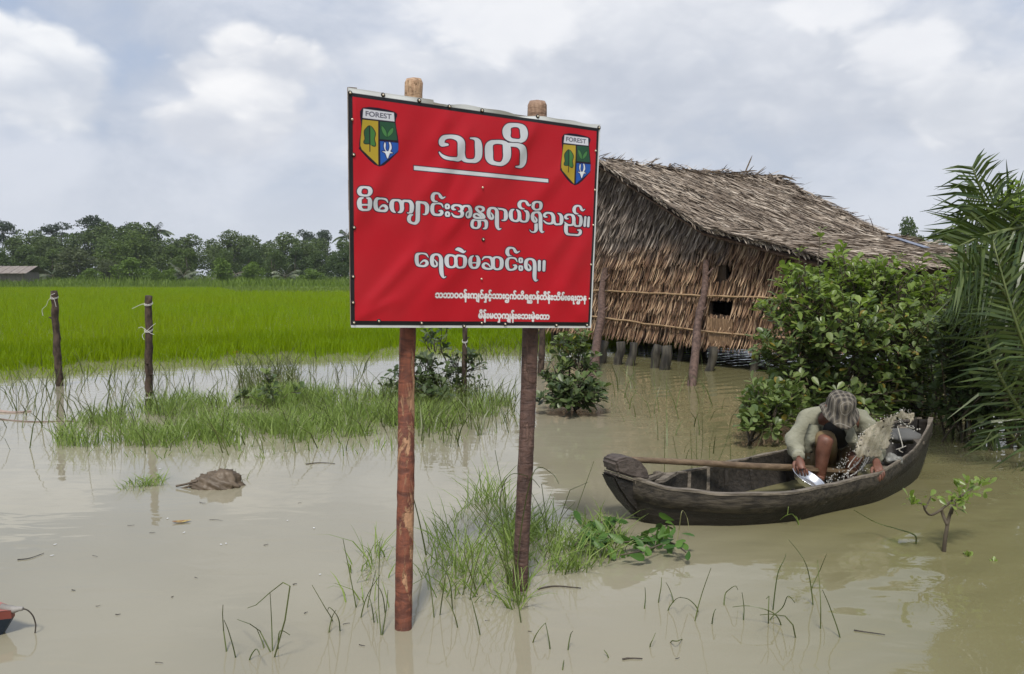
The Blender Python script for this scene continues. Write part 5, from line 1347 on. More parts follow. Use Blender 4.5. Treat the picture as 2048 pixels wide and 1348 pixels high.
sedge('long sedge stalks slanting up between the right post and the bow of the boat', [[(1140, 1060), (1160, 1000), (1188, 922)], [(1095, 1070), (1090, 1020), (1083, 968), (1096, 966)], [(1100, 1100), (1085, 1030), (1063, 985)], [(1115, 1080), (1122, 1030), (1140, 980), (1175, 965)], [(1088, 1120), (1120, 1040), (1150, 1005)], [(1130, 1150), (1150, 1110), (1180, 1090)]])
sedge('short bent stems at the foot of the right sign post, nearest the bottom edge', [[(1066, 1285), (1078, 1260), (1092, 1245)], [(1100, 1298), (1096, 1270), (1091, 1246)], [(1136, 1300), (1141, 1270), (1146, 1262)], [(1217, 1316), (1208, 1300)], [(1125, 1340), (1128, 1320)]])
sedge('bent-over stems in the open water right of centre, longest one upright', [[(1390, 1242), (1403, 1190), (1422, 1136)], [(1336, 1221), (1350, 1200), (1362, 1194)], [(1396, 1224), (1390, 1210), (1376, 1198), (1360, 1195)], [(1289, 1217), (1291, 1195), (1290, 1175)], [(1317, 1205), (1322, 1175), (1323, 1155)], [(1347, 1205), (1340, 1180), (1332, 1165)], [(1300, 1294), (1305, 1280), (1311, 1266)], [(1341, 1285), (1355, 1282), (1372, 1275)]])
sedge('small looping stems between the longest bent stem and the tall sedge pair', [[(1448, 1210), (1450, 1190), (1455, 1182), (1470, 1172), (1476, 1180)], [(1424, 1248), (1428, 1225), (1432, 1218)], [(1487, 1240), (1488, 1215), (1484, 1185)]])
sedge('small hooked stems just left of the tall crossing pair of sedges', [[(1537, 1247), (1537, 1220), (1538, 1192), (1533, 1197)], [(1540, 1240), (1565, 1215), (1576, 1192), (1590, 1206)]])
sedge('arched broken stems lying low between the looping stems and the tall crossing pair', [[(1591, 1275), (1586, 1250), (1570, 1232), (1540, 1228), (1520, 1230)], [(1562, 1250), (1545, 1225), (1500, 1212), (1465, 1214)]])
sedge('tall crossing pair of sedges standing in the sky reflection, right of centre', [[(1641, 1257), (1641, 1200), (1635, 1120)], [(1680, 1275), (1660, 1215), (1645, 1180)], [(1626, 1210), (1618, 1150), (1605, 1115), (1578, 1080)], [(1622, 1180), (1640, 1140), (1653, 1108)], [(1546, 1220), (1555, 1150), (1568, 1120), (1572, 1108)]])
sedge('pale drooping grass stem beside the hull near the bow', [[(1352, 1093), (1358, 1060), (1364, 1022), (1374, 1035), (1378, 1060)]], m_straw, .004)
sedge('long fallen reed lying bent over the water right of the boat', [[(1832, 1088), (1829, 1070), (1795, 1058), (1752, 1045), (1708, 1020)]], rad=.006)
sedge('drooping green grass tuft leaning against the near side of the boat', [[(1600, 1040), (1598, 1010), (1597, 988), (1580, 1000), (1575, 1030)], [(1603, 1038), (1605, 1002), (1622, 1000), (1628, 1022)], [(1596, 1045), (1580, 1026), (1560, 1038)], [(1602, 1035), (1608, 1008), (1612, 1018)], [(1598, 1050), (1590, 1030), (1574, 1030), (1560, 1040)]], m_grass, .004)
sedge('upright reed stalks behind the bow of the boat', [[(1329, 945), (1329, 900), (1330, 845)], [(1398, 945), (1405, 890), (1404, 826)], [(1384, 940), (1382, 890), (1381, 860)], [(1357, 930), (1350, 895), (1346, 872)], [(1432, 935), (1450, 890), (1464, 842)], [(1461, 940), (1461, 900), (1460, 870)], [(1395, 950), (1393, 900), (1394, 855)], [(1370, 925), (1380, 898), (1395, 918)], [(1418, 950), (1419, 910), (1418, 880)], [(1500, 925), (1520, 880), (1526, 860)]])
# broad-leaved creeper at the bow
m_glossy = leaf_mat('glossy_leaf', (0.035, 0.095, 0.014), (0.095, 0.185, 0.030), 0.2, 0.45, spec=0.35)
cr = thing('creeper', 'glossy broad-leaved creeper trailing over the grass by the bow', 'plant', G(1250, 1105))
mb = MB(); cb, cdv, cnn = [], [], []
for path, k in (([(1130, 1110), (1190, 1085), (1240, 1085), (1300, 1075), (1335, 1050)], 48), ([(1150, 1090), (1175, 1060), (1215, 1040), (1225, 1055)], 30), ([(1240, 1110), (1290, 1100), (1340, 1085), (1372, 1105)], 20)):
    g0 = [G(px, py + 25) for px, py in path]; pts = catmull([P(px, py, q[1]) for (px, py), q in zip(path, g0)], 8)
    pts[:, 2] = np.maximum(pts[:, 2], .03); mb.tube(pts, .004, 5)
    f = vr.uniform(.15, 1, k); i = (f * (len(pts) - 1)).astype(int)
    cb.append(pts[i] + vr.normal(0, .02, (k, 3)) + [0, 0, .02]); cdv.append(unit(vr.normal(0, 1, (k, 3)) * [1, 1, .3] + [0, -.3, -.35])); cnn.append(unit(vr.normal(0, .4, (k, 3)) + [0, -.5, 1]))
k = 9; c = P(1330, 1060, G(1330, 1100)[1]); cb.append(c + vr.normal(0, .025, (k, 3))); cdv.append(unit(vr.normal(0, .4, (k, 3)) + [0, -.2, -1])); cnn.append(unit(vr.normal(0, .4, (k, 3)) + [0, -1, .3]))
cb, cdv, cnn = map(np.concatenate, (cb, cdv, cnn)); L = vr.uniform(.055, .10, len(cb)); V, Fq = leaves(cb, cdv, cnn, L, L * .5)
link('foliage', idx_mesh('foliage', V, Fq), m_glossy, cr); mb.build('stems', m_twig, cr)
# tiny seedlings right of the sapling, and the grass tuft by the clod
def tuft(name, base, n_, L, label, cat, mat, w=.45):
    b = G(*base); k = n_; d = unit(vr.normal(0, .6, (k, 3)) * [1, 1, .4] + [0, 0, .9])
    V, Fq = leaves(np.tile(b, (k, 1)) - [0, 0, .01], d, unit(vr.normal(0, .3, (k, 3)) + [0, -1, .4]), vr.uniform(.6, 1.1, k) * L, vr.uniform(.8, 1.1, k) * L * w)
    return tag(link(name, idx_mesh(name, V, Fq), mat), label, cat)
tuft('seedling', (1937, 1112), 6, .055, 'small three-leaved seedling in the water right of the bare-stemmed sapling', 'seedling', m_mang_bright)
tuft('seedling', (1987, 1122), 5, .035, 'tiniest seedling in the water, furthest right of the sapling', 'seedling', m_mang_bright)
for i, (poly, k, lab) in enumerate([([(238, 980), (262, 962), (300, 968), (296, 985)], 60, 'bright grass tuft in the water left of the clod'), ([(276, 975), (290, 958), (330, 958), (330, 975)], 110, 'fuller grass tuft touching the clod on its left'), ([(430, 975), (440, 950), (490, 950), (500, 965)], 20, 'faint thin grass right of the clod')]):
    b = scatter(poly, k, gr); n = len(b)
    tag(blades_shared('grass_tuft', b - [0, 0, .02], gr.uniform(.04, .12, n), gr.uniform(.004, .008, n), gr.uniform(.2, .8, n), gr.uniform(.2, .8, n), m_grass if i < 2 else m_sedge, gr), lab, 'grass tuft')
# ================================================================ WOODEN BOAT
br = np.random.default_rng(61)
def wood(name, c1, c2, dark, rough=.75):
    m, t, out = material(name)
    pos = t.node('ShaderNodeTexCoord').outputs['Object']
    along = t.mapping(pos, rot=(0, 0, -0.49), scale=(1.2, 9, 9))
    g = t.noise(along, 5, 6, .65); b = t.noise(pos, 4.5, 4)
    col = t.mix(t.step(g, .35, .66), c1, c2)
    col = t.mix(t.math('MULTIPLY', t.step(b, .48, .68), .7), col, dark)
    principled(t, out, col, rough, t.math('ADD', g, t.math('MULTIPLY', b, .6)), .9, .010)
    return m
m_hull = wood('old_boat_planking', (0.020, 0.016, 0.012), (0.085, 0.071, 0.052), (0.014, 0.011, 0.009))
m_wet = wood('wet_black_planking', (0.012, 0.010, 0.008), (0.030, 0.025, 0.020), (0.008, 0.007, 0.006), .5)
m_inside = wood('boat_inside', (0.014, 0.012, 0.009), (0.040, 0.033, 0.026), (0.009, 0.008, 0.006), .6)
m_rail = wood('bleached_rail', (0.10, 0.083, 0.063), (0.24, 0.205, 0.16), (0.045, 0.036, 0.028))
m_stem = wood('grey_stem_wood', (0.062, 0.048, 0.040), (0.125, 0.10, 0.085), (0.035, 0.027, 0.022))
NG = [(1268, 958, .27), (1330, 976, .235), (1400, 985, .215), (1480, 990, .205), (1590, 985, .20), (1655, 972, .20), (1720, 957, .21), (1770, 941, .225), (1825, 903, .27), (1851, 866, .33), (1863, 838, .38)]
FG_ = [(1310, 946, .27), (1345, 951, .235), (1420, 942, .215), (1470, 932, .205), (1520, 923, .20), (1578, 911, .20), (1650, 893, .21), (1720, 873, .235), (1787, 851, .28), (1822, 843, .34), (1838, 838, .38)]
near = catmull([G(*q) for q in NG], 5); far_ = catmull([G(*q) for q in FG_], 5); nb = len(near)
# widen the far side a little so that the hull is a real trough
tt = np.linspace(0, 1, nb)
far_ = far_ + np.array([-.05, .10, 0]) * np.sin(PI * tt)[:, None]
zb = -.13 + .16 * np.clip(1 - tt / .16, 0, 1) ** 1.6 + .30 * np.clip((tt - .72) / .28, 0, 1) ** 1.5
def hull_section(i, inset=0.0, lift=0.0):
    N, Fp = near[i], far_[i]; w = Fp - N; w[2] = 0; wl = np.linalg.norm(w); w = w / wl; zg = N[2]
    def q(f, z): p = N * (1 - f) + Fp * f; p = p.copy(); p[2] = z; return p
    f1 = .035; f2 = .20
    zb_ = zb[i] + lift; zm = max(zg - .105, zb_ + .05)
    e = inset / wl
    return [q(0 + e, zg), q(f1 * .2 + e, zm + (zg - zm) * .5), q(f1 + e, zm), q(f2 * .62 + e, zb_ + .02), q(f2 + .1 + e, zb_), q(.5, zb_ - .008 + lift * 0), q(1 - f2 - .1 - e, zb_), q(1 - f2 * .62 - e, zb_ + .02), q(1 - f1 - e, zm), q(1 - f1 * .2 - e, zm + (zg - zm) * .5), q(1 - e, zg)]
boat = thing('rowing_boat', 'old dark wooden boat with a heavy blunt bow, half full of bilge water', 'boat', G(1560, 1010))
out_s = [hull_section(i) for i in range(nb)]; in_s = [hull_section(i, .022, .045) for i in range(nb)]; k = 11
def loft(sections, cols, flip=False):
    V = []; Fs = []
    for s in sections: V += [s[c] for c in cols]
    m_ = len(cols)
    for i in range(len(sections) - 1):
        for j in range(m_ - 1):
            f = (i * m_ + j, (i + 1) * m_ + j, (i + 1) * m_ + j + 1, i * m_ + j + 1)
            Fs.append(f[::-1] if flip else f)
    return V, Fs
mb = MB()
V, Fs = loft(out_s, range(2, 9)); mb.add(V, Fs, 0)
mb.add(out_s[0], [tuple(range(k))], 0); mb.add(out_s[-1], [tuple(range(k))[::-1]], 0)
hull = mb.build('hull', [m_wet], boat, True)
mb = MB(); V, Fs = loft(in_s, range(11), True); mb.add(V, Fs, 0); mb.build('inner_planking', [m_inside], hull, True)
def strake(cols, off):
    """Side plank standing a little proud of the hull."""
    mb = MB(); A, B = [], []
    for i in range(nb):
        s = out_s[i]; w = unit(near[i] - far_[i]) * (1 if cols[0] == 0 else -1); w[2] = 0
        a, b, c = (np.array(s[c_]) for c_ in cols)
        A.append([a + w * off + [0, 0, .004], b + w * (off + .004), c + w * (off + .006) - [0, 0, .012], c + w * .0 - [0, 0, .012]]);
    V, Fs = loft(A, range(4), cols[0] != 0); mb.add(V, Fs); return mb.build('strake', m_hull, boat, True)
strake((0, 1, 2), .010); strake((10, 9, 8), .010)
# gunwale rails
for line, sg, nm in ((near, 1, 'near'), (far_, -1, 'far')):
    mb = MB(); V = []; Fs = []
    for i in range(nb):
        w = unit(far_[i] - near[i]); w[2] = 0; w = w * sg; c = line[i] + [0, 0, .004 + .003 * math.sin(i * .9)]; h = .007
        V += [c - w * .014 - [0, 0, h], c - w * .014 + [0, 0, h], c + w * .022 + [0, 0, h], c + w * .022 - [0, 0, h]]
    for i in range(nb - 1):
        for j in range(4): Fs.append((i * 4 + j, i * 4 + (j + 1) % 4, (i + 1) * 4 + (j + 1) % 4, (i + 1) * 4 + j))
    Fs += [(3, 2, 1, 0), tuple((nb - 1) * 4 + j for j in range(4))]
    mb.add(V, Fs); mb.build('gunwale', m_rail, boat)
# blunt bow: stacked stem blocks, cut in profile and carried across the bow
AX = unit(near[-1] * .5 + far_[-1] * .5 - near[0] * .5 - far_[0] * .5); AX[2] = 0; AX = unit(AX); TRV = np.array([-AX[1], AX[0], 0])
def bow_pt(px, py, across=0.0):
    r = ray(px, py); p0 = near[0] + AX * -.02 - TRV * .015; tq = ((p0 - EYE) @ TRV) / (r @ TRV); return EYE + r * tq + TRV * across
def slab(outline, a0, a1, name, mat, bev=.014):
    bm = bmesh.new(); A = [bm.verts.new(bow_pt(*q, a0)) for q in outline]; B = [bm.verts.new(bow_pt(*q, a1)) for q in outline]; n_ = len(outline)
    bm.faces.new(A); bm.faces.new(B[::-1])
    for i in range(n_): bm.faces.new((A[i], B[i], B[(i + 1) % n_], A[(i + 1) % n_]))
    bmesh.ops.recalc_face_normals(bm, faces=bm.faces)
    bmesh.ops.bevel(bm, geom=[e for e in bm.edges if e.calc_face_angle(0) > .5], offset=bev, segments=2, affect='EDGES')
    me = bpy.data.meshes.new(name); bm.to_mesh(me); bm.free(); return link(name, me, mat, boat)
slab([(1232, 926), (1238, 919), (1252, 915), (1270, 917), (1284, 924), (1297, 941), (1303, 962), (1268, 957), (1236, 947)], .0, .15, 'stem_head', m_stem)
slab([(1237, 949), (1266, 958), (1266, 963), (1237, 954)], -.006, .15, 'stem_cleat', m_rail, .003)
slab([(1227, 953), (1238, 953), (1274, 963), (1292, 1000), (1302, 1042), (1288, 1039), (1258, 1008), (1238, 978)], .01, .14, 'stem', m_wet)
mb = MB()
for i, (tq, w) in enumerate(((.02, .09), (.055, .08))):
    j = int(tq * (nb - 1)); a, b = near[j], far_[j]
    mb.box((a + b) / 2 + AX * (.02 + .10 * i) + [0, 0, -.012], (b - a) / 2 * .96, AX * w / 2, (0, 0, .010))
mb.build('fore_deck', m_rail, boat)
# ribs, floor boards and thwarts
for tq in (.16, .23, .31, .41, .53, .66, .78, .88):
    j = int(tq * (nb - 1)); s = [np.array(q) for q in hull_section(j, .030, .055)]; mb = MB()
    c = catmull(s, 3); V = []
    for q in c: V += [q - AX * .014, q + AX * .014, q + AX * .014 + [0, 0, .014], q - AX * .014 + [0, 0, .014]]
    Fs = [(i * 4 + a, i * 4 + (a + 1) % 4, (i + 1) * 4 + (a + 1) % 4, (i + 1) * 4 + a) for i in range(len(c) - 1) for a in range(4)]
    mb.add(V, Fs); mb.build('rib', m_rail if tq < .3 else m_inside, boat)
for f in (.34, .50, .66):
    mb = MB(); pts = [near[j] * (1 - f) + far_[j] * f for j in range(8, nb - 12)]
    for i in range(len(pts) - 1):
        c = (pts[i] + pts[i + 1]) / 2; c[2] = zb[8 + i] + .075; d = (pts[i + 1] - pts[i]) / 2; d[2] = 0
        mb.box(c, d * .99, TRV * .045, (0, 0, .008))
    mb.build('floor_board', m_inside, boat)
for tq, dz in ((.735, -.035), (.86, -.03)):
    j = int(tq * (nb - 1)); a, b = near[j], far_[j]; mb = MB(); mb.box((a + b) / 2 + [0, 0, dz], (b - a) / 2 * .95, AX * .045, (0, 0, .010)); mb.build('thwart', m_rail, boat)
m_bilge, t, out = material('bilge_water'); principled(t, out, (0.035, 0.030, 0.020), .05, t.noise(t.node('ShaderNodeNewGeometry').outputs['Position'], 18, 2), .2, .02, **{'IOR': 1.333})
mb = MB(); V = []
for j in range(6, nb - 12):
    for f in (.13, .87): p_ = near[j] * (1 - f) + far_[j] * f; V.append((p_[0], p_[1], -.035))
mb.add(V, [(2 * i, 2 * i + 2, 2 * i + 3, 2 * i + 1) for i in range(len(V) // 2 - 1)]); mb.build('bilge', m_bilge, boat)

# oar lying along the boat, handle on the stem head
m_oar = simple('oar_wood', (0.105, 0.070, 0.040), (0.185, 0.128, 0.076), 6, .6, .3, stretch=(1, 6, 6))
oa, ob = P(1278, 920, 4.98), P(1592, 935, 5.42); dr_ = unit(ob - oa)
oar = thing('oar', 'long wooden oar lying along the boat from the bow to the man', 'oar', (oa + ob) / 2)
mb = MB(); mb.tube(catmull([oa - dr_ * .06, oa + dr_ * .4, ob - dr_ * .3 - [0, 0, .004], ob + dr_ * .02], 6), [.019] * 4 + list(np.linspace(.020, .0235, 15)), 10, jit=.015); mb.build('shaft', m_oar, oar, True)
mb = MB(); c0 = ob + dr_ * .02; sd = unit(np.cross(dr_, [0, 0, 1.0])); up_ = np.cross(sd, dr_)
mb.add([c0 + sd * w * s_ + up_ * h * u_ + dr_ * l for (l, w, h) in ((0, .022, .015), (.10, .05, .010), (.38, .07, .007), (.46, .05, .005)) for (s_, u_) in ((-1, -1), (1, -1), (1, 1), (-1, 1))],
       [(i * 4 + j, i * 4 + (j + 1) % 4, (i + 1) * 4 + (j + 1) % 4, (i + 1) * 4 + j) for i in range(3) for j in range(4)] + [(3, 2, 1, 0), (12, 13, 14, 15)]); mb.build('blade', m_oar, oar)

# things lying in the stern
m_sack = simple('grey_sacking', (0.050, 0.050, 0.047), (0.105, 0.105, 0.10), 5, .8, .4)
def lump(name, c, sx, sy, sz, mat, label, cat, amp=.18, seed=0, fr=6, seg=26):
    r = np.random.default_rng(seed); mb = MB(); mb.ball((0, 0, 0), 1, 0, seg, seg // 2)
    V = np.array(mb.v); ph = r.uniform(0, 6, 9)
    d = 1 + amp * (np.sin(V[:, 0] * fr + ph[0]) * np.sin(V[:, 1] * fr * .8 + ph[1]) + .6 * np.sin(V[:, 2] * fr * 1.3 + ph[2] + 2 * V[:, 0]) * np.sin(V[:, 1] * fr * 1.7 + ph[3]) + .35 * np.sin(V[:, 0] * fr * 2.9 + ph[4]) * np.sin(V[:, 1] * fr * 3.1 + ph[5]))
    V = V * d[:, None] * [sx, sy, sz]; mb.v = [tuple(np.asarray(c) + q) for q in V]
    return tag(mb.build(name, mat, None, True), label, cat)
lump('grey_sack', P(1800, 872, 5.98), .17, .13, .050, m_sack, 'slumped grey sack lying in the stern of the boat', 'sack', .14, 3, 4)
m_bag, t, out = material('thin_plastic_bag'); principled(t, out, (0.17, 0.17, 0.155), .3, t.noise(t.node('ShaderNodeTexCoord').outputs['Object'], 30, 4), .8, .02)
lump('plastic_bag', P(1782, 918, 5.40), .065, .06, .035, m_bag, 'crumpled pale plastic bag in the boat beside the thwart', 'bag', .3, 5, 5)
m_rope = simple('pale_cord', (0.34, 0.32, 0.27), (0.48, 0.46, 0.40), 40, .8)
mb = MB(); mb.tube(catmull([P(1795, 853, 5.88), P(1800, 872, 5.82), P(1805, 893, 5.70), P(1798, 900, 5.68), P(1806, 905, 5.66)], 6), .0032, 5); mb.tube(catmull([P(1792, 899, 5.69), P(1802, 896, 5.68), P(1812, 892, 5.69)], 5), .0032, 5)
tag(mb.build('cord', m_rope, None), 'pale cord tied round the stern thwart of the boat', 'cord')

# ================================================================ THE MAN BAILING THE BOAT
def skin(nodes, edges, sub=2, root=0):
    """Grow one smooth surface over a jointed skeleton; returns (verts, faces)."""
    me = bpy.data.meshes.new('skeleton'); me.from_pydata([tuple(map(float, n[0])) for n in nodes], edges, [])
    o = bpy.data.objects.new('skeleton', me); COL.objects.link(o)
    m1 = o.modifiers.new('s', 'SKIN'); m1.use_smooth_shade = True
    if not me.skin_vertices: me.skin_vertices.new()
    for i, n in enumerate(nodes):
        r = n[1]; me.skin_vertices[0].data[i].radius = (r, r) if np.isscalar(r) else r
        me.skin_vertices[0].data[i].use_root = (i == root)
    m2 = o.modifiers.new('u', 'SUBSURF'); m2.levels = m2.render_levels = sub
    dg = bpy.context.evaluated_depsgraph_get(); ev = o.evaluated_get(dg); em = ev.to_mesh()
    V = [tuple(v.co) for v in em.vertices]; Fs = [tuple(p_.vertices) for p_ in em.polygons]
    ev.to_mesh_clear(); bpy.data.objects.remove(o); bpy.data.meshes.remove(me)
    return V, Fs
def wrinkle(V, amp, fr, seed):
    r = np.random.default_rng(seed); V = np.array(V); ph = r.uniform(0, 6, 8); c = V.mean(0)
    n = np.sin(V[:, 0] * fr + ph[0] + 3 * np.sin(V[:, 2] * fr * .4)) * np.sin(V[:, 2] * fr * 1.3 + ph[1]) + .5 * np.sin(V[:, 1] * fr * 1.9 + ph[2] + V[:, 2] * fr)
    d = unit(np.random.default_rng(1).normal(0, .01, V.shape) + (V - c)); return V + d * (amp * n)[:, None]
m_skin, t, out = material('tanned_skin')
co = t.node('ShaderNodeTexCoord').outputs['Object']
principled(t, out, t.mix(t.step(t.noise(co, 14, 3), .35, .65), (0.125, 0.052, 0.032), (0.19, 0.085, 0.055)), .5, t.noise(co, 90, 2), .15, .003, **{'Subsurface Weight': .06, 'Subsurface Radius': (.02, .008, .004)})
m_jack, t, out = material('olive_cotton_jacket'); co = t.node('ShaderNodeTexCoord').outputs['Object']
fold = t.noise(t.mapping(co, scale=(1, 1, 1.6)), 9, 2, .45, dist=1.6)
principled(t, out, t.mix(t.step(t.noise(co, 5, 5), .35, .65), (0.19, 0.188, 0.135), (0.31, 0.305, 0.23)), .9, fold, .45, .03)
m_shirt = simple('dark_shirt', (0.018, 0.018, 0.017), (0.035, 0.034, 0.032), 6, .9)
m_short = simple('brown_shorts', (0.14, 0.095, 0.045), (0.22, 0.155, 0.075), 6, .85, .4)
m_hair = simple('black_hair', (0.010, 0.009, 0.008), (0.022, 0.019, 0.016), 20, .6)
J = dict(pelvis=P(1668, 912, 5.84), spine=P(1665, 876, 5.80), chest=P(1663, 846, 5.68), neckb=P(1668, 828, 5.56), head=P(1680, 818, 5.42),
         ls=P(1616, 838, 5.66), le=P(1586, 884, 5.56), lw=P(1598, 915, 5.36), rs=P(1722, 838, 5.62), re=P(1757, 886, 5.47), rw=P(1752, 919, 5.26),
         lh=P(1648, 915, 5.78), lk=P(1652, 876, 5.40), la=P(1640, 958, 5.46), lt=P(1630, 972, 5.30), rh=P(1692, 915, 5.80), rk=P(1712, 912, 5.52), ra=P(1700, 962, 5.62), rt=P(1694, 970, 5.48))
man = thing('person', 'man in olive jacket and checked hat crouching in the boat, bailing with a metal bowl', 'person', P(1660, 965, 5.5))
face_d = unit(np.array([-.10, -.72, -.68]))                      # where the bowed face points
nodes = [(J['pelvis'], .125), (J['spine'], .125), (J['chest'], (.14, .11)), (J['neckb'], .058), (J['head'], (.088, .095)),
         (J['ls'], .062), ((J['ls'] + J['le']) / 2, .050), (J['le'], .042), (J['lw'], .027), (J['rs'], .062), ((J['rs'] + J['re']) / 2, .050), (J['re'], .042), (J['rw'], .027),
         (J['lh'], .088), ((J['lh'] + J['lk']) / 2, .078), (J['lk'], .056), (J['lk'] * .6 + J['la'] * .4 + [0, .02, 0], .054), (J['la'], .034), (J['lt'], .030),
         (J['rh'], .088), ((J['rh'] + J['rk']) / 2, .078), (J['rk'], .056), (J['rk'] * .6 + J['ra'] * .4 + [0, .02, 0], .054), (J['ra'], .034), (J['rt'], .030),
         (J['head'] + face_d * .085 + [0, 0, -.01], .030), (J['head'] + face_d * .055 + np.array([0, -.03, -.085]), .036)]
edges = [(0, 1), (1, 2), (2, 3), (3, 4), (2, 5), (5, 6), (6, 7), (7, 8), (2, 9), (9, 10), (10, 11), (11, 12), (0, 13), (13, 14), (14, 15), (15, 16), (16, 17), (17, 18), (0, 19), (19, 20), (20, 21), (21, 22), (22, 23), (23, 24), (4, 25), (4, 26)]
mb = MB(); mb.add(*skin(nodes, edges, 2))
# features of the bowed face: brows and nose, eyes, lips, ears
hx = unit(np.cross(face_d, [0, 0, 1.0])); hu = np.cross(hx, face_d); Hc = J['head']
mb.tube([Hc + face_d * .088 + hu * .03, Hc + face_d * .108 + hu * -.002, Hc + face_d * .116 - hu * .012], [.009, .012, .010], 8)
for s in (-1, 1):
    mb.ball(Hc + face_d * .084 + hx * s * .034 + hu * .022, .013, 0, 8, 6); mb.ball(Hc + hx * s * .088 - face_d * .005, .024, 0, 10, 6, (.45, .8, 1.25))
mb.tube([Hc + face_d * .092 - hu * .045 - hx * .024, Hc + face_d * .100 - hu * .044, Hc + face_d * .092 - hu * .045 + hx * .024], [.006, .009, .006], 7)
def hand(wrist, palm, knuckle_axis, finger_dir, curl_dir, thumb_dir, size=1.0, curl=1.0):
    """Palm with four curled fingers of unequal length and a thumb from its side."""
    ka = unit(np.asarray(knuckle_axis, float)); fd = unit(np.asarray(finger_dir, float)); cd_ = unit(np.asarray(curl_dir, float))
    kn = palm + fd * .035 * size
    Vs, Fs = skin([(wrist, .024), (wrist * .4 + palm * .6, (.030, .020)), (palm, (.036, .018)), (kn - ka * .022, .014), (kn + ka * .022, .014), (kn, .018)], [(0, 1), (1, 2), (2, 3), (2, 4), (2, 5)], 2)
    mb.add(Vs, Fs)
    for i, (off, ln) in enumerate(((-.031, .060), (-.0105, .068), (.0105, .064), (.030, .050))):
        b = kn + ka * off * size - fd * .012; l = ln * size * .62
        p1 = b + fd * l * .75; p2 = p1 + unit(fd * (1 - .55 * curl) + cd_ * (.75 * curl)) * l * .62; p3 = p2 + unit(fd * (.35 - .55 * curl) + cd_ * curl) * l * .50
        v, f = skin([(b, .0095), (p1, .0092), (p2, .0086), (p3, .0068)], [(0, 1), (1, 2), (2, 3)], 2); mb.add(v, f)
    b = palm - ka * .030 * size * (1 if thumb_dir[0] < 0 or True else -1); td = unit(np.asarray(thumb_dir, float))
    v, f = skin([(b + fd * -.012, .012), (b + td * .026, .0112), (b + unit(td + fd * .9) * .050, .0092), (b + unit(td + fd * 1.3) * .066, .0072)], [(0, 1), (1, 2), (2, 3)], 2); mb.add(v, f)
LHc = P(1601, 928, 5.30); RHc = P(1755, 935, 5.17)
hand(J['lw'], LHc, (.92, -.30, -.20), (.22, -.25, -.95), (.3, .75, -.5), (-.7, -.5, -.3), 1.0, .75)
hand(J['rw'], RHc, (.90, .35, .12), (.05, -.75, -.60), (0, .15, -1), (-.8, -.4, -.3), 1.0, .9)
body = mb.build('body', m_skin, man, True)
# jacket: torso and sleeves, thicker than the body, folded; open in front over a dark shirt
def lerp(a, b, f): return J[a] * (1 - f) + J[b] * f
jn = [(J['pelvis'] + [0, 0.02, .05], .150), (J['spine'] + [0, .02, 0], .158), (J['chest'] + [0, .03, 0], (.170, .135)), (J['neckb'] + [0, .03, -.01], .078),
      (J['ls'] + [0, 0, -.005], .088), (lerp('ls', 'le', .5), .076), (J['le'], .068), (lerp('le', 'lw', .55), .056), (lerp('le', 'lw', .86), .043),
      (J['rs'] + [0, 0, -.005], .088), (lerp('rs', 're', .5), .076), (J['re'], .068), (lerp('re', 'rw', .55), .056), (lerp('re', 'rw', .86), .043)]
je = [(0, 1), (1, 2), (2, 3), (2, 4), (4, 5), (5, 6), (6, 7), (7, 8), (2, 9), (9, 10), (10, 11), (11, 12), (12, 13)]
V, Fs = skin(jn, je, 3, 1); mb = MB(); mb.add(wrinkle(wrinkle(V, .011, 22, 3), .004, 44, 8), Fs)
# hanging front flaps of the open jacket
for (a, b, c) in (((1632, 850, 5.50), (1622, 880, 5.46), (1612, 905, 5.50)), ((1702, 850, 5.48), (1716, 882, 5.44), (1722, 902, 5.48))):
    pts = catmull([P(*a), P(*b), P(*c)], 5); Vf = []
    sgn = 1 if a[0] < 1668 else -1
    for i, q in enumerate(pts): Vf += [q, q + np.array([.055 * sgn * (1 - .3 * math.sin(i)), .02 + .01 * math.sin(i * 2), -.01]), q + np.array([.045 * sgn, .035, -.012]), q + np.array([-.03 * sgn, .05, 0])]
    mb.add(Vf, [(i * 4 + j, i * 4 + (j + 1) % 4, (i + 1) * 4 + (j + 1) % 4, (i + 1) * 4 + j) for i in range(len(pts) - 1) for j in range(4)])
jacket = mb.build('jacket', m_jack, man, True)
for s, (a, b) in (('l', ('le', 'lw')), ('r', ('re', 'rw'))):
    mb = MB(); mb.tube([lerp(a, b, .80), lerp(a, b, .90), lerp(a, b, .97)], [.043, .044, .040], 14, jit=.04); mb.build('cuff', m_jack, jacket, True)
V, Fs = skin([(J['spine'] + [0, -.06, -.03], .11), (J['chest'] + [0, -.085, -.04], (.125, .085)), (J['neckb'] + [0, -.02, -.02], .066)], [(0, 1), (1, 2)], 2); mb = MB(); mb.add(V, Fs); mb.build('shirt', m_shirt, man, True)
sh = [(J['pelvis'], .145), (J['lh'], .100), (lerp('lh', 'lk', .5), .092), (lerp('lh', 'lk', 1.0) + [0, 0.015, .010], .074), (J['rh'], .100), (lerp('rh', 'rk', .5), .092), (lerp('rh', 'rk', 1.02), .078)]
V, Fs = skin(sh, [(0, 1), (1, 2), (2, 3), (0, 4), (4, 5), (5, 6)], 2); mb = MB(); mb.add(wrinkle(V, .005, 40, 5), Fs); mb.build('shorts', m_short, man, True)
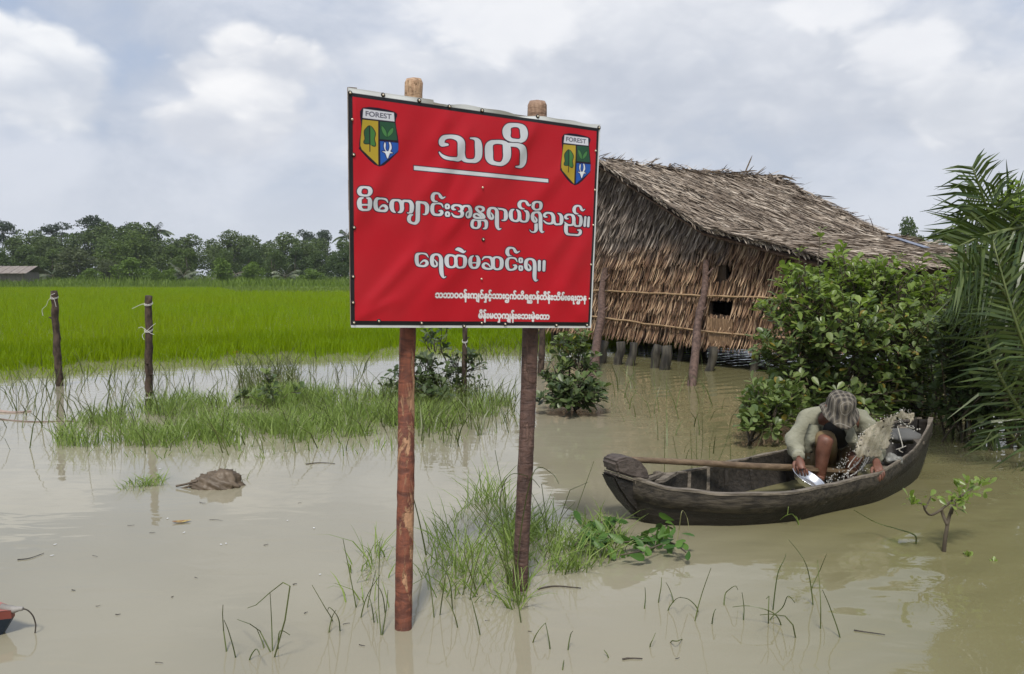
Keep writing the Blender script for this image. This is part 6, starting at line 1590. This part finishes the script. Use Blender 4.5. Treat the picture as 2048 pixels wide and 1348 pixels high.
# checked bucket hat, tipped forward with the bowed head
m_hat, t, out = material('checked_hat_cloth')
co = t.node('ShaderNodeTexCoord').outputs['Object']; sp = t.node('ShaderNodeSeparateXYZ', {0: co})
xx, yy2 = sp.outputs[0], t.math('SUBTRACT', sp.outputs[1], t.math('MULTIPLY', sp.outputs[2], .45))
def bands(v, off):
    f = t.math('FRACT', t.math('ADD', t.math('MULTIPLY', v, 27.0), off))
    dark = t.math('MULTIPLY', t.math('GREATER_THAN', f, .48), t.math('LESS_THAN', f, .92))
    line = t.math('MULTIPLY', t.math('GREATER_THAN', f, .16), t.math('LESS_THAN', f, .23))
    return dark, line
d1, l1 = bands(xx, .1); d2, l2 = bands(yy2, .35)
colh = t.mix(t.math('MULTIPLY', t.math('ADD', d1, d2), .46), (0.130, 0.112, 0.085), (0.020, 0.018, 0.017))
colh = t.mix(t.math('MULTIPLY', t.math('MAXIMUM', l1, l2), .75), colh, (0.27, 0.25, 0.215))
principled(t, out, colh, .85, t.noise(co, 60, 3), .3, .004)
mb = MB(); prof = [(.004, .122), (.040, .120), (.072, .110), (.092, .090), (.101, .062), (.105, .030), (.107, .006), (.114, -.006), (.130, -.022), (.142, -.036), (.140, -.039), (.128, -.026), (.112, -.012), (.100, .004), (.096, .040)]
seg = 30; V = []
for (r0, z) in prof:
    for j in range(seg):
        a = 2 * PI * j / seg; fl = 1 + .06 * math.sin(3 * a + 1) + (.10 * max(0, -math.sin(a)) if r0 > .112 else 0); zz_ = z + (.010 * math.sin(2 * a + 1) + .006 * math.sin(5 * a) if r0 > .112 else .003 * math.sin(4 * a))
        if r0 > .112: zz_ -= .012 * max(0, -math.sin(a))
        V.append((r0 * .90 * fl * math.cos(a), r0 * .97 * fl * math.sin(a), zz_ * .96))
mb.add(V, [(i * seg + j, i * seg + (j + 1) % seg, (i + 1) * seg + (j + 1) % seg, (i + 1) * seg + j) for i in range(len(prof) - 1) for j in range(seg)])
mb.add([V[j] for j in range(seg)], [tuple(range(seg))])
hat = bpy.data.objects.new('hat', bpy.data.meshes.new('hat')); hat.data.from_pydata(mb.v, [], [f[::-1] for f in mb.f]); hat.data.materials.append(m_hat); hat.data.shade_smooth(); COL.objects.link(hat)
hz = unit(np.array([.03, -.46, .88])); hxx = unit(np.cross([0, 1.0, 0], hz)); hyy = np.cross(hz, hxx)
Mh = Matrix(((hxx[0], hyy[0], hz[0], 0), (hxx[1], hyy[1], hz[1], 0), (hxx[2], hyy[2], hz[2], 0), (0, 0, 0, 1)))
hat.parent = man; hat.matrix_parent_inverse = Matrix.Translation(-Vector(man.location))
hat.matrix_basis = Matrix.Translation(Vector([float(q) for q in (J['head'] + hz * .005)])) @ Mh
mb = MB(); mb.ball(J['head'] - face_d * .03 + [0, 0, -.01], .094, 0, 16, 10); mb.build('hair', m_hair, man, True)

# ---- the bowl in his hand
m_metal, t, out = material('aluminium'); co = t.node('ShaderNodeTexCoord').outputs['Object']
principled(t, out, (0.72, 0.73, 0.75), .26, t.noise(co, 12, 3), .12, .01, **{'Metallic': 1.0})
bn = unit(np.array([.40, -.265, .87])); b1 = unit(np.cross(bn, [0, 0, 1.0])); b2 = np.cross(bn, b1); bc = P(1620, 957, 5.24)
mb = MB(); prof = [(.001, -.048), (.070, -.048), (.092, -.040), (.108, -.010), (.113, .004), (.126, .006), (.127, .003), (.114, .000), (.104, -.016), (.090, -.037), (.070, -.044), (.001, -.044)]; seg = 40; V = []
for (r0, z) in prof:
    for j in range(seg): a = 2 * PI * j / seg; V.append(bc + b1 * r0 * math.cos(a) + b2 * r0 * math.sin(a) + bn * z)
mb.add(V, [(i * seg + j, i * seg + (j + 1) % seg, (i + 1) * seg + (j + 1) % seg, (i + 1) * seg + j) for i in range(len(prof) - 1) for j in range(seg)])
tag(mb.build('bowl', m_metal, None, True), 'shiny shallow metal bowl held in the hand of the man bailing the boat', 'bowl')

# ---- the water he throws: a torn sheet, strands and drops
m_splash, t, out = material('thrown_muddy_water')
pos = t.node('ShaderNodeNewGeometry').outputs['Position']; nz = t.noise(pos, 26, 4)
pb = t.node('ShaderNodeBsdfPrincipled', {'Base Color': t.mix(t.step(nz, .35, .7), (0.50, 0.45, 0.34), (0.62, 0.57, 0.46)), 'Roughness': .06, 'IOR': 1.333})
t.set(pb, 'Normal', t.node('ShaderNodeBump', {'Strength': .5, 'Distance': .012, 'Height': t.noise(pos, 30, 2)}).outputs[0])
trn = t.node('ShaderNodeBsdfTranslucent', {'Color': (0.60, 0.55, 0.42, 1)}); tp = t.node('ShaderNodeBsdfTransparent')
mx = t.node('ShaderNodeMixShader', {0: .35, 1: pb.outputs[0], 2: trn.outputs[0]}); mx2 = t.node('ShaderNodeMixShader', {0: t.math('ADD', .22, t.math('MULTIPLY', t.step(nz, .62, .35), .40)), 1: mx.outputs[0], 2: tp.outputs[0]})
t.l.new(mx2.outputs[0], out.inputs[0])
SH = [(1713, 917), (1709, 900), (1716, 880), (1727, 862), (1741, 848), (1765, 838), (1787, 829), (1800, 824), (1806, 820), (1815, 827), (1830, 825), (1829, 835), (1826, 846), (1818, 851), (1806, 838), (1797, 836), (1790, 842), (1785, 860), (1783, 880), (1778, 895), (1766, 906), (1762, 916), (1748, 914), (1738, 917), (1728, 911), (1722, 918)]
qx = np.arange(1704, 1836, 1.6); qy = np.arange(816, 922, 1.6); QX, QY = np.meshgrid(qx, qy)
jag = 1.3 * np.sin(QX * .9 + 1.7 * np.sin(QY * .55)) + 1.6 * np.sin(QY * 1.15 + QX * .4)
ins = in_poly(QX + jag * .8, QY + jag * .6, SH)
hole = (np.sin(QX * .21 + 2.1 * np.sin(QY * .17)) * np.sin(QY * .26 + 1.4 * np.sin(QX * .13)) > .93) | (np.hypot((QX - 1815) / 1.3, QY - 842) < 4)
ins &= ~hole
dep = 5.06 + .34 * (QX - 1704) / 130 + .030 * np.sin(QX * .075 + QY * .05) + .012 * np.sin(QY * .11 - QX * .16 + 1.5 * np.sin(QX * .05)) + .004 * np.sin(QX * .5 + QY * .21)
Vg = np.array([P(a, b, d) for a, b, d in zip(QX.ravel(), QY.ravel(), dep.ravel())]); nx_ = len(qx)
cell = ins[:-1, :-1] & ins[1:, :-1] & ins[1:, 1:] & ins[:-1, 1:]
jj, ii = np.where(cell); a = jj * nx_ + ii; Fq = np.stack([a, a + 1, a + nx_ + 1, a + nx_], 1)
keep, inv = np.unique(Fq.ravel(), return_inverse=True); Fq = inv.reshape(-1, 4); V1 = Vg[keep]; th = np.array([.002, .009, -.001]); nV = len(V1)
ed = {}
for f in Fq:
    for j in range(4):
        e = (f[j], f[(j + 1) % 4]); kx = (min(e), max(e)); ed[kx] = None if kx in ed else e
rim = np.array([(e[1], e[0], e[0] + nV, e[1] + nV) for e in ed.values() if e is not None])
splash = thing('water_splash', 'sheet of muddy water thrown from the bowl across the boat', 'splash', P(1720, 950, 5.3))
link('water_sheet', idx_mesh('water_sheet', np.vstack([V1, V1 + th]), np.vstack([Fq, (Fq + nV)[:, ::-1], rim])), m_splash, splash, True)
m_drop, t, out = material('water_drop'); principled(t, out, (0.66, 0.64, 0.58), .1, **{'IOR': 1.333, 'Transmission Weight': .35})
mb = MB(); sr = np.random.default_rng(77)
def strand(pts, n_, spread, r0, r1, d0):
    c = catmull(np.array(pts, float), 14)
    for _ in range(n_):
        q = c[sr.integers(0, len(c))] + sr.normal(0, spread, 2); r = sr.uniform(r0, r1) * (sr.uniform() ** 1.2 * .8 + .4)
        mb.ball(P(q[0], q[1], d0 - .12 + .3 * (q[0] - 1700) / 130 + sr.normal(0, .03)), r, 0, 6, 4, (1, 1, sr.uniform(.9, 1.5)))
for pts, n_, spd, r0, r1 in (([(1714, 900), (1690, 925), (1665, 952), (1655, 965)], 60, 3.5, .0022, .0058), ([(1722, 915), (1703, 932), (1685, 952), (1672, 968)], 60, 3.5, .0022, .0055), ([(1735, 915), (1722, 935), (1700, 955), (1690, 965)], 60, 3, .0022, .0055), ([(1728, 862), (1718, 872), (1715, 890)], 24, 2.5, .002, .005),
                             ([(1748, 910), (1735, 932), (1712, 955)], 44, 4, .002, .005), ([(1700, 905), (1688, 922), (1680, 940)], 30, 7, .0018, .004), ([(1800, 838), (1812, 852), (1826, 856), (1845, 860)], 46, 3, .0022, .0055), ([(1712, 892), (1742, 848), (1790, 828), (1806, 820), (1828, 826)], 90, 2.2, .0018, .0050), ([(1783, 885), (1786, 855), (1800, 838)], 24, 2, .0018, .0045), ([(1760, 915), (1745, 945), (1715, 968)], 24, 7, .0015, .004)):
    strand(pts, n_, spd, r0, r1, 5.27)
for pts in ([(1716, 908), (1704, 922), (1696, 935)], [(1724, 914), (1716, 926), (1702, 938), (1690, 950)], [(1738, 914), (1732, 926), (1722, 938), (1700, 953)], [(1733, 915), (1727, 930), (1722, 936)], [(1797, 836), (1806, 845), (1815, 853), (1828, 857)]):
    mb.tube(catmull([P(a, b, 5.15 + .3 * (a - 1700) / 130) for a, b in pts], 5), .0036, 5, jit=.3, rngs=sr)
o = mb.build('droplets', m_drop, splash, True); o['kind'] = 'stuff'
# ================================================================ SMALL THINGS
kr = np.random.default_rng(91)
m_stake = simple('dark_stake_bark', (0.028, 0.018, 0.012), (0.085, 0.057, 0.041), 4, .9, .8, stretch=(5, 5, 3))
m_string = simple('white_string', (0.55, 0.54, 0.50), (0.66, 0.65, 0.61), 20, .8)
def stake(base, top, r0, label, ties, seed):
    """Round fence stake with knots and string tied round it; ties: list of (height fraction, dangle)."""
    r = np.random.default_rng(seed); b = G(*base); t_ = P(top[0], top[1], b[1]); root = thing('fence_stake', label, 'stake', b, 'old fence stakes standing in the flood')
    n_ = 26; f = np.linspace(-.25, 1, n_)[:, None]; pts = b * (1 - f) + t_ * f + r.normal(0, .004, (n_, 3)) * [1, 1, 0]
    mb = MB(); rad = r0 * (1.08 - .12 * f[:, 0]) * (1 + .06 * (np.arange(n_) % 3 == 0)) * r.uniform(.95, 1.06, n_)
    mb.tube(pts, rad, 12, jit=.03, rngs=r)
    for q in range(3):
        i = r.integers(8, n_ - 2); a = r.uniform(0, 6.28); mb.tube([pts[i], pts[i] + np.array([math.cos(a), math.sin(a) - .6, .5]) * r0 * 1.7], [r0 * .45, r0 * .2], 6)
    mb.build('post', m_stake, root, True)
    for fr, dang in ties:
        c = b * (1 - fr) + t_ * fr; mb = MB(); a = np.linspace(0, 2 * PI, 16)
        for dz in (0, .012): mb.tube([c + np.array([math.cos(q) * r0 * 1.12, math.sin(q) * r0 * 1.12, dz + .018 * math.sin(q)]) for q in a], .003, 5)
        for pth in dang:
            mb.tube(catmull([c + np.array([0, -r0 * 1.1, 0])] + [c + np.array([x, -r0 * 1.3, z]) for x, z in pth], 5), .0026, 5)
        mb.build('string', m_string, root)
    return root
stake((119, 772), (108, 582), .043, 'dark leaning fence stake furthest left, with string knotted at its top', [(.93, [[(-.05, -.03), (-.08, -.10), (-.14, -.16), (-.13, -.24)], [(.03, -.03), (.05, -.12)], [(-.02, .03), (.04, .06)]])], 3)
stake((298, 820), (297, 592), .038, 'brown fence stake with crossed white string at its middle, second from the left', [(.70, [[(-.05, .04), (-.09, .03)], [(.06, .05), (.10, .08)], [(-.05, -.05), (-.03, -.10)], [(.05, -.03), (.08, -.04)]]), (.93, [[(-.05, .0), (-.12, -.03), (-.16, -.05)]]), (.12, [[(.03, -.01)]])], 4)
stake((929, 792), (930, 640), .030, 'thin fence stake behind the middle of the sign board', [(.72, [[(.02, -.06), (.05, -.10)]])], 5)
stake((1082, 752), (1086, 620), .045, 'dark fence stake mostly hidden behind the right sign post', [], 6)

# clod of mud breaking the surface
m_mudc = simple('wet_mud', (0.085, 0.062, 0.040), (0.17, 0.130, 0.09), 7, .55, .5, detail=5)
c = G(425, 976); mb = MB(); mb.ball((0, 0, 0), 1, 0, 64, 32); V = np.array(mb.v)
prof = .55 + .45 * np.clip((V[:, 0] + 1) / 1.3, 0, 1); bump = 1 + .10 * np.sin(V[:, 0] * 9 + 2 * V[:, 1]) * np.sin(V[:, 1] * 11) + .07 * np.sin(V[:, 2] * 17 + V[:, 0] * 13) + .05 * np.sin(V[:, 0] * 31 + V[:, 1] * 27) + kr.normal(0, .018, len(V))
V = V * bump[:, None] * np.array([.185, .12, .128]) * np.stack([np.ones(len(V)), np.ones(len(V)), prof], 1)
mb.v = [tuple(q + c + [0, .06, -.01]) for q in V]; tag(mb.build('mud_clod', m_mudc, None, True), 'brown clod of wet mud sticking out of the water', 'clod')
m_root = simple('dead_root', (0.075, 0.055, 0.038), (0.15, 0.12, 0.09), 9, .8)
mb = MB()
for pts in ([(352, 972), (372, 968), (395, 962)], [(362, 978), (380, 972), (400, 970)]): mb.tube(catmull([P(px, py, c[1]) * [1, 1, 1] for px, py in pts], 5), .008, 5)
tag(mb.build('dead_root', m_root, None), 'dark root ends lying at the left side of the mud clod', 'root')

# floating scraps
m_leafdry = simple('dead_leaf', (0.22, 0.10, 0.035), (0.42, 0.33, 0.10), 25, .6)
def float_leaf(px, py, L, w, az, mat, label, curl=.3, name='floating_leaf', cat='leaf'):
    b = G(px, py); n_ = 7; mb = MB(); d = np.array([math.cos(az), math.sin(az), 0]); s = np.array([-d[1], d[0], 0]); V = []
    for i in range(n_):
        f = i / (n_ - 1); hw = w * math.sin(PI * (.08 + .86 * f)) * .5; z = .004 + curl * L * .25 * (2 * f - 1) ** 2
        for q in (-1, -.4, .4, 1): V.append(b + d * (f - .5) * L + s * hw * q + [0, 0, z + curl * .5 * abs(q) * hw])
    mb.add(V, [(i * 4 + j, i * 4 + j + 1, (i + 1) * 4 + j + 1, (i + 1) * 4 + j) for i in range(n_ - 1) for j in range(3)])
    return tag(mb.build(name, mat, None, True), label, cat)
float_leaf(363, 1045, .105, .05, .25, m_leafdry, 'curled brown and yellow leaf floating on the water below the mud clod')
m_red, t, out = material('red_plastic'); principled(t, out, (0.55, 0.06, 0.03), .4)
float_leaf(465, 706, .26, .16, .1, m_red, 'scrap of orange-red litter floating at the edge of the rice', .35, 'litter', 'litter')
m_wht, t, out = material('white_plastic'); principled(t, out, (0.70, 0.70, 0.68), .4)
float_leaf(410, 701, .20, .14, .8, m_wht, 'scrap of white litter floating at the edge of the rice', .6, 'litter', 'litter')
float_leaf(648, 694, .22, .14, .3, m_wht, 'small pale scrap of litter near the left edge of the sign', .5, 'litter', 'litter')
m_dark = simple('rotten_stem', (0.035, 0.028, 0.020), (0.08, 0.065, 0.05), 20, .8)
def twig(pts, r, label, name='floating_twig', mat=m_dark, group=None):
    mb = MB(); c = catmull([G(px, py, .004) for px, py in pts], 5); mb.tube(c, np.linspace(r, r * .5, len(c)), 5, jit=.1, rngs=kr)
    return tag(mb.build(name, mat, None), label, 'twig', group)
twig([(1075, 1178), (1110, 1172), (1162, 1176)], .005, 'dark stick floating just right of the right sign post')
twig([(612, 928), (640, 925), (670, 927)], .004, 'thin stick floating beyond the mud clod towards the left sign post')
twig([(0, 823), (30, 825), (62, 822)], .022, 'pale branch floating at the left edge of the picture', mat=simple('pale_driftwood', (0.26, 0.19, 0.16), (0.38, 0.30, 0.26), 6, .8))
twig([(0, 838), (60, 843), (140, 842), (160, 845)], .009, 'reddish branch floating at the left edge, nearest the leaning stake', mat=simple('reddish_driftwood', (0.17, 0.12, 0.10), (0.26, 0.20, 0.175), 6, .8))
twig([(1708, 1260), (1735, 1264), (1770, 1269)], .003, 'dark straw floating in the ripples at the lower right')
twig([(1245, 1318), (1262, 1316), (1285, 1317)], .004, 'short dark straw floating at the bottom right of the posts')
twig([(35, 1119), (60, 1116), (88, 1106)], .003, 'dark floating weed near the left edge above the red and blue boat')
m_weed = m_dark
for i, (px, py, l) in enumerate([(432, 1040, 26), (190, 1112, 10), (196, 1211, 9), (236, 1228, 10), (318, 1325, 16), (147, 1180, 7), (345, 1193, 5), (590, 1168, 8), (612, 1225, 7), (693, 1247, 14), (305, 1065, 12), (532, 1089, 9), (724, 1290, 12), (262, 1050, 14), (392, 1155, 6), (975, 1240, 10), (1355, 1316, 8), (1060, 1262, 8), (600, 1005, 8), (405, 1005, 12)]):
    a = kr.uniform(-.5, .5); o = twig([(px - l / 2, py - a * 3), (px, py + kr.uniform(-1, 1)), (px + l / 2, py + a * 3)], kr.uniform(.0012, .0025), 'small dark scrap of plant floating on the calm water', 'floating_scrap', group='scraps of plant floating on the water')
    o['category'] = 'scrap'
# pale flecks and seed husks
for i, (px, py) in enumerate([(335, 1038), (575, 1042), (442, 1090), (452, 1088), (640, 1150), (110, 1090), (104, 1112), (368, 1066), (320, 938), (628, 1057)]):
    float_leaf(px, py, kr.uniform(.012, .022), .010, kr.uniform(0, 3), m_wht, 'tiny white husk floating on the calm water', .2, 'floating_husk', 'husk')['group'] = 'pale husks floating on the water'

# ---- bow of a small painted boat at the left edge
m_redp = simple('flaking_red_paint', (0.20, 0.050, 0.036), (0.30, 0.10, 0.075), 7, .5, .3)
m_bluep = simple('dark_blue_paint', (0.010, 0.022, 0.040), (0.020, 0.036, 0.060), 5, .35, .2)
m_deck = simple('worn_red_deck', (0.30, 0.10, 0.08), (0.40, 0.17, 0.14), 9, .6, .4)
m_knob = simple('grey_knob_wood', (0.18, 0.165, 0.15), (0.30, 0.285, 0.265), 12, .7)
pb_ = thing('painted_boat', 'bow of a red and blue painted boat poking in at the left edge', 'boat', G(-60, 1262))
b0 = G(16, 1266); yb = b0[1]
tip = P(26, 1222, yb); dirb = unit(np.array([-1, -.10, 0])); sdb = np.array([-dirb[1], dirb[0], 0])
mbr, mbb, mbd = MB(), MB(), MB(); secs = []
for i, s in enumerate(np.linspace(0, 2.2, 15)):
    w = .015 + .36 * (1 - math.exp(-s * 1.7)) * (1 - .25 * (s / 2.2) ** 3); zg = tip[2] + .008 + .13 * s / (1 + .9 * s); rk = .035 * math.exp(-s * 4)
    c = np.array([tip[0], tip[1], 0]) + dirb * s
    fr0 = c + np.array([0, 0, zg]); row = []
    for sg in (-1, 1):
        row.append([fr0 + sdb * sg * w, fr0 + sdb * sg * w * .97 - [0, 0, .034], c + dirb * rk * 1.2 + sdb * sg * w * .80 + [0, 0, .0], c + dirb * rk * 2 + sdb * sg * w * .5 - [0, 0, .12]])
    secs.append(row)
for sg in (0, 1):
    for i in range(len(secs) - 1):
        a, b = secs[i][sg], secs[i + 1][sg]
        mbr.add([a[0], b[0], b[1], a[1]], [(0, 1, 2, 3) if sg == 0 else (3, 2, 1, 0)])
        for k_ in (1, 2): mbb.add([a[k_], b[k_], b[k_ + 1], a[k_ + 1]], [(0, 1, 2, 3) if sg == 0 else (3, 2, 1, 0)])
a, b = secs[0]; mbr.add([a[0], a[1], b[1], b[0]], [(0, 1, 2, 3)]); mbb.add([a[1], a[2], b[2], b[1]], [(0, 1, 2, 3)]); mbb.add([a[2], a[3], b[3], b[2]], [(0, 1, 2, 3)])
for i in range(len(secs) - 1):
    (a, b), (c_, d_) = secs[i], secs[i + 1]
    mbd.add([a[0] + [0, 0, .002], b[0] + [0, 0, .002], d_[0] + [0, 0, .002], c_[0] + [0, 0, .002]], [(0, 1, 2, 3)])
mbb.build('hull', m_bluep, pb_); mbr.build('sheer_strake', m_redp, pb_); mbd.build('deck', m_deck, pb_)
mb = MB(); t0 = tip + [0, 0, .015]; mb.tube(catmull([t0 - [.05, 0, 0], P(26, 1219, yb), P(36, 1218, yb), P(46, 1217, yb)], 4), np.linspace(.019, .007, 13), 9, jit=.05); mb.build('stem_knob', m_knob, pb_, True)
mb = MB(); mb.tube(catmull([P(45, 1217, yb), P(56, 1221, yb), P(66, 1232, yb), P(71, 1247, yb), P(71, 1258, yb), P(69, 1272, yb)], 5), .0028, 6); mb.build('mooring_rope', m_dark, pb_)
# ================================================================ AIR
hz_m, t, out = material('damp_air')
t.l.new(t.node('ShaderNodeVolumePrincipled', {'Color': (0.84, 0.89, 0.95, 1), 'Density': 0.00032, 'Anisotropy': 0.2}).outputs[0], out.inputs[1])
mb = MB(); mb.box((0, 515, 6.75), (920, 0, 0), (0, 600, 0), (0, 0, 7.9))
hz_o = mb.build('haze', hz_m); hz_o['kind'] = 'stuff'
bpy.context.view_layer.update()
